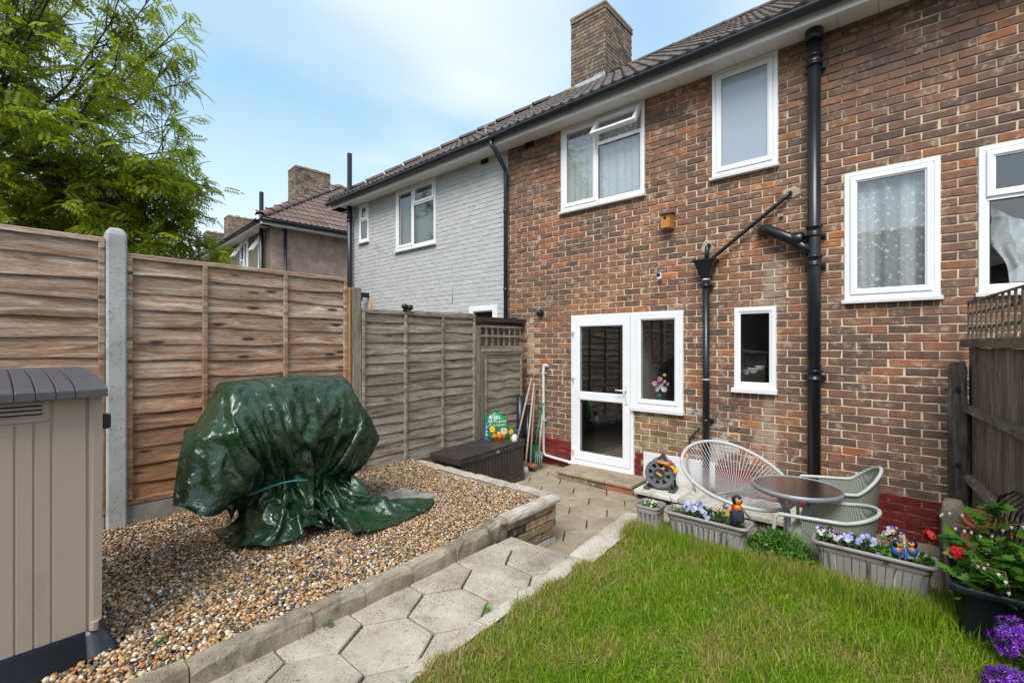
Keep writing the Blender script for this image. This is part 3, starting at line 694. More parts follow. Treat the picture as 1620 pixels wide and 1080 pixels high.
# door
D = thing('upvc_door', (dr[0], WALL, dr[2]), '', '')
D.name = 'glazed_door'; D.parent = house; D.matrix_parent_inverse = Matrix.Translation((-1., WALL, 0)).inverted()
dx0, dx1, dz0, dz1 = dr
MB().rframe(dx0, dx1, dz0, dz1, [(0, WALL+.04), (0, WALL-.014), (.004, WALL-.018), (.036, WALL-.018), (.042, WALL-.01), (.042, WALL+.04)]).build('door_frame', M['upvc'], D)
lx0_, lx1_, lz0, lz1 = dx0+.044, dx1-.044, dz0+.044, dz1-.044; zm = lz0+.86
df = MB()
for a, b in ((lz0, zm), (zm, lz1)):
    i0 = .090
    rings = []
    for i, q in [(0,.03),(0,-.026),(.003,-.030)]:
        ia = i if a == lz0 else 0; ib = i if b == lz1 else 0
        rings.append([(lx0_+i, WALL+q, a+ia), (lx1_-i, WALL+q, a+ia), (lx1_-i, WALL+q, b-ib), (lx0_+i, WALL+q, b-ib)])
    va = a+(.10 if a == lz0 else .045); vb = b-(.045 if b == zm else .10)
    for i, q in [(0,-.030), (.012,-.020), (.012,.03)]:
        rings.append([(lx0_+i0+i, WALL+q, va+i), (lx1_-i0-i, WALL+q, va+i), (lx1_-i0-i, WALL+q, vb-i), (lx0_+i0+i, WALL+q, vb-i)])
    df.loft(rings, True, False)
    MB().box(lx0_+i0+.008, lx1_-i0-.008, WALL-.004, WALL+.014, va+.008, vb-.008).build('door_pane', M['glass_door'], D)
    MB().rframe(lx0_+i0+.010, lx1_-i0-.010, va+.010, vb-.010, [(0, WALL-.012), (.007, WALL-.010), (.007, WALL-.004)]).build('door_gasket', M['gasket'], D)
df.build('door_leaf', M['upvc'], D)
hh = MB().box(lx1_-.058, lx1_-.028, WALL-.045, WALL-.031, zm-.06, zm+.19, b=.005)
hh.tube([(lx1_-.043, WALL-.045, zm+.11), (lx1_-.043, WALL-.085, zm+.11), (lx1_-.06, WALL-.092, zm+.11), (lx1_-.165, WALL-.092, zm+.112)], .010, 8)
hh.build('door_handle', M['whiteplast'], D)
MB().lathe([(.007,0),(.007,-.006),(.001,-.006)], (lx1_-.043, WALL-.045, zm-.01), 10, axis='y').build('keyhole', M['greymetal'], D)
for zz in (lz0+.10, zm+.22, lz1-.20):
    MB().box(lx0_-.03, lx0_+.030, WALL-.040, WALL-.019, zz, zz+.035, b=.004).tube([(lx0_+.004, WALL-.046, zz-.035), (lx0_+.004, WALL-.046, zz+.07)], .009, 8).build('door_hinge', M['whiteplast'], D)
MB().loft([[(x, WALL-.075, .085), (x, WALL-.075, .10), (x, WALL-.02, .113), (x, WALL+.04, .113), (x, WALL+.04, .085)] for x in (dx0-.01, dx1+.01)], True, False, 0, True).build('door_threshold', M['upvc'], D)

# eaves
EX0, EX1 = -9.80, 3.2
def eaves(par, x0, x1, T=None, boards=True, y0=WALL, z=4.69, fas='soffit'):
    s = MB(); x = x0; k = 0
    while x < x1:
        b = min(x+.30, x1); s.box(x+.0015, b-.0015, y0-.262, y0+.02, z+.001*(k % 2), z+.012); x = b; k += 1
    f = MB().box(x0, x1, y0-.285, y0-.264, z-.022, z+.17)
    f.loft([[(x, y0-.288, z-.024), (x, y0-.288, z-.004), (x, y0-.262, z-.001), (x, y0-.262, z-.024)] for x in (x0, x1)], True, False, 0, True)
    g = MB(); R = .058; yc, zc = y0-.35, z+.092; rings = []
    for x in np.arange(x0, x1+.001, (x1-x0)/max(1, round((x1-x0)/.5))):
        out_ = [(x, yc+R*math.cos(a), zc+R*math.sin(a)) for a in np.linspace(math.pi, 2*math.pi, 11)]
        inn = [(x, yc+(R-.006)*math.cos(a), zc+(R-.006)*math.sin(a)) for a in np.linspace(2*math.pi, math.pi, 11)]
        rings.append(out_+inn)
    g.loft(rings, True, True, 0, True)
    for mb, n_, m_ in ((s, 'soffit', 'soffit'), (f, 'fascia', 'upvc'), (g, 'gutter', 'gutterblk')):
        if T: mb.xf(T)
        mb.build(n_, M[m_], par)
    x = x0+.45
    while x < x1:
        b = MB().loft([[(xx, yc+(R+.005)*math.cos(a), zc+(R+.005)*math.sin(a)) for a in np.linspace(math.pi-.1, 2*math.pi+.1, 10)]+[(xx, yc+(R-.002)*math.cos(a), zc+(R-.002)*math.sin(a)) for a in np.linspace(2*math.pi+.1, math.pi-.1, 10)] for xx in (x-.018, x+.018)], True, True, 0, True)
        b.box(x-.012, x+.012, yc+.045, y0-.283, zc-.02, zc+.01)
        if T: b.xf(T)
        b.build('gutter_bracket', M['gutterblk'], par); x += .92
eaves(house, PX, EX1)

# roof tiles
def tile_np(w=.30, l=.40, th=.016):
    xs = np.linspace(0, 1, 13); prof = [max(0, .023*math.sin(2*math.pi*(u*2-.10)) if ((u*2) % 1) < .62 else 0) for u in xs]
    V = []
    for j, (yy, dz) in enumerate([(0, 0), (l, 0)]):
        for i, u in enumerate(xs): V.append(((u-.5)*w*1.0, yy, th+prof[i]))
    for i, u in enumerate(xs): V.append(((u-.5)*w*1.0, 0, prof[i]*.6-.004))
    n = 13; F = []
    for i in range(12):
        F.append((i, i+1, n+i+1)); F.append((i, n+i+1, n+i)); F.append((2*n+i, 2*n+i+1, i+1)); F.append((2*n+i, i+1, i))
    return np.array(V), np.array(F)
TV, TF = tile_np()
def roof_tiles(par, x0, x1, y0, z0, pitch, rows, mkey, inside=None, rotz=0., origin=(0,0,0), limit=300, skip=None):
    """rows of interlocking tiles on a slope that rises towards +Y (local)"""
    me = npmesh('roof_tile', TV, TF, [M[mkey]], smooth=False); r = random.Random(5)
    c, s_ = math.cos(pitch), math.sin(pitch); rec = []
    step = (rows[1])
    Rz = Matrix.Translation(origin) @ Matrix.Rotation(rotz, 4, 'Z')
    for j in range(rows[0]):
        n = int((x1-x0)/.30)
        for i in range(n+1):
            x = x0+.15+.30*i; d = j*step
            yy, zz = y0+d*c, z0+d*s_
            if x > x1 or (inside and not inside(x, yy+.15)) or (skip and skip(x, yy+.15)): continue
            Mx = Rz @ Matrix.Translation((x+r.uniform(-.002,.002), yy, zz+.012+r.uniform(0,.004))) @ Matrix.Rotation(pitch-.055, 4, 'X') @ Matrix.Rotation(r.uniform(-.006,.006), 4, 'Z')
            p = Mx.translation; a, b, Z = pxof(*p); vis = Z > .3 and -40 < a < 1660 and -40 < b < 1100
            rec.append((735/Z if vis else 0, Mx))
    rec.sort(key=lambda q: -q[0])
    for q in rec[:limit]:
        o = obj('roof_tile', me, par); o.matrix_basis = q[1]
    if rec[limit:]:
        V = np.concatenate([TV @ np.array(m.to_3x3()).T+np.array(m.translation) for _, m in rec[limit:]])
        Fx = np.concatenate([TF+i*len(TV) for i in range(len(rec[limit:]))])
        tag(obj('roof_tiling', npmesh('roof_tiling', V, Fx, [M[mkey]]), par), kind='stuff')
EY, EZ, RY, RZ = WALL-.36, 4.80, 8.5, 7.235
PIT = math.atan2(RZ-EZ, RY-EY)
chx0, chx1, chy0, chy1, cht = -5.56, -4.735, 8.2, 9.35, 8.56
under = MB().add([(PX, EY+.05, EZ-.01), (HX1, EY+.05, EZ-.01), (HX1, RY, RZ-.03), (PX, RY, RZ-.03)], [(0,1,2,3)]).add([(PX, RY, RZ-.03), (HX1, RY, RZ-.03), (HX1, 11.7, 4.85), (PX, 11.7, 4.85)], [(0,1,2,3)])
under.build('roof', M['tile'], house)
nrow = int(math.hypot(RY-EY, RZ-EZ)/.335)+1
roof_tiles(house, PX+.02, HX1, EY, EZ, PIT, (nrow, .335), 'tile')
MB().box(PX, HX1, RY-.10, RY+.10, RZ-.09, RZ+.022).build('ridge_bedding', M['tile'], house)
rg = 0; x = PX
while x < HX1:
    MB().loft([[(xx, RY+.13*math.cos(a), RZ-.03+zz+.085*math.sin(a)) for a in np.linspace(0, math.pi, 9)] for xx, zz in ((x+.0, 0), (x+.42, 0), (x+.42, .006), (x+.455, .006))], False, True).build('ridge_tile', M['tile'], house); x += .45
# pipes on the wall
YP = WALL-.10
def collar(mb, x, y, z, r, h=.05):
    mb.lathe([(r+.002, -h), (r+.016, -h+.004), (r+.016, -h+.016), (r+.006, -h+.02), (r+.006, h-.02), (r+.018, h-.016), (r+.018, h-.002), (r, h)], (x, y, z), 20)
xs_ = ux(1288, YP)
sp = MB().lathe([(.055, 0), (.055, 4.69)], (xs_, YP, 0), 24)
for py in (97, 366, 413, 593): collar(sp, xs_, YP, uz(1288, py, YP), .055)
sp.lathe([(.072, 0), (.078, .03), (.078, .10)], (xs_, YP, 4.585), 20)
for py in (105, 372, 420, 597):
    zz = uz(1288, py, YP); sp.box(xs_-.085, xs_+.085, WALL-.045, WALL-.01, zz-.02, zz+.02, b=.004)
sp.build('soil_pipe', M['blackpipe'], house)
b0 = fac(1206, 366, WALL-.03); zj = uz(1288, 398, YP)
br = MB().tube([(b0[0], WALL+.02, b0[1]), (b0[0]+.01, WALL-.05, b0[1]), (b0[0]+.06, YP+.01, b0[1]-.003), (ux(1250, YP), YP, uz(1250, 377, YP)), (xs_-.10, YP, zj+.06), (xs_-.02, YP, zj)], .052, 16)
cx_ = ux(1262, YP); cz_ = uz(1262, 379, YP)
br.tube([(cx_-.05, YP, cz_+.012), (cx_-.045, YP, cz_+.011), (cx_+.03, YP, cz_-.004), (cx_+.045, YP, cz_-.008)], [.062, .070, .070, .060], 18)
br.build('branch_pipe', M['blackpipe'], house)
# hopper head and waste pipes
YH = WALL-.085
xh = ux(1117, YH); zt = uz(1117, 411, YH); zb = uz(1117, 438, YH)
hp = MB()
for k, (q, zz) in enumerate([]): pass
hp.loft([[(xh-a, YH-b_, z), (xh+a, YH-b_, z), (xh+a, YH+min(b_, .07), z), (xh-a, YH+min(b_, .07), z)] for a, b_, z in [(.035,.035,zb-.02), (.045,.045,zb), (.095,.075,zt-.05), (.118,.09,zt-.012), (.118,.09,zt), (.100,.075,zt), (.05,.04,zb+.01)]], True, False, 0, True)
hp.build('hopper_head', M['blackpipe'], house)
dp = MB().lathe([(.036, 0), (.036, zb-.02)], (xh, YH, 0.0), 16)
for py in (452, 665):
    zz = uz(1117, py, YH); dp.lathe([(.037,-.018), (.044,-.016), (.044,.016), (.037,.018)], (xh, YH, zz), 16); dp.box(xh-.05, xh+.06, YH+.03, WALL-.005, zz-.012, zz+.012)
dp.build('waste_downpipe', M['blackpipe'], house)
MB().lathe([(.0375, -.008), (.0385, -.006), (.0385, .006), (.0375, .008)], (xh, YH, uz(1117, 442, YH)), 16).lathe([(.0375, -.006), (.0385, -.005), (.0385, .005), (.0375, .006)], (xh, YH, uz(1117, 600, YH)), 16).build('white_pipe_tape', M['whiteplast'], house)
zu = uz(1119, 388, WALL-.03)
MB().tube([(xh+.01, WALL+.02, zu), (xh+.01, WALL-.03, zu), (xh+.008, YH+.01, zu-.025), (xh+.005, YH, zt-.03)], .022, 12).build('short_waste_pipe', M['blackpipe'], house)
x2, z2 = fac(1251, 306)
MB().tube([(x2, WALL+.02, z2), (x2, WALL-.03, z2), (x2-.015, WALL-.055, z2-.02), (x2-.05, WALL-.06, z2-.06), (xh+.08, YH, zt+.02), (xh+.05, YH, zt-.03)], .020, 12).build('sloping_waste_pipe', M['blackpipe'], house)
def blob(px, py, rx, rz, m, seed, par=house, th=.008, name='cement_patch'):
    x, z = fac(px, py); r = random.Random(seed); n = 14; o = [(x+rx*math.cos(a)*r.uniform(.7,1.15), z+rz*math.sin(a)*r.uniform(.7,1.15)) for a in np.linspace(0, 2*math.pi, n, endpoint=False)]
    mb = MB().loft([[(a, WALL+.006, b) for a, b in o], [(x+(a-x)*.94, WALL-th*.7, z+(b-z)*.94) for a, b in o], [(x+(a-x)*.75, WALL-th, z+(b-z)*.75) for a, b in o]], True, True, 0, False)
    mb.add([(x+(a-x)*.75, WALL-th, z+(b-z)*.75) for a, b in o], [list(range(n))]); mb.build(name, M[m], par)
blob(1119, 392, .07, .10, 'cement', 2); blob(1253, 305, .09, .065, 'cement', 3); blob(841, 508, .06, .05, 'cement', 4); blob(1232, 342, .02, .03, 'cement', 5)
blob(1082, 408, .03, .02, 'cement', 8)
# rainwater pipe on the party line
YD = WALL-.07; xd = ux(800, YD); gy = WALL-.35
rp = MB().tube([(ux(777, gy), gy, 4.74), (ux(777, gy), gy, 4.66), (ux(781, gy), gy+.02, 4.60), (xd, YD-.01, 4.36), (xd, YD, 4.28), (xd, YD, 0)], .033, 14)
for py in (334, 458): rp.lathe([(.034,-.02), (.040,-.018), (.040,.018), (.034,.02)], (xd, YD, uz(800, py, YD)), 14)
rp.build('downpipe', M['gutterblk'], house)
# white overflow pipe left of the door
yo = WALL-.045; xo = ux(860, yo)
op = MB().tube([(xo+.06, WALL, uz(864, 580, yo)), (xo+.03, yo, uz(862, 577, yo)), (xo+.01, yo, uz(860, 577, yo)), (xo, yo, uz(860, 581, yo)), (xo, yo, .26), (xo, yo, .17), (xo+.015, yo, .14), (xo+.05, yo, .125), (ux(899, yo), yo, .10), (ux(903, yo), yo-.01, .09)], .019, 12)
for zz in (.62, uz(860, 590, yo)): op.box(xo-.026, xo+.026, yo-.02, WALL-.003, zz-.012, zz+.012)
op.build('overflow_pipe', M['whiteplast'], house)
MB().tube([(ux(1002, yo), yo-.02, .085), (ux(1012, yo), yo-.02, .07), (ux(1045, yo-.1), yo-.12, .035)], .022, 12).build('low_waste_pipe', M['whiteplast'], house)
# vents, fixings
xv, zv = fac(838, 229); vb_ = MB().box(xv-.085, xv+.085, WALL-.006, WALL+.01, zv-.045, zv+.045)
for i in range(5): vb_.box(xv-.08, xv+.08, WALL-.012, WALL-.006, zv-.04+i*.018, zv-.034+i*.018)
vb_.build('air_brick', M['dark'], house)
xv, zv = fac(1074, 147, WALL); MB().lathe([(.045, 0), (.045, -.02), (.036, -.028), (.034, -.01), (.002, -.01)], (xv, WALL, zv), 18, axis='y').build('round_vent', M['cement'], house)
xv, zv = fac(1237, 342); MB().lathe([(.016, 0), (.016, -.03), (.003, -.03)], (xv, WALL, zv), 10, axis='y').build('old_pipe_stub', M['greymetal'], house)
MB().box(*[q for q in (ux(1019, WALL), ux(1131, WALL-.02))], WALL-.022, WALL-.004, .07, .40, b=.004).build('white_render_panel', M['whiteboard'], house)
xk, zk = fac(891, 597); MB().box(xk-.014, xk+.014, WALL-.02, WALL-.004, zk-.10, zk+.10).box(xk-.02, xk+.02, WALL-.028, WALL-.02, zk+.02, zk+.05).build('old_bracket', M['cement'], house)
# garden tap with its black feed
xt, zt_ = fac(1089, 714)
MB().tube([fac(1106, 677)[:1]+(WALL-.01, fac(1106, 677)[1]), (ux(1104, WALL-.03), WALL-.035, fac(1106, 679)[1]), (ux(1091, WALL-.04), WALL-.04, fac(1091, 693)[1]), (ux(1090, WALL-.04), WALL-.04, zt_+.03)], .009, 8).build('feed_pipe', M['wire'], house)
# roof: chimney on the party line
def chimney(par, x0, x1, y0, y1, z0, z1, limit, mk='brick_ch', T=None, rotz=0, origin=(0,0)):
    mb = MB().box(x0+.01, x1-.01, y0+.01, y1-.01, z0, z1-.02)
    if T: mb.xf(T)
    mb.build('stack_core', M['mortar'], par)
    return mb
ch = thing('chimney_root', (0,0,0), '', '')
bpy.data.objects.remove(ch)
core = MB().box(chx0+.012, chx1-.012, chy0+.012, chy1-.012, 6.2, cht-.02).build('chimney', M['mortar'], house)
r4 = random.Random(9)
def stack_bricks(par, x0, x1, y0, y1, z0, z1, seen, mk='brick_ch', rotz=0., org=(0,0,0), L=.225, stuff=False):
    """bricks on the faces of a chimney stack; seen = faces that can show: f(ront, -Y) and r(ight, +X), l(eft, -X)"""
    r = random.Random(4); k = 0; z = z0; Mo = Matrix.Translation(org) @ Matrix.Rotation(rotz, 4, 'Z'); acc = []
    while z < z1-.03:
        topc = z+.075 >= z1-.06
        for face in seen:
            a0, a1 = (x0, x1) if face == 'f' else (y0, y1)
            q = a0-(L/2 if k % 2 else 0)
            while q < a1-.02:
                a, b = max(q, a0), min(q+L, a1)
                if b-a > .03:
                    s = ((b-a-.010)/.215, 1, 1); c = (a+b)/2; e = .018 if topc else 0
                    if face == 'f': m = Matrix.Translation((c, y0-.001-e, z+.0375))
                    elif face == 'r': m = Matrix.Translation((x1+.001+e, c, z+.0375)) @ Matrix.Rotation(rad(90), 4, 'Z')
                    else: m = Matrix.Translation((x0-.001-e, c, z+.0375)) @ Matrix.Rotation(rad(-90), 4, 'Z')
                    m = Mo @ m @ Matrix.Diagonal((*s, 1)); acc.append(m)
                q += L
        z += .075; k += 1
    if not stuff:
        for m in acc:
            o = obj('brick', VMESH[r.randrange(10)], par); o.matrix_basis = m; o.material_slots[0].link = 'OBJECT'; o.material_slots[0].material = M[mk]
    else:
        V = []; Fs = []; n = 0
        for m in acc:
            v, f = VARS[r.randrange(10)]; V.append(v @ np.array(m.to_3x3()).T+np.array(m.translation)); Fs.append(f+n); n += len(v)
        tag(obj('stack_brickwork', npmesh('stack_brickwork', np.concatenate(V), np.concatenate(Fs), [M[mk]]), par), kind='stuff')
stack_bricks(core, chx0, chx1, chy0, chy1, 6.71, cht, 'fr')
MB().box(chx0-.02, chx1+.02, chy0-.02, chy1+.02, cht-.02, cht+.012, b=.008).build('capping', M['cement'], core)
fz = EZ+math.tan(PIT)*(chy0-EY)
fl = MB(); n_ = 12
for i in range(n_):
    a = chx0+.20+(chx1-chx0-.20)*i/n_; b = chx0+.20+(chx1-chx0-.20)*(i+1)/n_
    fl.add([(a, chy0-.012, fz-.04), (b, chy0-.012, fz-.04), (b, chy0-.016, fz+.10), ((a+b)/2, chy0-.018, fz+(.16 if i > 6 else .10)), (a, chy0-.016, fz+.10)], [(0,1,2,3,4)])
fl.box(chx0+.2, chx1+.02, chy0-.14, chy0-.01, fz-.05, fz+.03)
fl.build('lead_flashing', M['lead'], house)
ms = MB()
for i in range(26):
    x = chx0+rnd.uniform(.0, .34); y = chy0-rnd.uniform(.02, .25); z = EZ+math.tan(PIT)*(y-EY)+.05; rr = rnd.uniform(.02, .05)
    ms.lathe([(rr*.9, -.02), (rr, 0), (rr*.7, rr*.5), (.002, rr*.7)], (x, y, z), 7)
tag(ms.build('roof_moss', M['moss'], house), kind='stuff')

# ================================================================ the grey painted neighbour
nb = thing('grey_house', (-9.46, WALL, 0), 'pale grey painted brick house joined to the left of the brown brick house', 'house')
NX0 = -9.46
g1 = (*F2(627, 689.5), 3.52, 4.688); g2 = (*F2(569, 583.5), 3.88, 4.688); g3 = (*F2(743, 787), 1.35, 2.33)
gop = [ext(g1), ext(g2, .03), ext(g3)]
gl = lay_bricks((NX0, PX-.012, 0, 4.69), gop, lambda x, z, r: 'grey_paint', phase=.05, seed=8)
VM2 = [npmesh('painted_brick_%d' % i, v, f, [M['grey_paint']]) for i, (v, f) in enumerate(VARS2)]
gl = [q for q in gl if q[1] > 1.3]
# thick paint fills most of the upright joints
gl2 = [(x, z, min(sx+.030, 1.06) if sx > .8 else sx+.02, sz+.115, m) for x, z, sx, sz, m in gl]
place_bricks(gl2, nb, WALL-.001, variants=VARS2, meshes=VM2, proud=.0016, name='painted_brick', stuffname='painted_brickwork')
wsn = wall_sheet(NX0, PX, -.05, 4.9, gop, WALL+.006, .13)
wsn.box(NX0, NX0+.2, WALL+.15, 11.6, -.05, 4.9).box(NX0+.2, PX-.12, 11.5, 11.6, -.05, 4.9)
wsn.build('wall', M['grey_paint'], nb)
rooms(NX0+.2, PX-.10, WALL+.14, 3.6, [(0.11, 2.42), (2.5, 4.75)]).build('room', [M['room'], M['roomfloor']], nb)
W = window(nb, *g1, WALL, [(0, .46, 0, 1, 's', 'glass_low'), (.46, 1, 0, .70, 'f', 'glass_low'), (.46, 1, .70, 1, 's', 'glass_low')])
curtain(W, g1[0]+.03, g1[1]-.03, g1[2], g1[3], WALL+.10, 'net_green', .004, .3, 'blind', seed=3)
W = window(nb, *g2, WALL, [(0, 1, 0, .57, 'f', 'glass_low'), (0, 1, .57, 1, 's', 'glass_low')])
curtain(W, g2[0]+.03, g2[1]-.03, g2[2], g2[3], WALL+.10, 'net_green', .004, .3, 'blind', seed=4)
W = window(nb, *g3, WALL, [(0, 1, 0, .7, 'f', 'glass_low'), (0, 1, .7, 1, 's', 'glass_low')])
eaves(nb, EX0, PX-.002)
MB().box(EX0, NX0, WALL-.26, 9.0, 4.69, 4.70).box(EX0-.02, EX0, WALL-.285, 11.8, 4.67, 4.85).build('end_soffit', M['soffit'], nb)
hipx = EX0+(RY-EY)
und = MB().add([(EX0, EY+.02, EZ-.01), (PX, EY+.02, EZ-.01), (PX, RY, RZ-.03), (hipx, RY, RZ-.03)], [(0,1,2,3)])
und.add([(EX0, EY+.02, EZ-.01), (hipx, RY, RZ-.03), (EX0, 2*RY-EY, EZ-.01)], [(0,1,2)]).add([(hipx, RY, RZ-.03), (PX, RY, RZ-.03), (PX, 11.9, 4.85), (EX0, 11.9, 4.85)], [(0,1,2,3)])
und.build('roof', M['tile'], nb)
roof_tiles(nb, EX0, PX-.02, EY, EZ, PIT, (nrow, .335), 'tile', inside=lambda x, y: x > EX0+(y-EY)-.02)
MB().box(hipx, PX-.002, RY-.10, RY+.10, RZ-.09, RZ+.022).build('ridge_bedding', M['tile'], nb)
x = hipx
while x < PX-.1:
    MB().loft([[(xx, RY+.13*math.cos(a), RZ-.03+zz+.085*math.sin(a)) for a in np.linspace(0, math.pi, 9)] for xx, zz in ((x+.0, 0), (x+.42, 0), (x+.42, .006), (x+.455, .006))], False, True).build('ridge_tile', M['tile'], nb); x += .45
def hip_line(par, p0, p1, n, mk, w_=.13, T=None):
    p0, p1 = Vector(p0), Vector(p1); d = (p1-p0); side = d.cross(Vector((0,0,1))).normalized(); up = side.cross(d).normalized()
    for i in range(n):
        a = p0+d*(i/n); b = p0+d*((i+1)/n-.006)
        mb = MB().loft([[q+side*w_*math.cos(t)+up*(w_*.7*math.sin(t)+.01) for t in np.linspace(0, math.pi, 8)] for q in (a+up*.02, b)], False, True)
        if T: mb.xf(T)
        mb.build('hip_tile', M[mk], par)
hip_line(nb, (EX0+.05, EY+.05, EZ+.02), (hipx, RY, RZ), 12, 'tile')
# soil pipe at the far corner
xg = ux(553, YP); sp = MB().lathe([(.052, 0), (.052, 5.83), (.046, 5.83), (.046, 5.7)], (xg, YP, 0), 18); collar(sp, xg, YP, uz(553, 347, YP), .052)
sp.build('soil_pipe', M['blackpipe'], nb)
xv, zv = fac(767, 255); MB().box(xv-.085, xv+.085, WALL-.005, WALL+.01, zv-.045, zv+.045).build('air_brick', M['dark'], nb)
xv, zv = fac(729, 491); v_ = MB().box(xv-.05, xv+.05, WALL-.008, WALL+.01, zv-.035, zv+.035)
for i in range(5): v_.box(xv-.042+i*.018, xv-.034+i*.018, WALL-.014, WALL-.008, zv-.03, zv+.03)
v_.build('vent_grille', M['grey_paint'], nb)
xv, zv = fac(716, 455); MB().tube([(xv, WALL-.01, zv-.28), (xv+.01, WALL-.012, zv), (xv-.01, WALL-.012, zv+.10)], .006, 6).build('wall_cable', M['grey_paint'], nb)
# aerial cable end on the gutter
cb_ = MB().tube([(ux(772, gy), gy, 4.78), (ux(770, gy-.03), gy-.05, 4.86), (ux(769, gy), gy, 4.95)], .012, 6); cb_.box(ux(769, gy)-.03, ux(769, gy)+.03, gy-.02, gy+.02, 4.94, 4.99)
cb_.build('gutter_stay', M['greymetal'], nb)
one('round_flood_light', MB().lathe([(.001,-.05),(.05,-.048),(.06,-.03),(.058,.02),(.03,.035),(.001,.036)], (ux(566, 5.1), 5.12, uz(566, 462, 5.12)), 16, axis='y').lathe([(.001,-.05),(.06,-.048),(.07,-.03),(.066,.02),(.03,.035),(.001,.036)], (ux(570, 5.1), 5.1, uz(570, 469, 5.1)-.03), 16, axis='y').box(ux(568, 5.1)-.02, ux(568, 5.1)+.02, 5.1, WALL-.004, uz(568, 466, 5.1)-.05, uz(568, 466, 5.1)+.05), M['blackpipe'],
    'small black round lamps on the grey wall beside its black corner pipe', 'lamp')

# ================================================================ the pebble-dashed terrace beyond
M['pebble'] = conc_mat('pinkish pebble dash', [(.34,.235,.19), (.44,.31,.255), (.54,.40,.34)], .7, .0, 4, 60, 1.)
M['render_dk'] = conc_mat('olive grey render', [(.15,.13,.09), (.21,.185,.13)], .2, .2, 2, 60, .6)
FO, FR_ = Vector((-12.4, 4.79, 0)), rad(-4.0)
TF4 = Matrix.Translation(FO) @ Matrix.Rotation(FR_, 4, 'Z'); TIF = TF4.inverted()
def fl2(px, py=545):                # local x on the far facade (y=0 local) for a bearing
    r = (px-810)/735; dx_, dy_ = (835*r-735), (835+735*r); n_ = TF4.to_3x3() @ Vector((0,1,0))
    t_ = (FO.x*n_.x+FO.y*n_.y)/(dx_*n_.x+dy_*n_.y); p = TIF @ Vector((dx_*t_, dy_*t_, 0)); Z = (-735*dx_*t_+835*dy_*t_)/L_
    return p.x, EYE+(545-py)*Z/735
fh = thing('pebbledash_house', FO, 'far terrace with pinkish pebble-dashed end wall and hipped red brown roof', 'house')
fwin = [(fl2(380)[0], fl2(393)[0], 3.30, 4.68), (fl2(409)[0], fl2(416)[0]+.02, 3.75, 4.60), (-9.2, -8.0, 3.4, 4.68), (-13, -12, 3.4, 4.68)]
wsf = wall_sheet(-25, 0, -.05, 4.75, fwin, 0, .12).xf(TF4); wsf.build('front_wall', M['render_dk'], fh)
MB().box(-25, 0, 7.0, 7.1, -.05, 4.75).box(-.12, 0, .001, 7.0, -.05, 4.75).box(-25, -24.9, 0, 7, -.05, 4.75).xf(TF4).build('end_wall', M['pebble'], fh)
rooms(-24.8, -.15, .14, 3, [(2.5, 4.72)]).xf(TF4).build('room', [M['room'], M['roomfloor']], fh)
for i, wq in enumerate(fwin):
    W = window(fh, *wq, 0, [(0, .5, 0, .62, 'f', 'glass_low'), (0, .5, .62, 1, 'o' if i == 0 else 'f', 'glass_low'), (.5, 1, 0, 1, 's', 'glass_low')] if i != 1 else [(0, 1, 0, .4, 'f', 'glass_low'), (0, 1, .4, 1, 'o', 'glass_low')], T=TF4)
    if i == 0: curtain(W, wq[0]+.03, wq[1]-.03, wq[2], wq[3], .10, 'lace', .01, .1, 'curtain', T=TF4)
    if i < 2:
        a, b = (wq[0]+.04, (wq[0]+wq[1])/2) if i == 0 else (wq[0]+.03, wq[1]-.03); z0_, z1_ = wq[2]+(wq[3]-wq[2])*(.62 if i == 0 else .4), wq[3]-.04
        TT = TF4 @ Matrix.Translation((0, -.02, z1_)) @ Matrix.Rotation(rad(-32), 4, 'X') @ Matrix.Translation((0, .02, -z1_))
        MB().rframe(a, b, z0_, z1_, [(i2, -.01+q) for i2, q in [(0,.028),(0,-.02),(.05,-.02),(.05,.028),(0,.028)]]).xf(TT).build('open_hopper_sash', M['upvc'], W)
        MB().box(a+.045, b-.045, -.01, .006, z0_+.045, z1_-.045).xf(TT).build('hopper_pane', M['glass_low'], W)
eaves(fh, -25.3, .30, TF4, y0=0)
TE = TF4 @ Matrix.Rotation(rad(90), 4, 'Z')          # the same eaves along the end wall
eaves(fh, -.30, 7.3, TE, y0=0)
fe, fz0, fr_, fz1 = -.36, 4.80, 3.24, 7.25
fp = math.atan2(fz1-fz0, fr_-fe)
u = MB().add([(-25.3, fe+.03, fz0-.01), (.36, fe+.03, fz0-.01), (.36-3.6, fr_, fz1-.03), (-25.3, fr_, fz1-.03)], [(0,1,2,3)])
u.add([(.36, fe+.03, fz0-.01), (.36, 6.84, fz0-.01), (.36-3.6, fr_, fz1-.03)], [(0,1,2)]).add([(-25.3, fr_, fz1-.03), (.36-3.6, fr_, fz1-.03), (.36, 6.84, fz0), (-25.3, 6.84, fz0)], [(0,1,2,3)])
u.xf(TF4).build('roof', M['tile_red'], fh)
def roof_stuff(par, x0, x1, y0, z0, pitch, n, step, inside, T, mk):
    Ms = []; r = random.Random(3)
    for j in range(n):
        for i in range(int((x1-x0)/.30)):
            x = x0+.15+.3*i; yy = y0+j*step*math.cos(pitch); zz = z0+j*step*math.sin(pitch)
            if inside(x, yy+.12): Ms.append(T @ Matrix.Translation((x, yy, zz+.012+r.uniform(0,.004))) @ Matrix.Rotation(pitch-.055, 4, 'X'))
    V = np.concatenate([TV @ np.array(m.to_3x3()).T+np.array(m.translation) for m in Ms]); Fx = np.concatenate([TF+i*len(TV) for i in range(len(Ms))])
    tag(obj('roof_tiling', npmesh('roof_tiling', V, Fx, [M[mk]]), par), kind='stuff')
nf = int(math.hypot(fr_-fe, fz1-fz0)/.335)+1
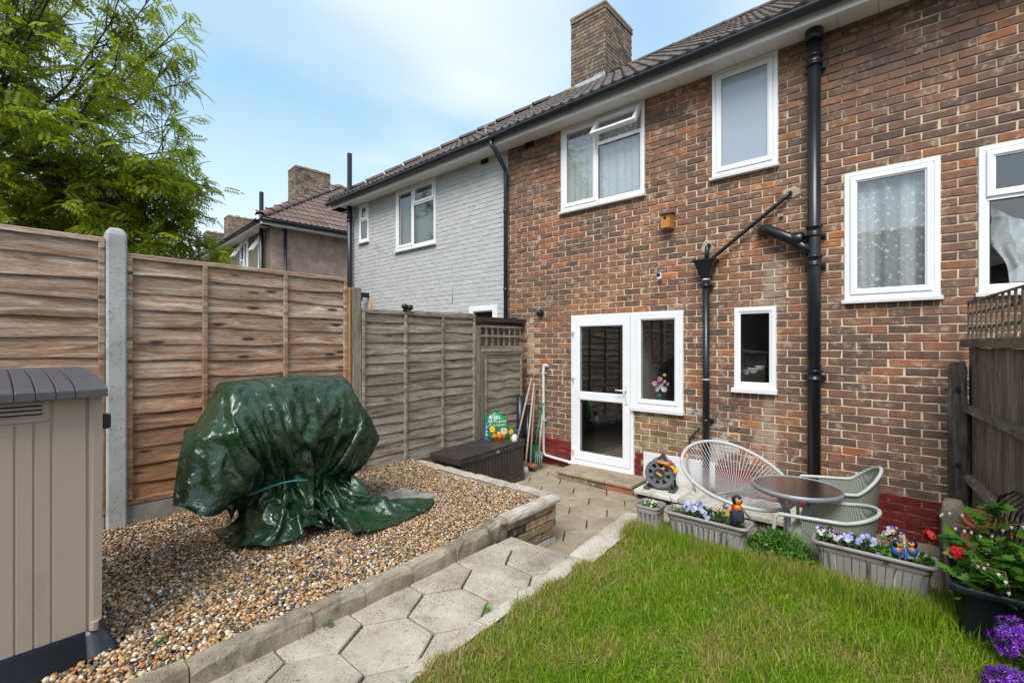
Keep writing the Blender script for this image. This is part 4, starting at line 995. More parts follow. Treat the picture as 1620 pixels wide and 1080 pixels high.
roof_stuff(fh, -.36, 7.2-.36, -.36, fz0, fp, nf, .335, lambda x, y: abs(x-fr_) < 3.6-(y+.36), TE, 'tile_red')
hip_line(fh, (.30, fe+.05, fz0+.03), (.36-3.6, fr_, fz1), 11, 'tile_red', T=TF4)
hip_line(fh, (.30, 6.84, fz0+.03), (.36-3.6, fr_, fz1), 11, 'tile_red', T=TF4)
for a0 in (5.56, 15.1, 19.9):
    cc = MB().box(-a0-.76+.012, -a0-.012, 2.6+.012, 3.95, 6.0, 8.5).xf(TF4).build('chimney', M['mortar'], fh)
    stack_bricks(cc, -a0-.76, -a0, 2.6, 3.96, 6.3, 8.5, 'fr', rotz=FR_, org=FO, stuff=True)
    cp = MB()
    for i in range(4): cp.box(-a0-.70, -a0-.06, 2.63+i*.33, 2.63+i*.33+.24, 8.5, 8.56+rnd.uniform(-.02,.03), b=.02)
    cp.xf(TF4).build('chimney_capping', M['cement'], cc)
for px_, top in ((419.5, 5.63), (319, 5.63), (305, 5.6)):
    lx_ = fl2(px_)[0]; MB().lathe([(.055, 0), (.055, top), (.05, top)], (lx_, -.09, 0), 12).xf(TF4).build('soil_pipe', M['blackpipe'], fh)
MB().lathe([(.036, 0), (.036, 4.7)], (0.07, .35, 0), 10).xf(TF4).build('downpipe', M['gutterblk'], fh)
lx_ = fl2(355)[0]; MB().tube([(lx_, -.33, 4.72), (lx_, -.3, 4.6), (lx_-.05, -.08, 4.4), (lx_-.05, -.08, 2)], .036, 10).xf(TF4).build('downpipe', M['gutterblk'], fh)
MB().box(.0, .012, 2.45, 2.75, 4.42, 4.52).xf(TF4).build('air_brick', M['dark'], fh)
# television aerial over the far ridge
lx_ = -21.5
one('television_aerial', MB().tube([(lx_, 3.2, 7.2), (lx_, 3.2, 8.0)], .02, 6).tube([(lx_-.5, 3.2, 7.95), (lx_+.5, 3.2, 8.05)], .015, 5).tube([(lx_-.3, 2.95, 7.97), (lx_-.3, 3.45, 7.97)], .012, 5).tube([(lx_+.1, 3.0, 8.0), (lx_+.1, 3.4, 8.0)], .012, 5).xf(TF4), M['greymetal'], 'thin television aerial above the roof of the far pebble-dashed terrace', 'aerial')

# ================================================================ houses across the gardens, seen mirrored in the window panes
for i, (x0_, w_) in enumerate(((-30, 15), (-12.5, 15), (5, 15))):
    oh = thing('garden_end_house', (x0_, -15, 0), ['brick house across the back gardens, far left one behind the camera, seen mirrored only', 'brick house across the back gardens mirrored in the upstairs windows and door', 'brick house across the back gardens on the right, mirrored in the right hand windows'][i], 'house')
    MB().box(x0_, x0_+w_, -22, -15, -.05, 4.7).build('wall', M['brick_ch'], oh)
    MB().loft([[(x, -22.4, 4.7), (x, -18.5, 7.3), (x, -14.6, 4.7)] for x in (x0_-.3, x0_+w_+.3)], True, False, 0, True).build('roof', M['tile'], oh)
    MB().box(x0_+w_*.5-.5, x0_+w_*.5+.5, -19.2, -17.8, 6.5, 8.7, b=.03).lathe([(.13, 0), (.11, .35)], (x0_+w_*.5-.2, -18.5, 8.7), 10).lathe([(.13, 0), (.11, .35)], (x0_+w_*.5+.2, -18.5, 8.7), 10).build('chimney', M['brick_ch'], oh)

# ================================================================ left boundary fences
def slat_mb(y0, y1, zc, h, x, amp=.008, seed=0, rise=0., thick=.011, tilt=.014, n=16):
    """an overlapping waney slat on the plane X = x; its lower edge stands proud"""
    r = random.Random(seed); p = [r.uniform(0, 6.3) for _ in range(4)]; rings = []
    for i in range(n+1):
        t = i/n; y = y0+(y1-y0)*t; dz = rise*t
        lo = zc-h/2+dz+amp*(math.sin(t*7+p[0])+.6*math.sin(t*15+p[1])); hi = zc+h/2+dz+.02
        w = .003*math.sin(t*9+p[2])
        rings.append([(x+w, y, hi), (x+tilt+w, y, lo+.004), (x+tilt+thick*.9+w, y, lo), (x+tilt+thick+w, y, lo+.006), (x+thick*.6+w, y, hi)])
    return MB().loft(rings, True, False, 0, True)
def panel(name, y0, y1, z0, z1, x, n, label, m, battens, group=None, amp=.008, rise=0., seed=0, cat='fence panel', capw=.045, frame=.035, parts=True):
    t = thing(name, (x, (y0+y1)/2, z0), label, cat, group)
    h = (z1-z0-.05)/n
    for i in range(n):
        slat_mb(y0+.01, y1-.01, z0+.03+h*(i+.5), h+.012, x-.012, amp, seed*50+i, rise, tilt=.013+.003*random.Random(seed*9+i).random()).build('slat', M[m], t)
    MB().box(x-.03, x+.030, y0, y1, z1-.035, z1, b=.004).build('top_rail', M[m], t)
    MB().box(x-.02, x+.028, y0, y1, z0, z0+.04, b=.004).build('bottom_rail', M[m], t)
    for yb in (y0+frame/2, *battens, y1-frame/2):
        MB().box(x+.004, x+.034, yb-frame/2, yb+frame/2, z0+.041, z1-.036, b=.004).build('batten', M[m], t)
    return t
pyA = fen(199, 400)[0]; pyB = fen(547, 440)[0]; pyC = fen(165, 376)[0]
XF = FX
panel('fence_panel', pyC-1.86, pyC, .50, 2.455, XF, 14, 'weathered brown lap fence panel behind the beige storage shed, left of the concrete post', 'slat_brown', [pyC-.62, pyC-1.24], 'brown lap panels of the left fence', amp=.006, seed=1)
panel('fence_panel', pyA, pyB, .53, 2.365, XF, 14, 'weathered brown lap fence panel behind the green tarpaulin, right of the concrete post', 'slat_brown', [fen(323, 500)[0], fen(450, 500)[0]], 'brown lap panels of the left fence', amp=.007, seed=2)
def gravel_board(y0, y1, z0, z1, label):
    one('gravel_board', MB().box(XF-.025, XF+.025, y0, y1, z0, z1, b=.006), M['gboard'], label, 'gravel board')
gravel_board(pyA, pyB, .30, .525, 'pale concrete gravel board under the brown fence panel by the green tarpaulin')
gravel_board(pyC-1.86, pyC, .30, .495, 'concrete gravel board under the brown fence panel beside the beige shed')
def conc_post(yc, label):
    w = .058; rings = []
    xs0, xs1 = XF-.06, XF+.055
    for z, i in ((.25, 0), (2.485, 0), (2.515, .010), (2.535, .028)):
        rings.append([(xs0+i, yc-w+i, z), (xs1-i-.012, yc-w+i, z), (xs1-i, yc-w+.012+i, z), (xs1-i, yc+w-.012-i, z), (xs1-i-.012, yc+w-i, z), (xs0+i, yc+w-i, z)])
    one('concrete_post', MB().loft(rings, True, False, 0, True), M['concrete'], label, 'fence post')
conc_post((pyA+pyC)/2+.002, 'pitted grey concrete fence post right of the beige storage shed')
one('timber_strip', MB().box(XF+.004, XF+.03, pyC-.024, pyC+.0, .50, 2.40, b=.003), M['batten'], 'thin orange timber strip on the left side of the concrete post', 'batten')
yb0, yb1 = fen(549, 500)[0], fen(554, 500)[0]
one('orange_batten', MB().box(XF-.02, XF+.03, pyB+.004, pyB+.036, .38, fen(549, 455)[1], b=.003), M['batten'], 'upright orange treated batten between the brown fence and the grey fence post', 'batten')
py0, py1 = fen(556, 500)[0], fen(567, 500)[0]
one('timber_post', MB().box(XF-.055, XF+.028, py0, py1+.02, .30, fen(560, 455)[1], b=.006).box(XF-.06, XF+.012, py0-.035, py0-.002, .30, fen(556, 455)[1]-.006), M['post_wood'], 'tall grey square timber post between the brown fence and the grey fence', 'fence post')
yg0, yg1 = fen(569, 500)[0]+.012, fen(750, 500)[0]
panel('fence_panel', yg0, yg1, .37, 2.065, XF, 15, 'grey green-tinged lap fence panel left of the dark storage box', 'slat_grey', [fen(640, 500)[0], fen(699, 500)[0]], amp=.007, rise=.03, seed=3)
one('gravel_strip_board', MB().box(XF-.02, XF+.022, yg0, yg1, .26, .366, b=.005), M['slat_brown'], 'low brown board under the grey fence panel at the edge of the gravel', 'board')
# small panel with trellis next to the house
yt0, yt1 = fen(753, 500)[0], WALL-.06
one('timber_post', MB().box(XF-.05, XF+.03, yt0-.03, yt0+.055, 0, 1.95, b=.005).box(XF-.02, XF+.03, yt0+.06, yt0+.13, 0, 1.62, b=.004), M['post_wood'], 'grey timber post between the grey fence and the small trellis panel', 'fence post')
zt0, zt1 = 1.655, 1.955
tr = thing('trellis', (XF, (yt0+yt1)/2, zt0), 'small square grey trellis above the short fence panel beside the brick house', 'trellis')
ya, yb_ = yt0+.06, fen(822, 520)[0]+.02
for k in range(8):
    y = ya+.012+(yb_-ya-.024)*k/7; MB().box(XF-.004, XF+.012, y-.014, y+.014, zt0+.03, zt1, b=.002).build('trellis_slat', M['slat_grey'], tr)
for z in (zt0+.015, (zt0+zt1)/2+.01, zt1-.014): MB().box(XF+.013, XF+.027, ya, yb_, z-.013, z+.013, b=.002).build('trellis_rail', M['slat_grey'], tr)
sp_ = panel('fence_panel', ya+.08, yb_+.01, .0, 1.60, XF, 13, 'short pale grey fence panel under the trellis, behind the bag of compost', 'slat_grey', [], amp=.010, seed=4)
MB().box(XF-.02, XF+.035, ya+.01, yb_+.02, 1.602, 1.652, b=.004).build('cross_rail', M['slat_grey'], sp_)
# neighbour's lean-to roof
lt = thing('lean_to_shed', (-5.2, 4.7, 0), 'dark felt roof of a low lean-to behind the trellis, against the grey house', 'shed')
MB().loft([[(x, 4.12, z), (x, WALL-.02, z+.01), (x, WALL-.02, z+.075), (x, 4.12, z+.065)] for x, z in ((-5.9, 2.10), (-4.40, 2.005))], True, False, 0, True).build('felt_roof', M['boxbrown'], lt)
MB().box(-5.8, -4.52, 4.2, WALL-.03, 0, 2.0).build('wall', M['board_dark'], lt)
# stake leaning up to the grey wall
x_, z_ = ux(571, WALL-.06), uz(571, 388, WALL-.06); sx_, sz_ = ux(562, 5.0), uz(562, 456, 5.0)
one('leaning_stake', MB().box(-.018, .018, -.018, .018, 0, 2.6, b=.003).xf(Matrix.Translation((sx_+(sx_-x_)*1.55, 5.06, sz_+(sz_-z_)*1.55)) @ Vector((x_-sx_, WALL-.06-5.06, z_-sz_)).to_track_quat('Z', 'Y').to_matrix().to_4x4()), M['batten'], 'orange timber stake leaning on the grey wall under its smallest window', 'stake')
xl_, zl_ = ux(645, 4.0), 0
yl, zl = fen(644, 488)
one('security_light', MB().box(XF-.01, XF+.02, yl-.05, yl-.01, 2.066, 2.12, b=.004).lathe([(.001,-.03),(.03,-.028),(.036,.0),(.03,.03),(.001,.032)], (XF+.03, yl+.01, 2.115), 12, axis='x').lathe([(.001,-.02),(.025,-.018),(.03,.0),(.025,.03),(.001,.032)], (XF+.03, yl-.06, 2.125), 12, axis='x'), M['blackpipe'], 'small black twin security lamp on top of the grey fence', 'lamp')

# ================================================================ terraces, kerbs, paving
GZ, PZ, LZ = .355, .30, .335        # gravel, upper path, lawn
slabz = MB()
slabz.box(-4.9, -2.36, -4, 3.20, -.05, GZ-.035); slabz.build('gravel_bed_base', M['earth']); bpy.data.objects['gravel_bed_base']['kind'] = 'structure'
tag(MB().box(-2.36, -1.62, -4, 2.555, -.05, PZ-.045).build('path_base', M['soil']), kind='structure')
tag(MB().box(-1.575, .33, -4, 3.46, -.05, LZ-.01).box(.33, 3, -4, 5.2, -.05, .2).build('lawn_base', M['turf']), kind='structure')
tag(MB().box(-6, 3.2, 2.5, WALL, -.055, -.035).build('patio_base', M['soil']), kind='structure')
def clip_poly(poly, a, b, c):       # keep a*x+b*y<=c
    o = []
    for i in range(len(poly)):
        p, q = poly[i], poly[(i+1) % len(poly)]; dp, dq = a*p[0]+b*p[1]-c, a*q[0]+b*q[1]-c
        if dp <= 0: o.append(p)
        if (dp < 0 < dq) or (dq < 0 < dp): t = dp/(dp-dq); o.append((p[0]+(q[0]-p[0])*t, p[1]+(q[1]-p[1])*t))
    return o
def area(p): return abs(sum(p[i][0]*p[(i+1) % len(p)][1]-p[(i+1) % len(p)][0]*p[i][1] for i in range(len(p))))/2
def hexes(par, c0, x0, x1, y0, y1, z, m, f2f=.378, gap=.009, name='hexagon_slab', extra=(), th=.05, seed=1, phase=0):
    r = random.Random(seed); R = f2f/math.sqrt(3); cs = 1.5*R
    for k in range(-20, 21):
        cx = c0[0]+cs*k
        if cx < x0-R or cx > x1+R: continue
        for j in range(-20, 21):
            cy = c0[1]+f2f*j+(f2f/2 if (k+phase) % 2 else 0)
            if cy < y0-R or cy > y1+R: continue
            rr = R-gap/2-r.uniform(0, .003); ro = r.uniform(-.012, .012)
            poly = [(cx+rr*math.cos(math.pi/3*i+ro)+r.uniform(-.002,.002), cy+rr*math.sin(math.pi/3*i+ro)+r.uniform(-.002,.002)) for i in range(6)]
            for a, b, c in ((-1,0,-x0), (1,0,x1), (0,-1,-y0), (0,1,y1), *extra):
                poly = clip_poly(poly, a, b, c)
                if len(poly) < 3: break
            if len(poly) < 3 or area(poly) < .004: continue
            dz = r.uniform(-.004, .004); tx, ty = r.uniform(-.008,.008), r.uniform(-.008,.008)
            mb = MB().prism(poly, z-th, z+dz, .006); mb.v = [(a, b, c_+((a-cx)*tx+(b-cy)*ty if c_ > z-th+.001 else 0)) for a, b, c_ in mb.v]
            mb.build(name, M[m], par)
path = tag(MB().box(-2.34, -1.62, -.9, 2.50, PZ-.05, PZ-.030).build('garden_path', M['soil']), kind='structure')
hexes(path, (-1.885, 1.635), -2.255, -1.60, .2, 2.555, PZ, 'slab', seed=3)
patio = tag(MB().box(-4.3, .30, 2.56, WALL-.01, -.034, -.018).build('patio', M['soil']), kind='structure')
hexes(patio, (-2.55, 4.07), -4.32, .30, 2.57, WALL-.02, 0, 'slab_patio', seed=4, extra=())
# the riser of the path step
one('path_step', MB().box(-2.30, -1.72, 2.556, 2.60, -.03, PZ-.048, b=.006), M['slab_patio'], 'concrete riser where the hexagon path steps down to the patio', 'step')
# kerb stones of the gravel bed
kb_ = thing('gravel_kerb', (-2.28, 1.0, .25), 'old sandstone kerb between the gravel bed and the hexagon path', 'kerb')
def kstone(par, p, q, z0, z1, w, m, seed, name='kerb_stone', side=1, rough=.009):
    r = random.Random(seed); p, q = Vector((*p, 0)), Vector((*q, 0)); d = q-p; L = d.length; t = d/L; nrm = Vector((-t.y, t.x, 0))*side; n = max(3, int(L/.06)); rings = []
    for i in range(n+1):
        s_ = p+t*(L*i/n); j = lambda a=rough: r.uniform(-a, a)
        e = .010 if i in (0, n) else 0
        rings.append([tuple(s_+nrm*(0+j(.003)))[:2]+(z0,), tuple(s_+nrm*(0+j()))[:2]+(z1-.022-e+j(.004),), tuple(s_+nrm*(.012+j(.004)))[:2]+(z1-e*.6+j(.003),), tuple(s_+nrm*(w*.5))[:2]+(z1-e*.4+j(.002),), tuple(s_+nrm*(w-.01+j(.004)))[:2]+(z1-e*.6+j(.003),), tuple(s_+nrm*(w+j()))[:2]+(z1-.02+j(),), tuple(s_+nrm*w)[:2]+(z0,)])
    return MB().loft(rings, True, False, 0, True).build(name, M[m], par)
ky = [(-2.20, -.6), (-2.205, .02), (-2.21, .55), (-2.225, 1.06), (-2.235, 1.35), (-2.235, 1.66), (-2.25, 2.02), (-2.285, 2.35), (-2.335, 2.60)]
for i in range(len(ky)-1):
    p, q = ky[i], ky[i+1]; q2 = (q[0]-(q[0]-p[0])*.02, q[1]-.006)
    kstone(kb_, p, q2, .22, .400+rnd.uniform(-.006,.006), .095, 'kerb', 20+i)
# brick retaining wall at the corner of the bed, with its coping
rw = thing('retaining_wall', (-2.34, 2.9, 0), 'low brick retaining wall with a concrete coping at the corner of the gravel bed', 'wall')
r5 = random.Random(77)
for k in range(5):
    za = k*.0705; q = 2.5-(.11 if k % 2 else 0)
    while q < 3.25:
        a, b = max(q, 2.5), min(q+.225, 3.25)
        if b-a > .03:
            o = obj('brick', VMESH[r5.randrange(10)], rw); o.location = (-2.352+r5.uniform(-.003,.003), (a+b)/2, za+.035); o.rotation_euler = (0, 0, rad(90)); o.scale = ((b-a-.01)/.215, 1, .95)
            o.material_slots[0].link = 'OBJECT'; o.material_slots[0].material = M[['brick_w', 'brick_y', 'brick_y', 'brick_or', 'brick_or'][k] if r5.random() < .8 else 'brick_ch']
        q += .225
    for q in np.arange(-4.3+(.11 if k % 2 else 0), -2.58, .225):
        o = obj('brick', VMESH[r5.randrange(10)], rw); o.location = (q+.11, 3.252, za+.035); o.rotation_euler = (0, 0, rad(180)); o.scale = (.97, 1, .95); o.material_slots[0].link = 'OBJECT'; o.material_slots[0].material = M['brick_ch']
MB().box(-2.44, -2.360, 2.45, 3.24, -.03, .352).box(-4.32, -2.361, 3.10, 3.243, -.03, .351).build('wall_core', M['mortar'], rw)
for i, (a, b) in enumerate(((2.605, 2.93), (2.936, 3.275))): kstone(rw, (-2.328-.003*i, a), (-2.331, b), .352, .402, .11, 'kerb_pale', 60+i, 'coping_stone', rough=.004)
xx = -2.44
for i in range(4): kstone(rw, (xx-.006, 3.275), (xx-.46, 3.285), .352, .402-i*.004, -.11, 'kerb_pale', 70+i, 'coping_stone', side=-1, rough=.004); xx -= .466
# edging of the lawn
le = thing('lawn_edging', (-1.65, 2.0, .25), 'pale worn concrete edging between the path and the lawn', 'kerb')
lk = [(-1.585, .55), (-1.615, 1.10), (-1.640, 1.62), (-1.655, 2.10), (-1.695, 2.50), (-1.735, 2.98), (-1.775, 3.47)]
for i in range(len(lk)-1):
    p, q = lk[i], lk[i+1]; w_ = .055 if i < 3 else (.09 if i < 4 else .15)
    kstone(le, (p[0], p[1]), (q[0], q[1]-.006), -.03 if i >= 3 else .2, PZ+.035+(.012 if i > 3 else 0), -w_, 'kerb_pale', 80+i, 'edging_stone', side=1, rough=.007)
kx = -1.60
one('terrace_edge_wall', MB().box(-1.62, .32, 3.44, 3.50, -.03, .30, b=.006), M['gboard'], 'low concrete edge of the lawn terrace behind the flower troughs', 'wall')
# door step
ds = thing('door_step', (-3.0, 5.0, 0), 'low stone-flagged brick step in front of the glazed door', 'step')
sx0, sx1, sy0 = -3.49, -2.44, 4.80
for i, (a, b) in enumerate(((sx0, -3.13), (-3.124, -2.79), (-2.784, sx1+.0))):
    MB().box(a, b, sy0, WALL-.075, .072, .112+rnd.uniform(-.003,.003), b=.007).build('step_slab', M['slab_patio'], ds)
for i, q in enumerate(np.arange(sx0+.02, sx1-.02, .225)):
    o = obj('brick', VMESH[i % 10], ds); o.location = (min(q+.11, sx1-.10), sy0+.022, .036); o.material_slots[0].link = 'OBJECT'; o.material_slots[0].material = M['brick_y' if i < 3 else 'brick']
for i in range(2):
    o = obj('brick', VMESH[i], ds); o.location = (sx1-.02, sy0+.14+i*.22, .036); o.rotation_euler = (0, 0, rad(90)); o.material_slots[0].link = 'OBJECT'; o.material_slots[0].material = M['brick']
MB().box(sx0+.03, sx1-.045, sy0+.045, WALL-.08, -.03, .070).build('step_core', M['mortar'], ds)
# white ledge along the wall
ldg = thing('white_ledge', (-1.6, 5.0, 0), 'flaking white painted ledge at the foot of the house wall under the hose reel', 'ledge')
xx = -2.39
for i, l in enumerate((.50, .16, .42, .45)):
    MB().box(xx, xx+l-.006, 4.75+.004*i, WALL-.03, .055, .104+rnd.uniform(-.003,.003), b=.008).build('ledge_slab', M['ledge'], ldg); xx += l
MB().box(-2.36, xx-.02, 4.79, WALL-.03, -.03, .054).build('ledge_base', M['soil'], ldg)
# stepping slab in the gravel
p = [gnd(a, b, .375) for a, b in ((640, 772), (692, 782), (650, 800), (598, 782))]
one('paving_slab', MB().prism(p, .33, .378, .005), M['gboard'], 'grey paving slab lying in the gravel right of the green tarpaulin', 'paving slab')

# ================================================================ gravel: every pebble a real stone
ico_t = (1+5**.5)/2
IV = np.array([(-1,ico_t,0),(1,ico_t,0),(-1,-ico_t,0),(1,-ico_t,0),(0,-1,ico_t),(0,1,ico_t),(0,-1,-ico_t),(0,1,-ico_t),(ico_t,0,-1),(ico_t,0,1),(-ico_t,0,-1),(-ico_t,0,1)]); IV = IV/np.linalg.norm(IV[0])
IF = np.array([(0,11,5),(0,5,1),(0,1,7),(0,7,10),(0,10,11),(1,5,9),(5,11,4),(11,10,2),(10,7,6),(7,1,8),(3,9,4),(3,4,2),(3,2,6),(3,6,8),(3,8,9),(4,9,5),(2,4,11),(6,2,10),(8,6,7),(9,8,1)])
m, t, b = nodes('river gravel'); r_ = rand01(t); v = coords(t, (1,1,1), 'pos')
c = ramp(t, r_, [(0., (.075,.068,.066)), (.08, (.15,.125,.115)), (.17, (.22,.12,.055)), (.32, (.38,.20,.075)), (.46, (.46,.28,.12)), (.60, (.52,.37,.20)), (.72, (.34,.29,.25)), (.80, (.62,.52,.38)), (.91, (.46,.17,.05)), (.955, (.74,.70,.62))], 'CONSTANT').outputs[0]
c = mixc(t, 1., c, ramp(t, noi(t, v, 60, 3), [(.3, (.75,.75,.75)), (.7, (1.2,1.17,1.12))]).outputs[0], 'MULTIPLY')
t.links.new(c, b.inputs['Base Color']); b.inputs['Roughness'].default_value = .5; b.inputs['Specular IOR Level'].default_value = .35; M['gravel'] = m
def gravel_heap(n, x0, x1, y0, y1, z, smin, smax, zj, near=None):
    X = rng.uniform(x0, x1, n); Y = rng.uniform(y0, y1, n)
    bank = np.clip((X+4.28)/-.25+1, 0, 1)*.03
    kp = (X < -2.455) | (Y < 2.56); X, Y = X[kp], Y[kp]; n = len(X)
    bank = np.clip((X+4.28)/-.25+1, 0, 1)*.03
    Z = z+rng.uniform(-zj, zj, n)+.006*np.sin(X*5+Y*3)+.005*np.sin(Y*7-X*4)+bank
    s = rng.uniform(smin, smax, n)**1.0; Sc = np.stack([s, s*rng.uniform(.6, .95, n), s*rng.uniform(.38, .62, n)], 1)
    R = rotmats(rng.normal(0, .42, n), rng.normal(0, .42, n), rng.uniform(0, 6.28, n))
    Vn = IV.shape[0]; v, f = scatter(IV, IF, np.stack([X, Y, Z], 1), R, Sc)
    v += rng.normal(0, .0009, v.shape); return v, f
ps = [gravel_heap(52000, -4.32, -2.31, .15, 3.20, GZ+.008, .0065, .0125, .009), gravel_heap(2600, -3.3, -2.31, .15, 1.6, GZ+.018, .011, .016, .004), gravel_heap(2500, -4.32, -2.9, -.6, .3, GZ+.006, .008, .014, .006)]
tot = 0; VV = []; FF = []
for v, f in ps: VV.append(v); FF.append(f+tot); tot += len(v)
gv = obj('gravel', npmesh('gravel', np.concatenate(VV), np.concatenate(FF), [M['gravel']], smooth=True)); tag(gv, 'loose brown and cream river gravel filling the raised bed', kind='stuff', cat='gravel')
tag(plane_mb(-4.33, -2.31, -1.5, 3.19, GZ-.004, 1).build('gravel_bed', M['earth']), kind='structure')

# ================================================================ lawn
m, t, b = nodes('grass blade'); r_ = rand01(t); w0 = coords(t, (1,1,1), 'pos', False)
gcol = ramp(t, r_, [(0., (.08,.18,.008)), (.35, (.145,.29,.012)), (.7, (.25,.39,.016)), (1., (.39,.47,.03))]).outputs[0]
straw = ramp(t, r_, [(0., (.22,.17,.04)), (.5, (.40,.33,.09)), (1., (.56,.47,.20))]).outputs[0]
pa = noi(t, w0, 2.6, 7, .66); oi = mrange(t, pa, .40, .64, .0, 1.)
sel = nn(t, 'ShaderNodeMath', operation='LESS_THAN'); fr2 = nn(t, 'ShaderNodeMath', operation='FRACT'); mu2 = nn(t, 'ShaderNodeMath', operation='MULTIPLY'); mu2.inputs[1].default_value = 17.3
t.links.new(r_, mu2.inputs[0]); t.links.new(mu2.outputs[0], fr2.inputs[0]); t.links.new(fr2.outputs[0], sel.inputs[0]); gx_ = nn(t, 'ShaderNodeSeparateXYZ'); t.links.new(nn(t, 'ShaderNodeNewGeometry').outputs['Position'], gx_.inputs[0]); ge_ = nn(t, 'ShaderNodeMath', operation='ADD'); t.links.new(mrange(t, gx_.outputs['X'], -1.22, -1.52, 0, .42), ge_.inputs[0]); t.links.new(mrange(t, pa, .41, .65, .04, .64), ge_.inputs[1]); t.links.new(ge_.outputs[0], sel.inputs[1])
c = mixc(t, sel.outputs[0], gcol, straw); t.links.new(c, b.inputs['Base Color']); b.inputs['Roughness'].default_value = .5; b.inputs['Specular IOR Level'].default_value = .3
tl = nn(t, 'ShaderNodeBsdfTranslucent'); t.links.new(c, tl.inputs[0]); mi_ = nn(t, 'ShaderNodeMixShader'); mi_.inputs[0].default_value = .35
t.links.new(b.outputs[0], mi_.inputs[1]); t.links.new(tl.outputs[0], mi_.inputs[2]); t.links.new(mi_.outputs[0], t.nodes['Material Output'].inputs[0]); M['grass'] = m
def grass(X, Y, z, hmin, hmax, lean=.5, wmin=.0011, wmax=.0024):
    n = len(X); h = rng.uniform(hmin, hmax, n); a = rng.uniform(0, 2*np.pi, n); w = rng.uniform(wmin, wmax, n); ln = np.abs(rng.normal(0, lean, n))*h; la = rng.uniform(0, 2*np.pi, n)
    dx_, dy_ = np.cos(a)*w, np.sin(a)*w; lx, ly = np.cos(la)*ln, np.sin(la)*ln; Z = np.full(n, z) if np.isscalar(z) else z
    droop = np.clip(1-(ln/h)**2*.25, .35, 1)
    P = [np.stack([X-dx_, Y-dy_, Z-.004], 1), np.stack([X+dx_, Y+dy_, Z-.004], 1), np.stack([X+lx*.35+dx_*.8, Y+ly*.35+dy_*.8, Z+h*.55], 1), np.stack([X+lx*.35-dx_*.8, Y+ly*.35-dy_*.8, Z+h*.55], 1), np.stack([X+lx, Y+ly, Z+h*droop], 1)]
    V = np.stack(P, 1).reshape(-1, 3); o = (np.arange(n)*5)[:, None]
    F = np.stack([np.concatenate([o, o+1, o+2], 1), np.concatenate([o, o+2, o+3], 1), np.concatenate([o+3, o+2, o+4], 1)], 1).reshape(-1, 3); return V, F
def in_cam(X, Y, pad=60):
    a = (835*X+735*Y)/L_; b = (-735*X+835*Y)/L_; px = 810+735*a/np.maximum(b, .01); py = 545+735*(EYE-.35)/np.maximum(b, .01)
    return (b > .5) & (px > -pad) & (px < 1620+pad) & (py < 1080+pad*1.6)
N = 330000; X = rng.uniform(-1.66, .75, N); Y = rng.uniform(.7, 3.47, N)
edge = np.interp(Y, [0, 1.1, 1.62, 2.1, 2.5, 2.98, 3.47], [-1.52, -1.53, -1.555, -1.575, -1.59, -1.56, -1.58])
ok = in_cam(X, Y) & (X > edge+.03*np.sin(Y*9)+.02*np.sin(Y*23)+.012*rng.normal(size=N)); X, Y = X[ok], Y[ok]
tall = .5+.5*np.sin(X*6.1+2*np.sin(Y*3.3))*np.sin(Y*5.2+1.3*np.sin(X*4.1))
v1, f1 = grass(X, Y, LZ-.012, .014, .042, 1.05); 
n2 = 26000; i2 = rng.integers(0, len(X), n2*3); i2 = i2[tall[i2] > rng.uniform(.3, 1, len(i2))][:n2]
v2, f2 = grass(X[i2]+rng.normal(0, .01, len(i2)), Y[i2]+rng.normal(0, .01, len(i2)), LZ-.012, .04, .085, .65, .0013, .0027)
# longer grass round the feet of the pots
n3 = 15000; X3 = rng.uniform(-1.62, .30, n3); Y3 = 3.12+rng.normal(0, .07, n3)+.03*np.sin(X3*8); v3, f3 = grass(X3, np.minimum(Y3, 3.47), LZ-.012, .04, .125, .35)
gl_ = obj('lawn_grass', npmesh('lawn_grass', np.concatenate([v1, v2, v3]), np.concatenate([f1, f2+len(v1), f3+len(v1)+len(v2)]), [M['grass']])); tag(gl_, 'uneven green lawn grass with straw-coloured patches beside the path', kind='stuff', cat='grass')
nc = 900; cxy = [(rng.uniform(-1.4, .3), rng.uniform(1.2, 3.1)) for _ in range(26)]; Pc = np.array([(c0+rng.normal(0, .05), c1+rng.normal(0, .05), LZ+.012+rng.uniform(0, .012)) for c0, c1 in [cxy[i % 26] for i in range(nc)]])
CV = np.array([(0,0,0), (.5,.3,.02), (.35,.9,.03), (0,.75,.0), (-.35,.9,.03), (-.5,.3,.02)]); CF = np.array([(0,1,2),(0,2,3),(0,3,4),(0,4,5)])
vv_, ff_ = scatter(CV, CF, Pc, rotmats(rng.normal(0,.3,nc), rng.normal(0,.3,nc), rng.uniform(0,6.28,nc)), np.repeat(rng.uniform(.010,.017,(nc,1)), 3, 1))
tag(obj('clover', npmesh('clover', vv_, ff_, [M['leaf']])), 'small round clover leaves scattered among the lawn grass', kind='stuff', cat='clover')

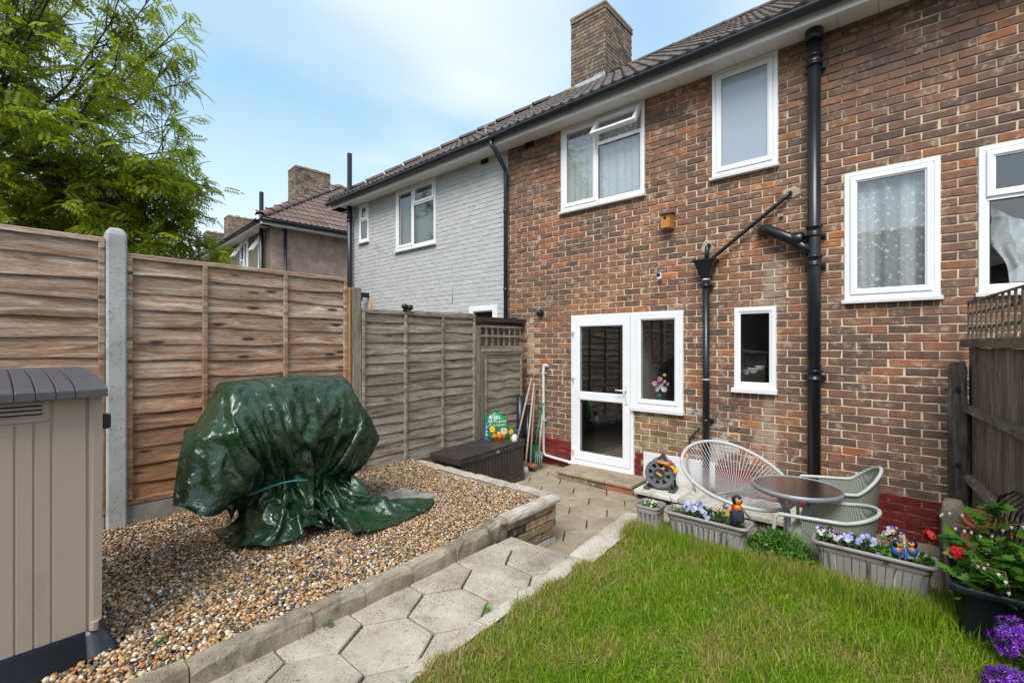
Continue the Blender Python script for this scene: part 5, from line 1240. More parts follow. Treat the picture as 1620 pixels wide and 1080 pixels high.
# ================================================================ helpers for plants
def scat(name, par, V, F, P, R, Sc, mats, kind='stuff', mi=None, smooth=False):
    v, f = scatter(np.array(V, float), np.array(F), np.array(P), R, np.array(Sc)); m = None if mi is None else np.tile(np.array(mi), len(P))
    o = obj(name, npmesh(name, v, f, mats, m, smooth), par)
    if kind: o['kind'] = kind
    return o
LEAF_V = np.array([(0,0,0), (.28,.32,.05), (.25,.70,.03), (0,1,-.06), (-.25,.70,.03), (-.28,.32,.05), (0,.5,-.03)]); LEAF_F = np.array([(0,1,6),(1,2,6),(2,3,6),(3,4,6),(4,5,6),(5,0,6)])
def lobed():
    o = [(0,0), (.14,.10), (.42,.05), (.40,.22), (.62,.34), (.40,.42), (.46,.66), (.24,.60), (.16,.80), (0,1.), (-.16,.80), (-.24,.60), (-.46,.66), (-.40,.42), (-.62,.34), (-.40,.22), (-.42,.05), (-.14,.10)]
    V = [(x, y, .10*abs(x)-.12*y*y) for x, y in o]+[(0, .42, -.02)]; n = len(o); return np.array(V), np.array([(i, (i+1) % n, n) for i in range(n)])
LOB_V, LOB_F = lobed()
def pansy(cx, par, face, petal, s=.02, seed=0, eye='petal_yel', lower=None, name='flower'):
    """five rounded petals round a yellow eye; `face` is the direction it looks at"""
    r = random.Random(seed); mb = MB(); F_ = Vector(face).normalized(); q = F_.to_track_quat('Z', 'Y').to_matrix().to_4x4(); T = Matrix.Translation(cx) @ q @ Matrix.Rotation(r.uniform(-.4,.4), 4, 'Z')
    for k, (a, sc, z) in enumerate(((70, 1.05, -.0015), (110, 1.05, -.001), (10, .9, .0), (170, .9, .0005), (-90, 1.25, .001))):
        a = rad(a); c_ = (math.cos(a)*s*.55, math.sin(a)*s*.55); pts = [(c_[0]+s*.56*sc*math.cos(t), c_[1]+s*.52*sc*math.sin(t), z+.003*math.cos(t*2+k)) for t in np.linspace(0, 2*math.pi, 9)[:-1]]
        mb.add(pts+[(c_[0], c_[1], z+.002)], [(i, (i+1) % 8, 8) for i in range(8)], True, 1 if (lower and k >= 2) else 0)
    mb.add([(s*.17*math.cos(t), s*.17*math.sin(t), .0045) for t in np.linspace(0, 2*math.pi, 7)[:-1]], [tuple(range(6))], False, 2)
    mb.xf(T); return mb.build(name, [M[petal], M[lower or petal], M[eye]], par)
def leaves(name, par, n, box_, size, mats, base=LEAF_V, fc=LEAF_F, up=.5, seed=1, droop=.6, kind='stuff', shape=None):
    g = np.random.default_rng(seed); x0, x1, y0, y1, z0, z1 = box_
    P = np.stack([g.uniform(x0, x1, n), g.uniform(y0, y1, n), g.uniform(z0, z1, n)], 1)
    if shape is not None: P = P[shape(P)]
    n = len(P); R = rotmats(g.normal(up, droop, n), g.normal(0, droop*.8, n), g.uniform(0, 6.28, n)); s = g.uniform(size*.6, size*1.2, n); S_ = np.stack([s, s, s], 1)
    return scat(name, par, base, fc, P, R, S_, mats, kind)

# ================================================================ beige storage shed
sh = thing('storage_shed', (-3.1, -.4, GZ), 'beige grooved plastic storage shed with a dark grey ribbed lid, against the left fence', 'shed')
SX = -2.69
grs = [-1.2, -1.14, -.90, -.70, -.45, -.20, -.05, .028, .079, .132, .183]
fp_ = MB(); edges = grs+[.292]
for i in range(len(edges)-1):
    a, b = edges[i]+.0022, edges[i+1]-.0022; last = i == len(edges)-2; top = 1.475 if last else 1.381
    fp_.box(SX-.03, SX+.004, a, b, .45, top, b=.003)
fp_.box(SX-.03, SX-.002, -1.2, .30, .44, 1.478); fp_.box(SX-.03, SX+.004, -1.2, .1805, 1.3855, 1.475, b=.004)
fp_.build('front_panel', M['shed_beige'], sh)
vt = MB(); vt.box(SX+.003, SX+.0075, -.40, .162, 1.408, 1.466, b=.002)
vt.build('vent_surround', M['shed_beige'], sh)
for i in range(3): MB().box(SX+.0072, SX+.009, -.39, .156, 1.415+i*.017, 1.4215+i*.017).build('vent_slot', M['dark'], sh)
MB().loft([[(SX-.03, .300, z), (SX+.012, .297, z), (SX+.016-o, .310, z), (SX+.012-o, .338+o, z), (SX-.03, .342+o, z)] for z, o in ((.475, -.014), (.51, -.014), (.512, .0), (1.475, .004))], True, False, 0, True).box(SX-.9, SX-.032, .300, .335, .44, 1.475).box(SX-.9, SX-.85, -1.2, .30, .44, 1.475).build('corner_post', M['shed_beige'], sh)
prf = [(SX-.85, 1.578), (SX-.62, 1.576), (SX-.42, 1.570), (SX-.24, 1.560), (SX-.10, 1.547), (SX-.01, 1.535), (SX+.055, 1.523), (SX+.075, 1.515)]
lid = MB(); le_ = [-1.3, -.9, -.5, -.2, -.04, .018, .076, .134, .192, .250]
for i in range(len(le_)):
    a = le_[i]; b = le_[i+1]-.003 if i+1 < len(le_) else .350
    lid.loft([[(x, y, z-(.004 if y in (a, b) else 0)) for x, z in prf]+[(SX+.078, y, 1.509), (SX+.078, y, 1.480), (SX+.065, y, 1.478), (SX-.85, y, 1.52)] for y in (a, a+.004, b-.004, b)], True, False, 0, True)
lid.box(SX-.85, SX+.070, -1.28, .345, 1.487, 1.505); lid.build('ribbed_lid', M['shed_lid'], sh)
bs_ = MB().loft([[(SX+.010, y, .475), (SX+.022, y, .455), (SX+.040, y, .42), (SX+.062, y, .385), (SX+.070, y, .372), (SX+.072, y, .335), (SX-.1, y, .335), (SX-.1, y, .47)] for y in (-1.25, .285)], True, True, 0, True)
bs_.loft([[(SX+.010-k*.012, .285+k*.055, .475-.01*k), (SX+.022-k*.016, .285+k*.075, .455-.01*k), (SX+.040-k*.02, .285+k*.090, .42-.01*k), (SX+.062-k*.03, .285+k*.105, .385), (SX+.070-k*.032, .285+k*.11, .372), (SX+.072-k*.032, .285+k*.112, .335), (SX-.1, .285, .335), (SX-.1, .285, .47)] for k in (0, .5, .85, 1)], True, True, 0, True)
bs_.box(SX-.9, SX, .30, .37, .335, .44, b=.02); bs_.build('base', M['shed_base'], sh)
MB().box(SX-.045, SX-.004, .342, .372, 1.33, 1.395, b=.005).lathe([(.012,0),(.012,.012),(.002,.012)], (SX-.02, .360, 1.36), 10).build('black_latch', M['blackpipe'], sh)

# ================================================================ dark storage box, compost, bottle
bx = thing('storage_box', (-4.0, 3.95, 0), 'dark brown resin storage box with a gently sloping lid in the corner by the trellis', 'storage box')
X0, X1, Y0, Y1 = -4.22, -3.74, 3.40, 4.50
Tb = Matrix.Translation((0, 3.95, 0)) @ Matrix.Rotation(rad(2.6), 4, 'X') @ Matrix.Translation((0, -3.95, 0))
g_ = MB(); y = Y0+.02
while y < Y1-.03:
    b = min(y+.052, Y1-.02); g_.box(X1-.02, X1-.006, y+.001, b-.001, .04, .42, b=.003); y += .054
g_.build('grooved_front', M['boxbrown'], bx)
MB().box(X0+.02, X1-.012, Y0+.012, Y1-.012, -.02, .44, b=.02).box(X1-.03, X1+.002, Y0+.005, Y1-.004, 0, .045, b=.006).build('body', M['boxbrown'], bx)
nseg = 12; ld = MB()
for i in range(8):
    a = X0-.005+(X1+.012-X0+.005)*i/8; b = X0-.005+(X1+.012-X0+.005)*(i+1)/8
    ld.box(a+.0012, b-.0012, Y0-.012, Y1+.012, .468, .490, b=.004)
ld.box(X0, X1+.010, Y0-.010, Y1+.010, .405, .470, b=.012).xf(Tb).build('lid', M['boxbrown'], bx)
MB().box(X1+.008, X1+.022, 3.98, 4.03, .425, .452, b=.003).xf(Tb).build('hasp', M['greymetal'], bx)
MB().box(X0+.04, X1-.04, Y0-.016, Y0-.009, .395, .400).xf(Tb).build('end_slot', M['dark'], bx)

bagm = {}
def bagmat(n, c): M['bag_'+n] = plast('bag '+n+' film', c, .25)
for n_, c_ in (('green', (.015,.20,.05)), ('blue', (.05,.22,.60)), ('white', (.78,.80,.78)), ('orange', (.75,.16,.02)), ('yellow', (.80,.55,.03)), ('lime', (.35,.55,.05)), ('cream', (.72,.66,.48)), ('dkgreen', (.01,.07,.02)), ('red', (.6,.04,.03))): bagmat(n_, c_)
bag = thing('compost_bag', (-4.03, 4.32, .5), 'green and blue bag of compost tied at the neck, standing on the dark storage box', 'bag')
BQ = Matrix.Translation((-4.02, 4.27, .492)) @ Matrix.Rotation(rad(40), 4, 'Z')
def bagp(u, v, off=0., side=-1):            # u -1..1 across, v 0..1 up, front faces local -Y
    w_ = .155*(1-.10*v)*(1 if v < .70 else max(.16, math.cos((v-.70)/.30*1.45)))
    t_ = .070*math.sqrt(max(0, 1-u*u*.96))*(1-.25*v)*min(1, .35+v*4)*(1 if v < .72 else max(.25, 1-(v-.72)*2.7))
    cr_ = .004*math.sin(u*9+v*7)+.003*math.sin(u*17-v*21)
    return (u*w_+.008*math.sin(v*5), side*(t_+off)+cr_*(1 if side < 0 else -1)*.6, v*.36)
nu, nv = 22, 18; rows = []
for j in range(nv+1):
    v = j/nv; rows.append([bagp(u, v) for u in np.linspace(-1, 1, nu+1)]+[bagp(u, v, side=1) for u in np.linspace(1, -1, nu+1)])
MB().loft(rows, True, True, 0, True).xf(BQ).build('bag_body', M['bag_green'], bag)
MB().loft([[(x*s_, y*s_*.8, z) for x, y in rrect(.022, .018, .015, 14)] for z, s_ in ((.345, .9), (.352, .55), (.36, .9), (.385, 1.3), (.395, 1.2))], True, True, 0, True).xf(BQ).build('tied_neck', M['bag_green'], bag)
def patch(pts, m, name='printed_patch', off=.0018, res=1, c=None):
    c = c or (sum(p[0] for p in pts)/len(pts), sum(p[1] for p in pts)/len(pts)); rings = []
    for k in (1, .75, .5, .25, .02): rings.append([bagp(c[0]+(u-c[0])*k, c[1]+(v-c[1])*k, off) for u, v in pts])
    return MB().loft(rings, True, True, 0, False).xf(BQ).build(name, M[m], bag)
def ell(cu, cv, a, b, n=16, a0=0): return [(cu+a*math.cos(t+a0), cv+b*math.sin(t+a0)) for t in np.linspace(0, 2*math.pi, n, endpoint=False)]
patch([(-.97,.02),(-.72,.02),(-.76,.3),(-.74,.6),(-.40,.80),(-.55,.92),(-.95,.75)], 'bag_blue', c=(-.84,.42)); patch([(-.74,.50),(-.62,.50),(-.30,.82),(-.42,.84)], 'bag_lime', off=.0026)
for a_, b_ in ((-.86, .22), (-.87, .34), (-.86, .48), (-.62, .84)): patch(ell(a_, b_, .07, .035), 'bag_white', off=.003)
patch(ell(.15, .165, .56, .135), 'bag_orange', off=.0024)
for k in range(4): patch(ell(-.22+k*.22, .165, .035, .115), 'bag_yellow' if k % 2 == 0 else 'bag_red', off=.0032)
patch(ell(-.38, .42, .24, .10), 'bag_yellow', off=.0026); patch(ell(-.38, .42, .08, .035), 'bag_orange', off=.0034)
patch(ell(-.60, .40, .10, .06), 'bag_dkgreen', off=.0024); patch(ell(-.10, .32, .13, .05), 'bag_red', off=.003); patch(ell(.16, .31, .09, .035), 'bag_white', off=.003)
patch(ell(.60, .36, .30, .12), 'bag_cream', off=.0024); patch(ell(.12, .83, .30, .045), 'bag_white', off=.0024); patch(ell(.12, .83, .24, .025), 'bag_dkgreen', off=.0032)
patch([(-.95,.0),(.9,.0),(.9,.035),(-.95,.035)], 'bag_blue', off=.003)
def bagtext(s_, u, v, size, m):
    cu = bpy.data.curves.new('t', 'FONT'); cu.body = s_; cu.size = size; cu.align_x = 'CENTER'; cu.resolution_u = 2; o = bpy.data.objects.new('t', cu); COL.objects.link(o)
    bpy.context.view_layer.update(); me = bpy.data.meshes.new_from_object(o.evaluated_get(bpy.context.evaluated_depsgraph_get())); bpy.data.objects.remove(o)
    for vv in me.vertices:
        x, y = vv.co.x, vv.co.y; p = bagp(u+x/.145, v+y/.36+.10*x, .0042); vv.co = BQ @ Vector(p)
    me.materials.clear(); me.materials.append(M[m]); obj('printed_lettering', me, bag)
bagtext('All-Purpose', .10, .655, .050, 'bag_white'); bagtext('Compost', .15, .535, .052, 'bag_white'); bagtext('with', .60, .42, .018, 'bag_dkgreen'); bagtext('All Natural', .60, .365, .020, 'bag_dkgreen'); bagtext('feed', .60, .315, .018, 'bag_dkgreen')
sb = thing('spray_bottle', (-3.90, 4.44, .5), 'small white bottle with a green and yellow trigger head in front of the compost bag', 'bottle')
bq = (-3.80, 4.36, .498)
MB().lathe([(.036,0),(.040,.01),(.038,.05),(.026,.085),(.015,.095)], bq, 16).build('bottle', M['whiteplast'], sb)
MB().lathe([(.018,.09),(.020,.115),(.018,.13)], bq, 12).box(bq[0]-.05, bq[0]+.045, bq[1]-.015, bq[1]+.015, bq[2]+.125, bq[2]+.155, b=.006).build('trigger_head', M['greenpl'], sb)
MB().lathe([(.030,-.02),(.034,0),(.020,.012),(.001,.013)], (bq[0]-.02, bq[1]-.03, bq[2]+.12), 14, axis='y').build('round_nozzle', M['yellow'], sb)
MB().tube([(bq[0]+.04, bq[1], bq[2]+.14), (bq[0]+.07, bq[1]+.02, bq[2]+.13)], .008, 8).build('blue_tip', M['bluepl'], sb)
MB().box(bq[0]-.03, bq[0]+.0, bq[1]-.0405, bq[1]-.036, bq[2]+.02, bq[2]+.06).build('bottle_label', M['bag_lime'], sb)

# ================================================================ garden tools leaning in the corner
def wp(px, py, Y): return (ux(px, Y), Y, uz(px, py, Y))
def pole(name, a, b, r_, m, label, cat, extra=None):
    t = thing(name, b, label, cat); MB().tube([b, tuple((Vector(a)+Vector(b))/2), a], r_, 10).build('shaft', M[m], t)
    if extra: extra(t)
    return t
pole('broom_pole', wp(841, 597, 5.22), wp(817, 700, 4.72), .013, 'handle', 'wooden pole leaning left of the other poles, its foot behind the storage box', 'pole')
def mop(t):
    b = wp(831, 738, 4.72); MB().lathe([(.03,0),(.045,-.05),(.03,-.10)], b, 10).build('mop_head', M['whiteplast'], t)
pole('mop', wp(845, 606, 5.22), wp(831, 738, 4.72), .012, 'handle', 'mop with a wooden handle leaning between the wooden poles by the trellis', 'mop', mop)
def brm(t):
    b = wp(839, 740, 4.86); MB().box(b[0]-.15, b[0]+.10, b[1]-.05, b[1]+.04, .055, .10, b=.01).build('broom_head', M['terracotta'], t)
    mb = MB()
    for i in range(60): x = b[0]-.145+.24*rnd.random(); y = b[1]-.045+.08*rnd.random(); mb.tube([(x, y, .056), (x+rnd.uniform(-.01,.01), y+rnd.uniform(-.01,.01), .002)], .002, 4)
    o = mb.build('bristles', M['soil'], t); o['kind'] = 'stuff'
pole('broom', wp(846, 613, 5.24), (wp(839, 740, 4.86)[0], 4.86, .10), .0125, 'handle', 'broom standing on its red brown head against the brick wall', 'broom', brm)
def spade(t):
    b = wp(848, 716, 5.0); MB().loft([[(b[0]-w_, 5.0-d_, z), (b[0]+w_, 5.0+.0-d_, z), (b[0]+w_, 5.012-d_, z), (b[0]-w_, 5.012-d_, z)] for w_, d_, z in ((.035, .0, .32), (.075, .005, .28), (.085, .01, .15), (.08, .0, .03))], True, False, 0, True).build('spade_blade', M['greenpl'], t)
    a = wp(856, 642, 5.2); MB().tube([(a[0]-.05, a[1], a[2]+.03), (a[0], a[1], a[2]-.05), (a[0]+.05, a[1], a[2]+.03), (a[0]-.05, a[1], a[2]+.03)], .011, 8).build('spade_grip', M['greenpl'], t)
pole('garden_spade', wp(856, 648, 5.2), (wp(847, 716, 5.0)[0], 5.0, .30), .014, 'greenpl', 'green garden spade with a triangular grip leaning beside the white pipe', 'spade', spade)
def fork(t):
    b = wp(853, 716, 4.98); mb = MB()
    for i in range(4): x = b[0]-.05+i*.033; mb.tube([(x, 4.98, .24), (x, 4.97, .12), (x, 4.955, .01)], .006, 6)
    mb.tube([(b[0]-.05, 4.98, .24), (b[0]+.05, 4.98, .24)], .008, 6); mb.build('fork_tines', M['greymetal'], t)
pole('garden_fork', wp(858, 655, 5.16), (wp(853, 716, 4.98)[0], 4.98, .24), .013, 'handle', 'thin wooden-handled garden fork nearest the white overflow pipe', 'fork', fork)
one('rolled_membrane', MB().lathe([(.05,0),(.052,.5),(.05,.98)], (ux(823, 4.95), 4.95, 0), 16).lathe([(.04,.98),(.03,.975),(.005,.97)], (ux(823, 4.95), 4.95, 0), 12), M['pot_black'], 'black roll of membrane standing behind the poles at the trellis corner', 'roll')
one('black_cane_bundle', MB().tube([wp(835, 640, 5.1), wp(834, 742, 4.95)], .035, 10), M['pot_black'], 'black sheathed bundle standing between the broom and the mop', 'bundle')

# ================================================================ on the house wall
x, z = fac(1060, 352)
bb = thing('bird_box', (x, WALL, z), 'small orange wooden bird box high on the brick wall between the upstairs windows', 'bird box')
MB().box(x-.055, x+.055, WALL-.135, WALL-.004, z-.085, z+.075, b=.003).build('box', M['birdbox'], bb)
MB().loft([[(xx, WALL-.16, z+.070), (xx, WALL-.16, z+.084), (xx, WALL-.003, z+.115), (xx, WALL-.003, z+.100)] for xx in (x-.07, x+.07)], True, False, 0, True).build('roof', M['oldpost'], bb)
MB().lathe([(.018,0),(.018,-.002),(.001,-.002)], (x-.005, WALL-.136, z+.03), 14, axis='y').build('entrance_hole', M['dark'], bb)
x, z = fac(1046, 438)
sc_ob = thing('security_camera', (x, WALL, z), 'small white security camera with a black face on the brick wall above the side window', 'camera')
MB().box(x-.028, x+.028, WALL-.075, WALL-.035, z-.04, z+.045, b=.012).lathe([(.016,0),(.016,-.04)], (x, WALL, z), 10, axis='y').build('housing', M['whiteplast'], sc_ob)
MB().box(x-.020, x+.020, WALL-.081, WALL-.073, z-.005, z+.038, b=.003).build('lens_face', M['solar'], sc_ob)
x, z = fac(856, 495)
wl_ = thing('bulkhead_lamp', (x, WALL, z), 'round black bulkhead lamp on the brick wall left of the glazed door', 'lamp')
MB().lathe([(.052,0),(.055,-.02),(.048,-.035)], (x, WALL, z), 20, axis='y').build('lamp_base', M['blackpipe'], wl_)
MB().lathe([(.046,-.034),(.044,-.06),(.028,-.082),(.001,-.088)], (x, WALL, z), 20, axis='y').build('lamp_dome', M['solar'], wl_)
# flowers and bowls behind the panes
vs_ = thing('flower_vase', (ux(1044, 5.47), 5.47, .95), 'pink and white bouquet in a green vase behind the side window', 'vase')
vx, vz = ux(1043, 5.47), uz(1043, 627, 5.47)
MB().lathe([(.030,0),(.036,.02),(.024,.05),(.032,.08)], (vx, 5.47, vz-.05), 14).build('vase', M['greenpl'], vs_)
MB().box(sw[0]+.02, sw[1]-.02, WALL+.09, WALL+.30, .93, .945).build('window_board', M['upvc'], house)
for i, (a, b, s_, m_) in enumerate(((1036, 607, .05, 'petal_pnk'), (1050, 604, .035, 'petal_pnk'), (1043, 599, .05, 'petal_pnk'), (1038, 616, .05, 'petal_wht'), (1049, 616, .055, 'petal_wht'), (1043, 610, .045, 'petal_wht'), (1054, 608, .03, 'petal_pnk'), (1048, 594, .03, 'petal_yel'))):
    px_ = Vector((ux(a, 5.44), 5.44+.01*i, uz(a, b, 5.44)))
    for k in range(3): pansy(px_+Vector((rnd.uniform(-.01,.01), rnd.uniform(-.01,.01), rnd.uniform(-.01,.01))), vs_, (rnd.uniform(-.5,.5), -1, rnd.uniform(0,.8)), m_, s_*.6, i*3+k, eye=m_)
one('dish_rack', MB().lathe([(.02,0),(.06,.05),(.065,.055)], (ux(1192, 5.55), 5.55, uz(1192, 590, 5.55)), 16).lathe([(.02,0),(.05,.04),(.052,.045)], (ux(1203, 5.6), 5.6, uz(1203, 585, 5.6)), 16).lathe([(.02,0),(.04,.05),(.042,.05)], (ux(1181, 5.5), 5.5, uz(1181, 592, 5.5)), 14), M['whiteplast'], 'white bowls on the sill behind the small kitchen window', 'bowls')
MB().box(w5[0], w5[1], WALL+.09, WALL+.55, 1.245, 1.262).build('window_board', M['upvc'], house)

# ================================================================ hose reel
RX, RYc, RZc = -2.165, 4.965, .285
rl = thing('hose_reel', (RX, RYc, .104), 'grey hose reel with a yellow hose gun on the white ledge beside the door', 'hose reel')
RT = Matrix.Translation((RX, RYc, RZc)) @ Matrix.Rotation(rad(10), 4, 'Z')
def annulus(y0, y1, r0, r1, n=40, c=(0,0,0)): return MB().loft([[(c[0]+r*math.cos(t), y, c[2]+r*math.sin(t)) for t in np.linspace(0, 2*math.pi, n, endpoint=False)] for r, y in ((r0, y1), (r0, y0), (r1-.006, y0), (r1, y0+.006), (r1, y1), (r0, y1))], True, False)
fw = annulus(-.085, -.070, .118, .158); fw.v += []
a2 = annulus(-.088, -.070, .0, .074)
fw.add(a2.v, a2.f)
for k in range(8):
    t = 2*math.pi*k/8+.2; c_, s_ = math.cos(t), math.sin(t); w2 = .017
    q = [(.070*c_-w2*s_, .070*s_+w2*c_), (.070*c_+w2*s_, .070*s_-w2*c_), (.122*c_+w2*1.1*s_, .122*s_-w2*1.1*c_), (.122*c_-w2*1.1*s_, .122*s_+w2*1.1*c_)]
    fw.loft([[(a, -.084, b) for a, b in q], [(a, -.070, b) for a, b in q]], True, False, 0, True)
fw.xf(RT).build('front_wheel', M['reel_grey'], rl)
annulus(.062, .078, .02, .155).xf(RT).build('rear_wheel', M['reel_grey'], rl)
MB().lathe([(.060,-.0895),(.063,-.086),(.063,-.08)], (0,0,0), 28, axis='y').xf(RT).build('hub', M['reel_dark'], rl)
MB().box(-.032, .032, -.094, -.089, -.010, .010, b=.003).xf(RT @ Matrix.Rotation(rad(28), 4, 'Y')).build('hub_badge', M['yellow'], rl)
MB().lathe([(.013,-.105),(.014,-.09),(.012,-.07)], (.045,0,.068), 12, axis='y').xf(RT).build('crank_knob', M['yellow'], rl)
hc = MB()
for k in range(7):
    rr = .125-.0*k; hc.tube([(rr*math.cos(t), -.055+k*.018, rr*math.sin(t)) for t in np.linspace(0, 2*math.pi, 30, endpoint=False)], .0088, 6, closed=True)
hc.xf(RT).build('wound_hose', M['hose'], rl)
fr = MB()
for y in (-.058, .090):
    fr.tube([(-.135, y, -.165), (-.06, y, -.05), (0, y, 0)], .016, 8); fr.tube([(.135, y, -.165), (.115, y, -.02), (.05, y, .12), (0, y, .185)], .016, 8)
fr.loft([[(x, y, z) for x, z in ((-.06, .13), (.0, .195), (.055, .125))] for y in (-.02, .095)], True, False, 0, True)
fr.xf(RT).build('frame', M['reel_dark'], rl)
ft = MB()
for s_ in (-1, 1): ft.box(s_*.135-.035, s_*.135+.035, -.12, .11, -.181, -.150, b=.012)
ft.xf(RT).build('foot', M['reel_dark'], rl)
gn = thing('hose_gun', (RX+.1, 4.9, .42), 'yellow and orange hose gun hooked on top of the hose reel', 'hose gun')
MB().tube([(-.02, -.10, .135), (.06, -.105, .13), (.12, -.11, .118)], [.015, .018, .016], 12).xf(RT).build('barrel', M['orange'], gn)
MB().tube([(.12, -.11, .118), (.150, -.112, .098), (.178, -.115, .070)], [.016, .014, .020], 12).tube([(.176, -.115, .072), (.192, -.118, .048)], [.026, .028], 14).xf(RT).build('nozzle_head', M['yellow'], gn)
MB().tube([(.125, -.112, .128), (.14, -.114, .138)], .017, 10).xf(RT).build('red_dial', M['redpl'], gn)
tp = thing('tap_connector', (ux(1087, 5.24), 5.24, .36), 'yellow hose connector below the black feed pipe, above the white panel', 'hose connector')
tx_, tz_ = ux(1087, 5.24), uz(1087, 722, 5.24)
MB().lathe([(.010,.05),(.014,.03),(.020,.005),(.016,-.01)], (tx_, 5.24, tz_-.02), 12).build('connector', M['yellow'], tp)
MB().lathe([(.018,0),(.014,.03),(.010,.05)], (tx_, 5.24, tz_+.045), 10).build('tap_body', M['orange'], tp)
one('garden_hose', MB().tube([(tx_, 5.24, tz_-.03), (tx_+.005, 5.23, tz_-.10), (ux(1092, 5.2), 5.2, uz(1092, 752, 5.2)), (ux(1099, 5.15), 5.15, uz(1099, 772, 5.15)), (ux(1100, 5.1), 5.1, .11)], .011, 8), M['hose'], 'grey garden hose hanging from the yellow connector down to the white ledge', 'hose')

# ================================================================ acapulco chair
ac = thing('string_chair', (-1.18, 4.15, 0), 'round pale grey string chair beside the glass table', 'chair')
Cc = Vector((-1.17, 4.20, .585)); Av = Vector((.375, -.30, -.155)); Bv = Vector((.255, .265, .035)); Nn = Av.cross(Bv).normalized()
if Nn.z < 0: Nn = -Nn
def hoop(t):
    a = math.cos(t); b = math.sin(t); w_ = 1.0-.10*a; return Cc+Av*a+Bv*b*w_*1.02+Nn*(.05*a*a)
MB().tube([hoop(t) for t in np.linspace(0, 2*math.pi, 64, endpoint=False)], .015, 10, closed=True).build('hoop', M['hoopgrey'], ac)
low = Cc-Nn*.21-Av*.15
bar = [low-Bv*.42, low+Bv*.42]
MB().tube([bar[0]-Nn*-.0, (bar[0]+bar[1])/2-Nn*.008, bar[1]], .010, 8).build('seat_bar', M['greymetal'], ac)
ns = 44
for k in range(ns):                 # back strings
    t = math.pi+(-.5+(k+.5)/ns)*math.pi*1.16; u = ((k+.5)/ns-.5); p = hoop(t); q = low+Bv*(-u*.80)
    if (p-q).dot(Bv)*(-u) < -1: pass
    MB().tube([p, (p+q)/2-Nn*.015, q], .0032, 5).build('string', M['cord'], ac)
for k in range(26):                 # seat strings
    t = (-.5+(k+.5)/26)*math.pi*.84; u = ((k+.5)/26-.5); p = hoop(t); q = low+Bv*(u*.80)
    MB().tube([p, (p+q)/2-Nn*.03, q], .0032, 5).build('string', M['cord'], ac)
lg = MB(); gl0 = [Vector((-1.42, 4.42, 0)), Vector((-1.30, 3.92, 0)), Vector((-.92, 4.38, 0)), Vector((-.85, 3.98, 0))]
for q_, h_ in zip(gl0, (2.6, 4.1, 1.2, 5.6)):
    MB().tube([low+Vector((0,0,0)), Vector((q_.x*.5+low.x*.5, q_.y*.5+low.y*.5, .20)), q_], .010, 8).build('leg', M['greymetal'], ac)
MB().tube([gl0[0]+Vector((0,0,.02)), gl0[1]+Vector((0,0,.02)), gl0[3]+Vector((0,0,.02)), gl0[2]+Vector((0,0,.02))], .009, 8, closed=True).build('base_ring', M['greymetal'], ac)

# ================================================================ bistro table
tb = thing('bistro_table', (-.685, 3.93, 0), 'small round garden table with a smoked glass top and blue grey legs', 'table')
tc_ = (-.685, 3.93, 0); TZ = .67
MB().loft([[(tc_[0]+r*math.cos(t), tc_[1]+r*math.sin(t), z) for t in np.linspace(0, 2*math.pi, 56, endpoint=False)] for r, z in ((.276, TZ-.008), (.282, TZ+.0), (.290, TZ-.003), (.293, TZ-.016), (.289, TZ-.032), (.282, TZ-.036), (.276, TZ-.03), (.276, TZ-.008))], True, True).build('table_rim', M['greymetal'], tb)
MB().lathe([(.278, TZ-.014), (.278, TZ-.006)], tc_, 56, smooth=False).build('table_glass', M['tglass'], tb)
for k in range(4):
    a = rad(45+90*k+12); c_, s_ = math.cos(a), math.sin(a)
    MB().tube([(tc_[0]+.17*c_, tc_[1]+.17*s_, TZ-.04), (tc_[0]+.07*c_, tc_[1]+.07*s_, .45), (tc_[0]+.07*c_, tc_[1]+.07*s_, .25), (tc_[0]+.24*c_, tc_[1]+.24*s_, 0)], .016, 10).build('leg', M['tablemetal'], tb)

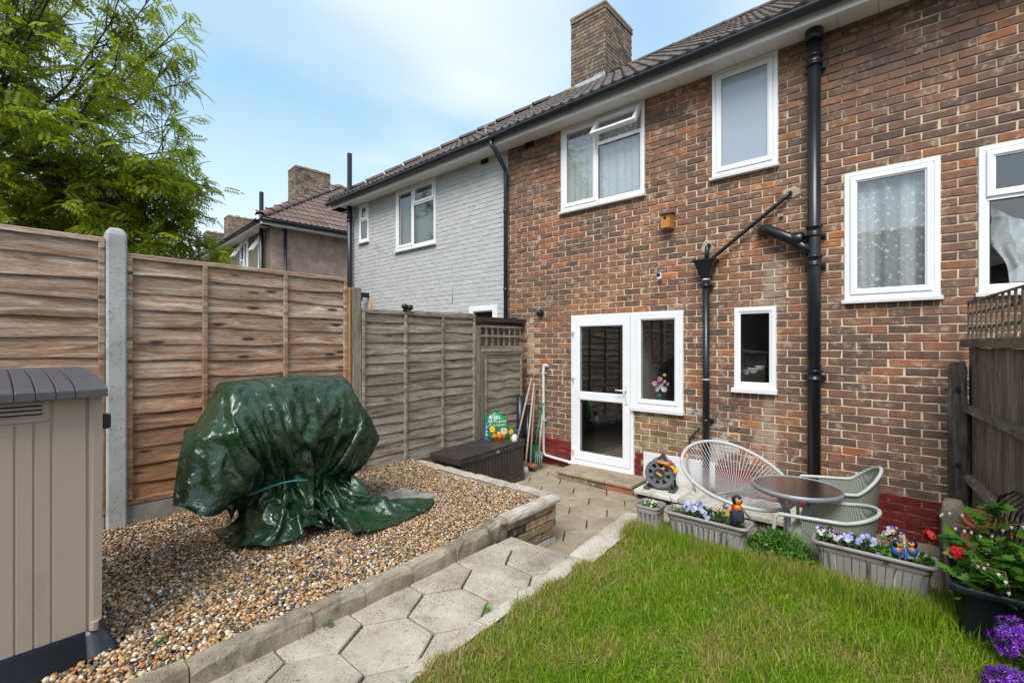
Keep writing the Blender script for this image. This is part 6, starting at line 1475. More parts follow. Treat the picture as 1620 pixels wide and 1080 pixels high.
# ================================================================ rattan chairs
def rattan(name, loc, rz, label, arm, back, wdt=.27, dep=.26):
    t = thing(name, (0,0,0), label, 'chair', 'sage grey woven garden chairs'); t.location = loc; t.rotation_euler = (0,0,rz)
    def rail(u):       # u -1..1
        a = u*math.pi*.5; k = abs(u)
        if k < .62:
            b = u/.62*math.pi/2; x = wdt*math.sin(b); y = dep*.35+dep*.75*math.cos(b); z = arm+(back-arm)*(math.cos(b)**1.2 if math.cos(b) > 0 else 0)
        else: s_ = (k-.62)/.38; x = math.copysign(wdt*(1-.04*s_), u); y = dep*.35-s_*dep*1.45; z = arm-.02*s_
        return Vector((x, y, z))
    pts = [rail(u) for u in np.linspace(-1, 1, 41)]
    fr_ = [Vector((pts[0].x, pts[0].y-.02, pts[0].z-.03)), Vector((pts[0].x, pts[0].y-.03, arm-.12)), Vector((pts[0].x*.95, pts[0].y-.03, 0))]
    fl_ = [Vector((-p.x, p.y, p.z)) for p in fr_]
    MB().tube(fr_[::-1]+pts+fl_, .0125, 10).build('tube_frame', M['rattanrail'], t)
    rows = []
    for v in np.linspace(0, 1, 9):
        row = []
        for p in [rail(u) for u in np.linspace(-.86, .86, 45)]:
            k = 1-.10*v; z = p.z-.01-(p.z-.01-.34)*v; row.append((p.x*k*.985, p.y*k-.01*v, z))
        rows.append(row)
    MB().loft(rows, False, True).build('woven_back', M['weave'], t)
    st = [[(x*s_, y*s_*.96-.02, z) for x, y in rrect(wdt-.025, dep-.01, .07, 32)] for z, s_ in ((.30, .94), (.36, .97), (.395, 1.0), (.405, .98), (.402, .8), (.398, .4), (.397, .02))]
    MB().loft(st, True, True).build('woven_seat', M['weave'], t)
    for s_ in (-1, 1): MB().tube([(s_*wdt*.86, dep*.75, .40), (s_*wdt*.95, dep*1.0, 0)], .013, 8).build('leg', M['rattanrail'], t)
    return t
rattan('woven_chair', (-.475, 4.43, 0), rad(-80), 'sage grey woven chair behind the glass table, in front of the red painted wall base', .60, .765, wdt=.25, dep=.23)
rattan('woven_chair', (-.46, 3.755, 0), rad(-88), 'sage grey woven chair nearest the lawn, between the two flower troughs', .585, .63, wdt=.23, dep=.24)

# ================================================================ planters
def trough(name, x0, x1, y0, y1, z0, h, label, mkey='trough', pitch=.042, group='stone grey plastic flower troughs', rz=0., cat='planter'):
    t = thing(name, ((x0+x1)/2, (y0+y1)/2, z0), label, cat, group)
    hx, hy = (x1-x0)/2, (y1-y0)/2; N_ = 224
    def ring(kx, z, fl=0.):
        o = rrect(hx*kx, hy-(hx-hx*kx)*.75, hy*.42, N_); c = []
        per = 4*(hx+hy)
        for i, (x, y) in enumerate(o):
            a = abs(math.sin(i/N_*round(per/.046)*math.pi))**.55; l = math.hypot(x*.25, y) or 1
            d = -fl*(1-a); nx, ny = (x*.25/l, y/l) if abs(y) > hy*.8 else ((1 if x > 0 else -1), 0)
            c.append(((x0+x1)/2+x+nx*d, (y0+y1)/2+y+ny*d, z0+z))
        return c
    prof = [(.84, 0, .0), (.845, .006, .024), (.885, h*.66, .026), (.888, h*.70, .001), (.90, h*.715, 0), (.915, h*.86, 0), (.93, h*.875, 0), (.985, h*.895, 0), (1., h*.93, 0), (.99, h*.985, 0), (.965, h, 0), (.94, h*.98, 0), (.925, h*.90, 0), (.91, h*.75, 0)]
    MB().loft([ring(k, z, f) for k, z, f in prof], True, True).build('planter_shell', M[mkey], t)
    s = [ring(.912, h*.80)]; cx_, cy_ = (x0+x1)/2, (y0+y1)/2
    for k in (.7, .4, .05): s.append([(cx_+(p[0]-cx_)*k/.912, cy_+(p[1]-cy_)*k/.912, p[2]+.006*math.sin(i*1.7+k*9)) for i, p in enumerate(s[0])])
    MB().loft(s, True, False).build('planter_soil', M['soil'], t)
    return t
T1 = (-1.37, -.815, 3.155, 3.345); T2 = (-.50, .075, 3.26, 3.45)
trough('flower_trough', *T1, .335, .205, 'long grey fluted trough of lilac and yellow pansies in front of the string chair')
trough('flower_trough', *T2, .335, .205, 'long grey fluted trough of pansies with two small bird ornaments, nearest the black planter')
trough('flower_pot', -1.60, -1.415, 3.18, 3.36, .335, .19, 'small square grey pot with a few yellow flowers at the corner of the lawn', pitch=.03, group=None)
def clump(name, label, x0, x1, y0, y1, z0, z1, n, size, mats, flowers, seed, cat='plant', group=None, seen=(-.45, -.75, .5)):
    t = thing(name, ((x0+x1)/2, (y0+y1)/2, z0), label, cat, group); r = random.Random(seed)
    cx_, cy_, rx_, ry_, h = (x0+x1)/2, (y0+y1)/2, (x1-x0)/2, (y1-y0)/2, z1-z0
    leaves('leaves', t, n, (x0, x1, y0, y1, z0, z1), size, M[mats], seed=seed, up=.7, shape=lambda P: ((P[:,0]-cx_)/rx_)**2+((P[:,1]-cy_)/ry_)**2+((P[:,2]-z0)/h)**2 < 1.05)
    for k, (petal, lower, s_, cnt, (fx0, fx1)) in enumerate(flowers):
        for i in range(cnt):
            for _ in range(20):
                u, v = r.uniform(fx0, fx1), r.uniform(-.9, .75)
                if abs(u) < 1: break
            z = z0+h*math.sqrt(max(.05, 1-u*u*.7-v*v*.5))*r.uniform(.80, 1.12)
            p = Vector((cx_+rx_*u, cy_+ry_*v, z)); f = Vector(seen)+Vector((r.uniform(-.5,.5), r.uniform(-.4,.4), r.uniform(-.2,.5)))
            pansy(p, t, f, petal, s_*r.uniform(.8, 1.1), seed*100+k*40+i, lower=lower)
    sm = MB()
    for i in range(10): x = r.uniform(x0, x1); y = r.uniform(y0, y1); sm.tube([(x, y, z0-.01), (x+r.uniform(-.02,.02), y+r.uniform(-.02,.02), z0+h*.8)], .0016, 4)
    o = sm.build('stems', M['stem_g'], t); o['kind'] = 'stuff'
    return t
zt_ = .335+.165
clump('pansy_plant', 'lilac pansies in the middle of the trough before the string chair', -1.27, -1.02, 3.17, 3.32, zt_, zt_+.10, 260, .030, 'leaf_dk', [('petal_lil', None, .021, 12, (-.9,.9)), ('petal_wht', 'petal_lil', .017, 2, (-.9,.9))], 11)
clump('pansy_plant', 'purple and yellow pansies beside the red and black ornament', -1.06, -.87, 3.18, 3.33, zt_, zt_+.10, 220, .028, 'leaf_dk', [('petal_pur', 'petal_yel', .023, 9, (-.95,.9))], 12)
clump('seedling', 'small green seedling at the left end of the trough before the string chair', -1.345, -1.26, 3.19, 3.31, zt_, zt_+.05, 50, .022, 'leaf', [], 13)
one('dry_stalks', MB().tube([(-1.325, 3.24, .49), (-1.33, 3.24, .57), (-1.345, 3.235, .62)], .003, 5).tube([(-1.315, 3.25, .49), (-1.31, 3.25, .56)], .005, 5).tube([(-1.30, 3.24, .49), (-1.295, 3.24, .545)], .005, 5), M['stem'], 'brown dry stalks at the left end of the trough before the string chair', 'stalks')
clump('pansy_plant', 'dark purple and white pansies at the left end of the trough by the black planter', -.475, -.36, 3.28, 3.42, zt_, zt_+.10, 150, .028, 'leaf_dk', [('petal_pur', 'petal_wht', .022, 7, (-.95,.95))], 14)
clump('pansy_plant', 'pale lilac pansies in the middle of the trough by the black planter', -.37, -.17, 3.28, 3.43, zt_, zt_+.085, 220, .030, 'leaf_dk', [('petal_lil', 'petal_lil', .021, 9, (-.95,.95)), ('petal_wht', 'petal_lil', .018, 4, (-.9,.9))], 15)
clump('pansy_plant', 'tall dark purple and white pansies behind the bird ornaments', -.17, -.06, 3.38, 3.50, zt_, zt_+.15, 120, .026, 'leaf_dk', [('petal_pur', 'petal_wht', .018, 10, (-.95,.95))], 16)
clump('leafy_plant', 'green leafy plant between the lilac pansies and the bird ornaments', -.20, -.08, 3.275, 3.40, zt_, zt_+.07, 120, .036, 'leaf', [], 17)
clump('leafy_plant', 'green leafy plant at the right end of the trough by the black planter', -.03, .06, 3.28, 3.42, zt_, zt_+.06, 110, .034, 'leaf', [], 18)
clump('pale_yellow_flowers', 'pale yellow flowers with green leaves in the small square pot', -1.575, -1.44, 3.21, 3.33, .335+.15, .335+.205, 130, .026, 'leaf', [('petal_yel', 'petal_wht', .010, 7, (-.7,.9))], 19)
# red geranium heads
def redhead(name, c, label, n=14, s=.016, st=None):
    t = thing(name, c, label, 'flower'); r = random.Random(int(c[0]*1000))
    for i in range(n):
        d = Vector((r.gauss(0,1), r.gauss(0,1), r.gauss(0,.8))).normalized(); pansy(Vector(c)+d*.022, t, d+Vector((-.3,-.5,.3)), 'petal_red', s, i, eye='petal_red')
    MB().tube([c, (c[0]+.01, c[1]+.01, c[2]-.16)], .003, 5).build('stem', M['stem_g'], t)
redhead('red_geranium', (ux(1469, 3.42), 3.42, uz(1469, 846, 3.42)), 'red flower head rising over the right end of the trough')
redhead('red_geranium', (ux(1515, 3.05), 3.05, uz(1515, 873, 3.05)), 'red flower head at the left rim of the black planter', 12, .015)
# ornaments in the troughs
def bird(name, x, y, z, label, s=1., rz=0., head='blackpipe', breast='orange', body='bluepl', cap='petal_wht'):
    t = thing(name, (x, y, z), label, 'ornament'); T = Matrix.Translation((x, y, z)) @ Matrix.Rotation(rz, 4, 'Z') @ Matrix.Scale(s, 4)
    MB().lathe([(.003,-.012),(.016,-.004),(.024,.012),(.024,.028),(.017,.042),(.010,.048)], (0,0,0), 14).xf(T).build('body', M[body], t)
    MB().lathe([(.010,.040),(.020,.048),(.023,.060),(.019,.074),(.008,.082),(.001,.083)], (0,0,0), 14).xf(T).build('head', M[head], t)
    MB().lathe([(.001,-.012),(.012,-.010),(.017,-.004),(.017,.004)], (0,-.012,.030), 10, axis='y').lathe([(.001,-.010),(.011,-.008),(.014,0)], (0,-.013,.058), 10, axis='y').xf(T).build('breast', M[breast], t)
    MB().lathe([(.004,-.012),(.001,-.026)], (0,-.012,.062), 6, axis='y').xf(T).build('beak', M['petal_yel'], t)
    MB().lathe([(.005,-.004),(.001,-.006)], (-.010,-.016,.067), 8, axis='y').lathe([(.005,-.004),(.001,-.006)], (.010,-.016,.067), 8, axis='y').xf(T).build('eye', M['petal_wht'], t)
bird('bird_ornament', ux(1419, 3.31), 3.31, uz(1419, 876, 3.31), 'small blue bird ornament with an orange and black head, left of the cane', .95, .7)
bird('bird_ornament', ux(1444, 3.32), 3.32, uz(1444, 877, 3.32), 'small blue bird ornament with a white throat, right of the cane', .95, -.3, breast='orange')
one('cane_stub', MB().tube([(ux(1433, 3.33), 3.33, .47), (ux(1430, 3.33), 3.33, uz(1430, 846, 3.33))], .006, 8).tube([(ux(1433, 3.33), 3.325, .47), (ux(1433, 3.33), 3.32, uz(1433, 866, 3.33))], .0065, 8, mi=1), [M['handle'], M['bluepl']], 'short cane with a blue foot between the two bird ornaments', 'cane')
bird('red_ornament', ux(1166, 3.24), 3.24, uz(1166, 812, 3.24), 'red and black bird ornament standing over the black solar lamp', 1.45, .6, 'blackpipe', 'orange', 'redpl')
so_ = thing('solar_lamp', (ux(1166, 3.17), 3.17, .56), 'boxy black solar lamp hooked on the front rim of the trough', 'solar lamp')
TS = Matrix.Translation((ux(1166, 3.165), 3.165, uz(1166, 817, 3.165))) @ Matrix.Rotation(rad(28), 4, 'Z') @ Matrix.Rotation(rad(-16), 4, 'X')
MB().box(-.038, .038, -.028, .030, -.036, .036, b=.008).xf(TS).build('lamp_case', M['pot_black'], so_); MB().box(-.030, .030, -.032, -.0275, -.030, -.006, b=.002).box(-.034, .034, -.020, .022, .0355, .0385).xf(TS).build('solar_window', M['solar'], so_)
# thin black wires looped over the second trough
one('looped_wire', MB().tube([(ux(1268, 3.25), 3.25, uz(1268, 838, 3.25)), (ux(1283, 3.24), 3.24, .56), (ux(1303, 3.24), 3.235, .53), (ux(1303, 3.24), 3.235, .36)], .0016, 5).tube([(ux(1310, 3.27), 3.27, .565), (ux(1330, 3.24), 3.24, .55), (ux(1348, 3.24), 3.235, .50), (ux(1348, 3.24), 3.235, .36)], .0016, 5), M['wire'], 'thin black wire looped over the rim of the trough by the black planter', 'wire')
# bushy ground cover between the troughs
gc = thing('bushy_plant', (-.68, 3.33, .33), 'bright green bushy plant on the lawn edge between the two long troughs', 'bush')
def dome(P): return ((P[:,0]+.68)/.205)**2+((P[:,1]-3.36)/.17)**2+((P[:,2]-.32)/.185)**2 < 1
leaves('leaves', gc, 5200, (-.88, -.47, 3.17, 3.53, .33, .53), .026, M['leaf'], seed=31, up=.5, shape=dome)
s = MB()
for i in range(70):
    a, b = rnd.uniform(0, 6.28), rnd.uniform(.2, 1)**.5; x, y = -.68+.19*b*math.cos(a), 3.35+.15*b*math.sin(a); h = .33+.17*math.sqrt(1.05-b*b)
    s.tube([(x*.85-.10, y*.85+.50, .33), (x, y, h), (x+rnd.uniform(-.02,.02), y+rnd.uniform(-.02,.02), h+.03)], .0016, 4)
o = s.build('stems', M['stem_g'], gc); o['kind'] = 'stuff'

# ================================================================ right hand corner
rb = tag(MB().box(.115, 1.4, 3.47, WALL-.02, -.03, .33).build('raised_bed', M['earth']), kind='structure')
bp = thing('black_planter', (.30, 3.2, .335), 'square black plastic planter full of green foliage at the right edge', 'planter')
def pring(k, z): return [(.32+x*k, 3.20+y*k, z) for x, y in rrect(.215, .215, .03, 40)]
MB().loft([pring(.84, .33), pring(.97, .545), pring(1.0, .548), pring(1.03, .555), pring(1.035, .585), pring(1.0, .59), pring(.965, .585), pring(.93, .50)], True, True).build('planter_shell', M['pot_black'], bp)
MB().loft([pring(.94, .525), pring(.5, .535), pring(.02, .53)], True, False).build('planter_soil', M['soil'], bp)
# bleeding heart: arching stems, divided leaves, hanging pale hearts
bh = thing('bleeding_heart', (.30, 3.2, .53), 'leafy bleeding heart plant with pale hanging flowers in the black planter', 'plant')
g = np.random.default_rng(5); P = []; Rx = []; Sx = []; stm = MB(); hearts = []
targets = [(ux(a, Y_), Y_, uz(a, b, Y_)) for a, b, Y_ in [(1560,812,3.28),(1575,800,3.25),(1590,806,3.22),(1568,820,3.25),(1520,850,3.22),(1512,858,3.15),(1540,862,3.15),(1555,850,3.22),(1530,872,3.1),(1545,885,3.05),(1560,875,3.1),(1572,868,3.15),(1585,880,3.1),(1600,868,3.15),(1612,850,3.2),(1612,890,3.05),(1590,900,3.0),(1565,900,3.0),(1550,915,2.98),(1575,920,2.95),(1600,920,2.95),(1618,905,3.0),(1535,905,3.0),(1605,935,2.95),(1630,880,3.1),(1640,900,3.0),(1535,845,3.25),(1600,842,3.2),(1518,905,3.05),(1625,935,2.95),(1556,838,3.2),(1548,872,3.12),(1578,845,3.2),(1590,862,3.12),(1568,885,3.02),(1610,875,3.08),(1540,893,3.02),(1583,908,2.98),(1556,905,2.98),(1615,920,2.96)]]
base = Vector((.33, 3.22, .54))
for k, tgt in enumerate(targets):
    tv = Vector(tgt); mid = (base+tv)/2+Vector((0,0,.06)); stm.tube([base+Vector((g.normal(0,.04), g.normal(0,.04), 0)), mid, tv], [.004,.003,.002], 5)
    for q in range(5):
        P.append(tv+Vector((g.normal(0,.028), g.normal(0,.028), g.normal(0,.016)))); Rx.append((g.normal(.25,.35), g.normal(0,.4), g.uniform(0,6.28))); s_ = g.uniform(.040,.068); Sx.append((s_, s_, s_))
Rx = np.array(Rx); scat('leaves', bh, LOB_V, LOB_F, [tuple(p) for p in P], rotmats(Rx[:,0], Rx[:,1], Rx[:,2]), Sx, M['leaf'])
leaves('low_leaves', bh, 320, (.12, .52, 2.98, 3.42, .52, .68), .045, M['leaf_dk'], base=LOB_V, fc=LOB_F, seed=8, up=.3, droop=.4)
for a in ([(1555,845,3.2),(1528,812,3.15),(1500,806,3.1),(1482,812,3.1)], [(1560,850,3.2),(1590,830,3.1),(1625,828,3.0)], [(1558,845,3.2),(1530,835,3.1),(1510,828,3.05)], [(1570,890,3.0),(1540,890,2.95),(1590,905,2.9),(1600,940,2.9)]):
    pts = [Vector((ux(p, Y_), Y_, uz(p, q, Y_))) for p, q, Y_ in a]; stm.tube(pts, .0022, 5)
    for i in range(len(pts)-1):
        for u in (.3, .8): hearts.append(pts[i].lerp(pts[i+1], u))
stm.build('stems', M['stem'], bh)
for i, p in enumerate(hearts[2:]):
    MB().lathe([(.001,0),(.006,-.003),(.0065,-.009),(.003,-.015),(.001,-.021)], (p.x+rnd.uniform(-.008,.008), p.y, p.z-.004+rnd.uniform(-.01,.004)), 8).build('heart_flower', M['petal_wht'], bh)
# purple aubrieta
def aub(name, c, r_, label, n, seed):
    t = thing(name, (c[0], c[1], .34), label, 'flowering plant'); g = np.random.default_rng(seed)
    def sph(P): return ((P[:,0]-c[0])/r_[0])**2+((P[:,1]-c[1])/r_[1])**2+((P[:,2]-c[2])/r_[2])**2 < 1
    leaves('leaves', t, 700, (c[0]-r_[0], c[0]+r_[0], c[1]-r_[1], c[1]+r_[1], c[2]-r_[2], c[2]+r_[2]*.9), .020, M['leaf_dk'], seed=seed, shape=sph)
    V = []; F = []; s = .0085
    for k in range(4):
        a = math.pi/2*k; o = len(V); V += [(0,0,0), (s*1.1*math.cos(a-.45), s*1.1*math.sin(a-.45), .002), (s*1.55*math.cos(a-.2), s*1.55*math.sin(a-.2), .001), (s*1.55*math.cos(a+.2), s*1.55*math.sin(a+.2), .001), (s*1.1*math.cos(a+.45), s*1.1*math.sin(a+.45), .002)]; F += [(o, o+1, o+2), (o, o+2, o+3), (o, o+3, o+4)]
    th = g.uniform(0, 6.28, n); ph = np.arccos(g.uniform(-.3, 1, n)); d = np.stack([np.sin(ph)*np.cos(th), np.sin(ph)*np.sin(th), np.cos(ph)], 1)
    P = np.array(c)+d*np.array(r_)*(g.uniform(.80, 1.10, (n, 1))+.10*np.sin(th*5+ph*7)[:, None]); R = np.stack([np.array((Vector(q)+Vector(g.normal(0,.35,3))).to_track_quat('Z','Y').to_matrix()) for q in d])
    scat('blossom', t, np.array(V), np.array(F), P, R, np.ones((n, 3)), M['petal_vio'])
aub('purple_aubrieta', (.315, 2.86, .445), (.085, .085, .105), 'purple aubrieta spilling over beside the black planter, upper of the two purple mounds', 260, 3)
aub('purple_aubrieta', (.275, 2.60, .39), (.095, .07, .065), 'purple aubrieta low in the bottom right corner, lower of the two purple mounds', 200, 4)

# concrete spur, terracotta, rack, posts, fence
xa, xb = ux(1490, 4.75), ux(1527, 4.75)
one('concrete_spur', MB().loft([[((xa+xb)/2+(x-(xa+xb)/2)*k+.0, 4.75+y*k, z) for x, y in ((xa,-.05),(xb,-.05),(xb,.05),(xa,.05))] for z, k in ((0,1.05),(.47,1.),(.52,.93),(.548,.72),(.556,.3))], True, True, 0, True), M['kerb'], 'worn concrete spur with a rounded top at the foot of the old split post', 'post')
oy = 5.14; xa, xb = ux(1500, oy), ux(1530, oy); rings = []
r6 = random.Random(4)
for i in range(15):
    z = i/14*1.50; j = lambda: r6.uniform(-.005,.005); rings.append([(xa+j(), oy-.055+j(), z), (xb+j(), oy-.055+j(), z), (xb+j(), oy+.045, z), (xa+j(), oy+.045, z)])
rings.append([(xa+.012, oy-.045, 1.555), (xb-.015, oy-.045, 1.57), (xb-.015, oy+.03, 1.56), (xa+.015, oy+.03, 1.55)])
op_ = thing('old_post', ((xa+xb)/2, oy, 0), 'dark old split timber post against the wall beside the right fence', 'post')
MB().loft(rings, True, False, 0, True).build('post', M['oldpost'], op_)
for zz in (uz(1512, 615, oy), uz(1512, 733, oy)): MB().box((xa+xb)/2-.015, (xa+xb)/2+.015, oy-.064, oy-.054, zz-.018, zz+.018).build('bolt_hole', M['dark'], op_)
FD = Vector((.124, -.992, 0)).normalized(); FP = Vector((.285, 5.2, 0)); FRZ = math.atan2(FD.y, FD.x)
TR = Matrix.Translation(FP) @ Matrix.Rotation(FRZ, 4, 'Z')      # local x runs along the fence towards the camera, local -y faces the garden
rf = thing('board_fence', FP, 'dark weathered feather-edge board fence with a trellis top at the right edge', 'fence')
k = 0; x = .02
while x < 2.9:
    h_ = 1.675+rnd.uniform(-.004,.004)
    MB().loft([[(x, .0, z), (x+.125, .012, z), (x+.125, .018, z), (x, .018, z)] for z in (.30, h_)], True, False, 0, True).xf(TR).build('board', M['board_dark'], rf); x += .105
for z0_, z1_ in ((1.165, 1.215), (.625, .675)): MB().loft([[(x, -.045, z0_+.01), (x, -.002, z0_-.01), (x, -.002, z1_+.01), (x, -.040, z1_)] for x in (.02, 2.9)], True, False, 0, True).xf(TR).build('arris_rail', M['rail_dark'], rf)
MB().box(0, .075, -.06, -.003, .30, 1.17).xf(TR).build('fence_post', M['rail_dark'], rf)
MB().box(-.03, 2.9, -.045, .03, 1.68, 1.745, b=.004).xf(TR).build('top_rail', M['rail_dark'], rf)
t2 = thing('picket_trellis', FP+Vector((0,0,1.745)), 'weathered picket trellis on top of the dark board fence at the right', 'trellis')
x = .0
while x < 2.9: MB().box(x, x+.028, -.006, .004, 1.746, 2.03, b=.002).xf(TR).build('trellis_slat', M['rail_dark'], t2); x += .125
for z_ in (1.83, 1.945): MB().box(-.01, 2.9, .005, .013, z_-.010, z_+.010).xf(TR).build('trellis_rail', M['oldpost'], t2)
MB().box(-.01, 2.9, -.010, .008, 2.0305, 2.042).xf(TR).build('trellis_cap', M['rail_dark'], t2)
for i, (px_, py_, tl_, rz_) in enumerate(((1545, 836, .5, .3), (1558, 852, 1.3, -.4))):
    c = (ux(px_, 4.25), 4.25-.05*i, uz(px_, py_, 4.25)); T = Matrix.Translation(c) @ Matrix.Rotation(rz_, 4, 'Z') @ Matrix.Rotation(tl_, 4, 'X')
    one('terracotta_pot', MB().lathe([(.05,-.07),(.07,.05),(.085,.052),(.088,.09),(.078,.09),(.062,.0),(.04,-.05),(.001,-.052)], (0,0,0), 16).xf(T), M['terracotta'], ['tipped terracotta pot behind the bleeding heart, upper of the two', 'terracotta pot lying on its side behind the bleeding heart, lower of the two'][i], 'flower pot')
wr = thing('wire_rack', (.42, 3.75, .33), 'curved black wire rack leaning by the board fence at the right edge', 'rack')
for i in range(9):
    y = 4.0-i*.055; x = .33+i*.012
    MB().tube([(x-.02, y+.05, .36), (x-.01, y+.02, .60), (x+.02, y-.02, .78), (x+.07, y-.08, .86)], .004, 6).build('rack_bar', M['wire'], wr)
MB().tube([(.31, 4.05, .37), (.32, 4.02, .60), (.35, 3.98, .80), (.40, 3.85, .87), (.47, 3.6, .87)], .007, 6).tube([(.31, 4.05, .37), (.42, 3.56, .37)], .006, 6).build('rack_hoop', M['wire'], wr)
leaves('bed_weeds', None, 260, (.14, .55, 3.5, 3.9, .33, .42), .03, M['leaf_dk'], seed=41)
tag(bpy.data.objects['bed_weeds'], 'low dark green weeds in the raised bed behind the black planter', 'weeds')
# weeds at joints
for i, (a, b, z_, lab) in enumerate(((251, 1022, GZ+.012, 'tiny green weed in the gravel near the beige shed'), (519, 992, PZ, 'tiny green weed at the foot of the kerb by the path'), (770, 968, PZ, 'tiny weed in the joint of the path by the lawn'), (806, 765, 0, 'tuft of weed at the end of the dark storage box'), (913, 731, .10, 'tuft of weed at the door step'))):
    x, y = gnd(a, b, z_); leaves('weed', None, 26, (x-.02, x+.02, y-.02, y+.02, z_, z_+.025), .018, M['leaf'], seed=60+i, kind=None); o = [q for q in bpy.data.objects if q.name.startswith('weed') and 'label' not in q][0]; tag(o, lab, 'weed')

# ================================================================ the tree beyond the left fence
tree = thing('ash_tree', (-10.9, -.6, 0), 'large bright green tree with feathery leaves beyond the left fence', 'tree')
g = np.random.default_rng(21)
lv = []; lf = []
LX_ = [(0.0, .0)]
def leaflet(V, F, x, y, a, l, w):
    c_, s_ = math.cos(a), math.sin(a); o = len(V); V += [(x, y, 0), (x+c_*l*.45-s_*w, y+s_*l*.45+c_*w, .004), (x+c_*l, y+s_*l, -.006), (x+c_*l*.45+s_*w, y+s_*l*.45-c_*w, .004)]; F += [(o, o+1, o+2, o+3)]
PV, PF = [], []
for k in range(6):
    x = .035+k*.027; l = .062*(1-.04*abs(k-2))
    leaflet(PV, PF, x, .002, rad(62), l, .0125); leaflet(PV, PF, x, -.002, rad(-62), l, .0125)
leaflet(PV, PF, .195, 0, 0, .058, .0125)
PV = np.array(PV); PV[:,2] -= (PV[:,0]**2)*1.1; PF = np.array(PF)
br_ = MB(); tips = []
trunk_top = Vector((-10.6, -.5, 2.6))
br_.tube([(-10.9, -.6, -.05), (-10.8, -.55, 1.3), trunk_top], [.26, .21, .18], 10)
cen = Vector((-9.35, .30, 4.95)); rr_ = Vector((2.7, 2.8, 3.2))
for k in range(114):
    for _ in range(30):
        d = Vector(g.normal(0, 1, 3)).normalized()
        if d.z < -.72: d.z *= -.4; d.normalize()
        e = cen+Vector((d.x*rr_.x, d.y*rr_.y, d.z*rr_.z))*g.uniform(.72, 1.0)
        if pxof(*e)[0] < 318: break
    if k >= 90: e = Vector((g.uniform(-8.3,-7.2), g.uniform(1.1,2.3), g.uniform(2.5,4.3)))
    s0 = trunk_top+Vector((0,0,g.uniform(-.3,1.8))); m1 = s0.lerp(e, .35)+Vector((g.normal(0,.15), g.normal(0,.15), .35)); m2 = s0.lerp(e, .7)+Vector((g.normal(0,.15), g.normal(0,.15), .22))
    w_ = g.uniform(.022, .055); br_.tube([s0, m1, m2, e], [w_, w_*.62, w_*.34, .007], 6); 
    tips.append((m2.lerp(e, .55), e+(e-m2)*.05, (e-m2).normalized())); tips.append((m2.lerp(e, .8), e+(e-m2)*.08, (e-m2).normalized()))
    for q in range(17):
        t_ = g.uniform(.30, 1.0)**.8; b0_ = (s0.lerp(m1, t_/.35) if t_ < .35 else (m1.lerp(m2, (t_-.35)/.35) if t_ < .7 else m2.lerp(e, (t_-.7)/.3)))
        dd = ((e-s0).normalized()+Vector(g.normal(0, .75, 3))).normalized(); L2 = g.uniform(.35, .95); e2 = b0_+dd*L2+Vector((0,0,-.05))
        pq = pxof(*e2)
        if pq[0] > 322+14*math.sin(pq[1]*.045)+8*math.sin(pq[1]*.11): continue
        br_.tube([b0_, b0_.lerp(e2, .5)+Vector((0,0,.05)), e2], [.010, .006, .003], 4)
        tips.append((b0_, e2, dd))
bo = br_.build('trunk_and_branches', M['bark'], tree)
P = []; A = []
for b0_, e2, dd in tips:
    n_ = int(g.integers(5, 9))
    for j in range(n_):
        t_ = g.uniform(.25, 1.05); p = b0_.lerp(e2, t_); P.append(tuple(p+Vector(g.normal(0, .025, 3))))
        az_ = math.atan2(dd.y, dd.x)+g.normal(0, 1.0); A.append((g.normal(0, .35), g.normal(.25, .38), az_))
A = np.array(A); P = np.array(P); s_ = g.uniform(.75, 1.25, len(P))
scat('foliage', tree, PV, PF, P, rotmats(A[:,0], A[:,1], A[:,2]), np.stack([s_, s_, s_], 1), M['treeleaf'])
sd = MB()
for k in range(60):
    b0_, e2, dd = tips[int(g.integers(0, len(tips)))]
    for j in range(5): p = e2+Vector(g.normal(0, .03, 3)); sd.tube([p, p+Vector((0,0,-.07))], .004, 4)
o = sd.build('seed_bunches', M['stem'], tree); o['kind'] = 'stuff'

import bmesh
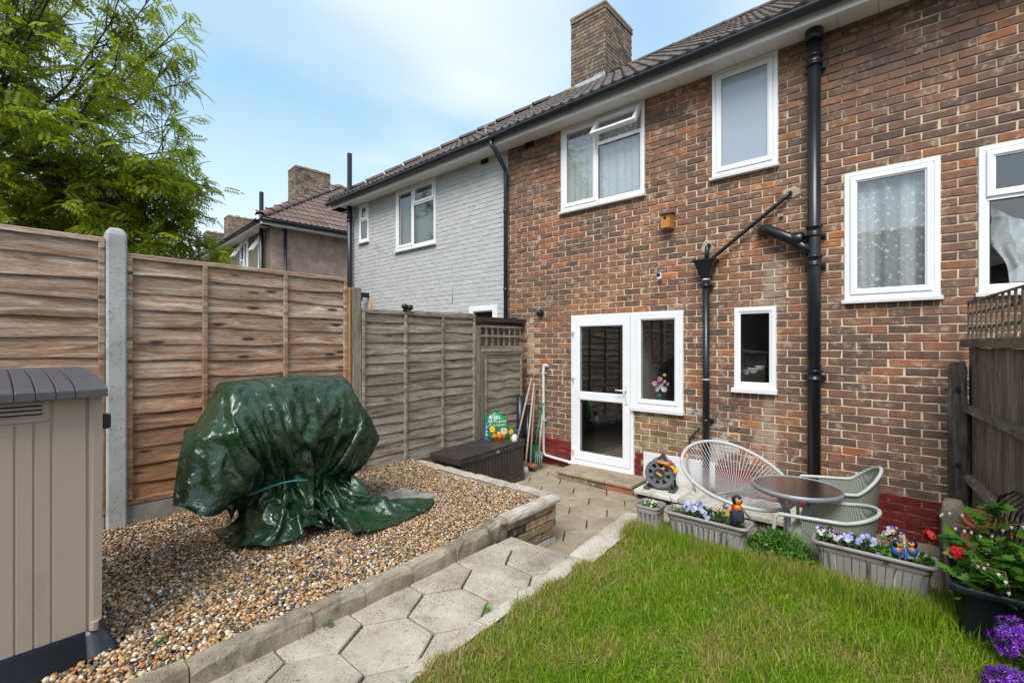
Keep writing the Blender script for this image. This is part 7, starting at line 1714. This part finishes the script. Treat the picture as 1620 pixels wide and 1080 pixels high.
# ================================================================ green tarpaulin: a sheet dropped over the barbecue and drawn in by a cord, hung by the cloth solver
def drape():
    sc2 = bpy.data.scenes.new('drape'); sc2.frame_start = 1; sc2.frame_end = 130; made = []
    def lk(name, mb):
        me_ = mb.mesh(name, M['dark']); bm = bmesh.new(); bm.from_mesh(me_); bmesh.ops.recalc_face_normals(bm, faces=bm.faces[:]); bm.to_mesh(me_); bm.free()
        o = bpy.data.objects.new(name, me_); sc2.collection.objects.link(o); made.append(o); return o
    def col_(o, th=.008, fr_=12):
        o.modifiers.new('c', 'COLLISION'); o.collision.thickness_outer = th; o.collision.cloth_friction = fr_
    hood = [[(x, y*s_, .74+z*1.0) for y, z in [(.27*math.cos(a), .33*math.sin(a)) for a in np.linspace(math.pi, 0, 13)]+[(.27, -.08), (-.27, -.08)]] for x, s_ in ((-.46, .96), (-.44, 1.), (.40, 1.), (.42, .96))]
    col_(lk('hood', MB().loft(hood, True, True, 0, True)))
    col_(lk('shelf', MB().loft([[(-.63, -.22, .74), (-.63, .22, .74), (-.38, .25, .80), (-.38, -.25, .80)], [(-.60, -.24, .52), (-.60, .22, .52), (-.38, .22, .52), (-.38, -.24, .52)], [(-.52, -.20, .36), (-.52, .18, .36), (-.38, .18, .36), (-.38, -.20, .36)]], True, False, 0, True))); col_(lk('shelf', MB().loft([[(.36, -.25, .86), (.36, .25, .86), (.56, .22, .74), (.56, -.22, .74)], [(.36, -.22, .55), (.36, .22, .55), (.65, .20, .56), (.65, -.22, .56)], [(.36, -.18, .36), (.36, .18, .36), (.50, .16, .36), (.50, -.18, .36)]], True, False, 0, True)))
    col_(lk('cart', MB().box(-.22, .26, -.13, .13, -.2, .72, b=.02))); col_(lk('floor', MB().box(-4, 4, -4, 4, -.3, 0)), .008, 40)
    def ringv(ax, ay, z, cx_=0., t_=.03, n=36, k=8):
        return [((ax+t_*math.cos(2*math.pi*j/k))*math.cos(2*math.pi*i/n)+cx_, (ay+t_*math.cos(2*math.pi*j/k))*math.sin(2*math.pi*i/n), z+t_*math.sin(2*math.pi*j/k)+.04*math.sin(6*math.pi*i/n+1)) for i in range(n) for j in range(k)]
    n, k = 36, 8; rm = MB().add(ringv(1.9, 1.7, .14), [(i*k+j, ((i+1) % n)*k+j, ((i+1) % n)*k+(j+1) % k, i*k+(j+1) % k) for i in range(n) for j in range(k)])
    ro = lk('cord', rm); ro.shape_key_add(name='Basis'); kb = ro.shape_key_add(name='tight')
    for v, c in zip(kb.data, ringv(.40, .25, .33, .04)): v.co = c
    kb.value = 0; kb.keyframe_insert('value', frame=34); kb.value = 1; kb.keyframe_insert('value', frame=86)
    col_(ro, .01, 3)
    NX, NY = 84, 76; LX, LY = TLX, TLY; an = rad(7); r = random.Random(2); vs = []
    for j in range(NY+1):
        for i in range(NX+1):
            x, y = (i/NX-.5)*LX, (j/NY-.5)*LY; vs.append((x*math.cos(an)-y*math.sin(an)+sheet_shift_along, x*math.sin(an)+y*math.cos(an)+sheet_shift_across, 1.14+.03*math.sin(x*5)*math.cos(y*4)+.004*r.random()))
    co = lk('sheet', MB().add(vs, [(j*(NX+1)+i, j*(NX+1)+i+1, (j+1)*(NX+1)+i+1, (j+1)*(NX+1)+i) for j in range(NY) for i in range(NX)]))
    c = co.modifiers.new('cloth', 'CLOTH'); s = c.settings
    s.quality = 5; s.mass = .25; s.tension_stiffness = 40; s.compression_stiffness = 40; s.shear_stiffness = 20; s.bending_stiffness = TBEND; s.air_damping = 1.2; s.tension_damping = 10; s.compression_damping = 10
    q = c.collision_settings; q.distance_min = .008; q.collision_quality = 2; q.use_self_collision = True; q.self_distance_min = .008; q.self_friction = 6
    c.point_cache.frame_start = 1; c.point_cache.frame_end = 130
    for f in range(1, 112): sc2.frame_set(f)
    dg = sc2.view_layers[0].depsgraph; e = co.evaluated_get(dg).to_mesh(); A = np.empty(len(e.vertices)*3); e.vertices.foreach_get('co', A)
    for o in made: bpy.data.objects.remove(o)
    bpy.data.scenes.remove(sc2); return A.reshape(-1, 3).copy(), NX, NY
TLX, TLY, sheet_shift_along, sheet_shift_across, TBEND = 2.92, 2.78, .14, -.13, .35
Gd, NXc, NYc = drape()
lowk = np.clip(1-Gd[:,2]/.34, 0, 1); lx_ = Gd[:,0]*(.96+.05*lowk)+.06+.02*lowk*(.45+.55*np.tanh(Gd[:,0]*4)); ly_ = Gd[:,1]*(1+.22*lowk)
TW = np.stack([-3.55-ly_, 1.45+lx_, .368+Gd[:,2]], 1)
TFc = np.array([(j*(NXc+1)+i, j*(NXc+1)+i+1, (j+1)*(NXc+1)+i+1, (j+1)*(NXc+1)+i) for j in range(NYc) for i in range(NXc)])
m, t, b = nodes('green tarpaulin'); v = coords(t, (1,1,1), 'pos', False)
def ridged(vec, sc, dist):
    n_ = noi(t, vec, sc, 4, .55, dist); a = nn(t, 'ShaderNodeMath', operation='SUBTRACT'); a.inputs[1].default_value = .5; t.links.new(n_, a.inputs[0])
    b2 = nn(t, 'ShaderNodeMath', operation='ABSOLUTE'); t.links.new(a.outputs[0], b2.inputs[0]); return b2.outputs[0]
r1, r2 = ridged(v, 7, 1.0), ridged(v, 19, .8)
vf = nn(t, 'ShaderNodeTexVoronoi'); vf.inputs['Scale'].default_value = 11; dv_ = nn(t, 'ShaderNodeVectorMath', operation='ADD'); nz_ = nn(t, 'ShaderNodeTexNoise'); nz_.inputs['Scale'].default_value = 4; t.links.new(v, nz_.inputs['Vector']); sv_ = nn(t, 'ShaderNodeVectorMath', operation='SCALE'); sv_.inputs['Scale'].default_value = .30; t.links.new(nz_.outputs['Color'], sv_.inputs[0]); t.links.new(v, dv_.inputs[0]); t.links.new(sv_.outputs[0], dv_.inputs[1]); t.links.new(dv_.outputs[0], vf.inputs['Vector'])
ha = nn(t, 'ShaderNodeMath', operation='MULTIPLY_ADD'); ha.inputs[1].default_value = .45; t.links.new(r2, ha.inputs[0]); t.links.new(r1, ha.inputs[2])
def facets(scale, amp):            # every cell of the pattern a flat facet with its own tilt, as in crumpled film
    vo = nn(t, 'ShaderNodeTexVoronoi'); vo.inputs['Scale'].default_value = scale; t.links.new(dv_.outputs[0], vo.inputs['Vector'])
    ps = nn(t, 'ShaderNodeVectorMath', operation='SCALE'); ps.inputs['Scale'].default_value = scale; t.links.new(dv_.outputs[0], ps.inputs[0])
    pc = nn(t, 'ShaderNodeVectorMath', operation='SCALE'); pc.inputs['Scale'].default_value = scale; t.links.new(vo.outputs['Position'], pc.inputs[0])
    df = nn(t, 'ShaderNodeVectorMath', operation='SUBTRACT'); t.links.new(ps.outputs[0], df.inputs[0]); t.links.new(pc.outputs[0], df.inputs[1])
    cc = nn(t, 'ShaderNodeVectorMath', operation='SUBTRACT'); cc.inputs[1].default_value = (.5,.5,.5); t.links.new(vo.outputs['Color'], cc.inputs[0])
    dt = nn(t, 'ShaderNodeVectorMath', operation='DOT_PRODUCT'); t.links.new(df.outputs[0], dt.inputs[0]); t.links.new(cc.outputs[0], dt.inputs[1])
    ml = nn(t, 'ShaderNodeMath', operation='MULTIPLY'); ml.inputs[1].default_value = amp; t.links.new(dt.outputs['Value'], ml.inputs[0]); return ml.outputs[0]
hc_ = nn(t, 'ShaderNodeMath', operation='ADD'); t.links.new(facets(5.5, 1.25), hc_.inputs[0]); t.links.new(facets(15, .26), hc_.inputs[1])
hb = nn(t, 'ShaderNodeMath', operation='ADD'); t.links.new(hc_.outputs[0], hb.inputs[0]); hd_ = nn(t, 'ShaderNodeMath', operation='MULTIPLY_ADD'); hd_.inputs[1].default_value = .7; t.links.new(vf.outputs['Distance'], hd_.inputs[0]); t.links.new(ha.outputs[0], hd_.inputs[2]); he_ = nn(t, 'ShaderNodeMath', operation='MULTIPLY'); he_.inputs[1].default_value = .25; t.links.new(hd_.outputs[0], he_.inputs[0]); t.links.new(he_.outputs[0], hb.inputs[1])
c = ramp(t, noi(t, v, 4, 4), [(.3, (.010,.032,.011)), (.7, (.017,.052,.019))]).outputs[0]
c = mixc(t, mrange(t, noi(t, v, 6, 6, .7), .56, .74, 0, .35), c, (.10,.13,.10))
t.links.new(c, b.inputs['Base Color']); t.links.new(mrange(t, noi(t, v, 9, 4), .3, .7, .15, .30), b.inputs['Roughness']); b.inputs['Specular IOR Level'].default_value = .7
bump(t, b, hb.outputs[0], .75, .075); M['tarp'] = m
tp_ = thing('tarpaulin', (-3.5, 1.5, GZ), 'crumpled dark green tarpaulin draped and tied over a barbecue on the gravel', 'tarpaulin')
ts = obj('tarp_sheet', npmesh('tarp_sheet', TW, TFc, [M['tarp']], smooth=True), tp_)
sm_ = ts.modifiers.new('fine', 'SUBSURF'); sm_.levels = 1; sm_.render_levels = 1
def tarp_pt(i, j): return Vector(TW[j*(NXc+1)+i])
for i, j in [(i, 0) for i in range(5, 92, 14)]:
    p = tarp_pt(i, j+1); a, b_ = tarp_pt(i+1, j+1)-p, tarp_pt(i, j+2)-p; nrm_ = a.cross(b_).normalized(); q_ = nrm_.to_track_quat('Z', 'Y').to_matrix().to_4x4()
    MB().tube([(.011*math.cos(t_), .011*math.sin(t_), .0) for t_ in np.linspace(0, 2*math.pi, 14, endpoint=False)], .0045, 6, closed=True).xf(Matrix.Translation(p) @ q_).build('eyelet', M['greymetal'], tp_)
cordp = [(-3.55-.245*math.sin(a), 1.45+.06+.04+.405*math.cos(a), .368+.335+.04*math.sin(a*3+1)) for a in np.linspace(rad(205), rad(268), 16)]
MB().tube(cordp, .0055, 6).build('tie_cord', M['tealcord'], tp_)

for o in bpy.data.objects:
    if '_l' in o: del o['_l']
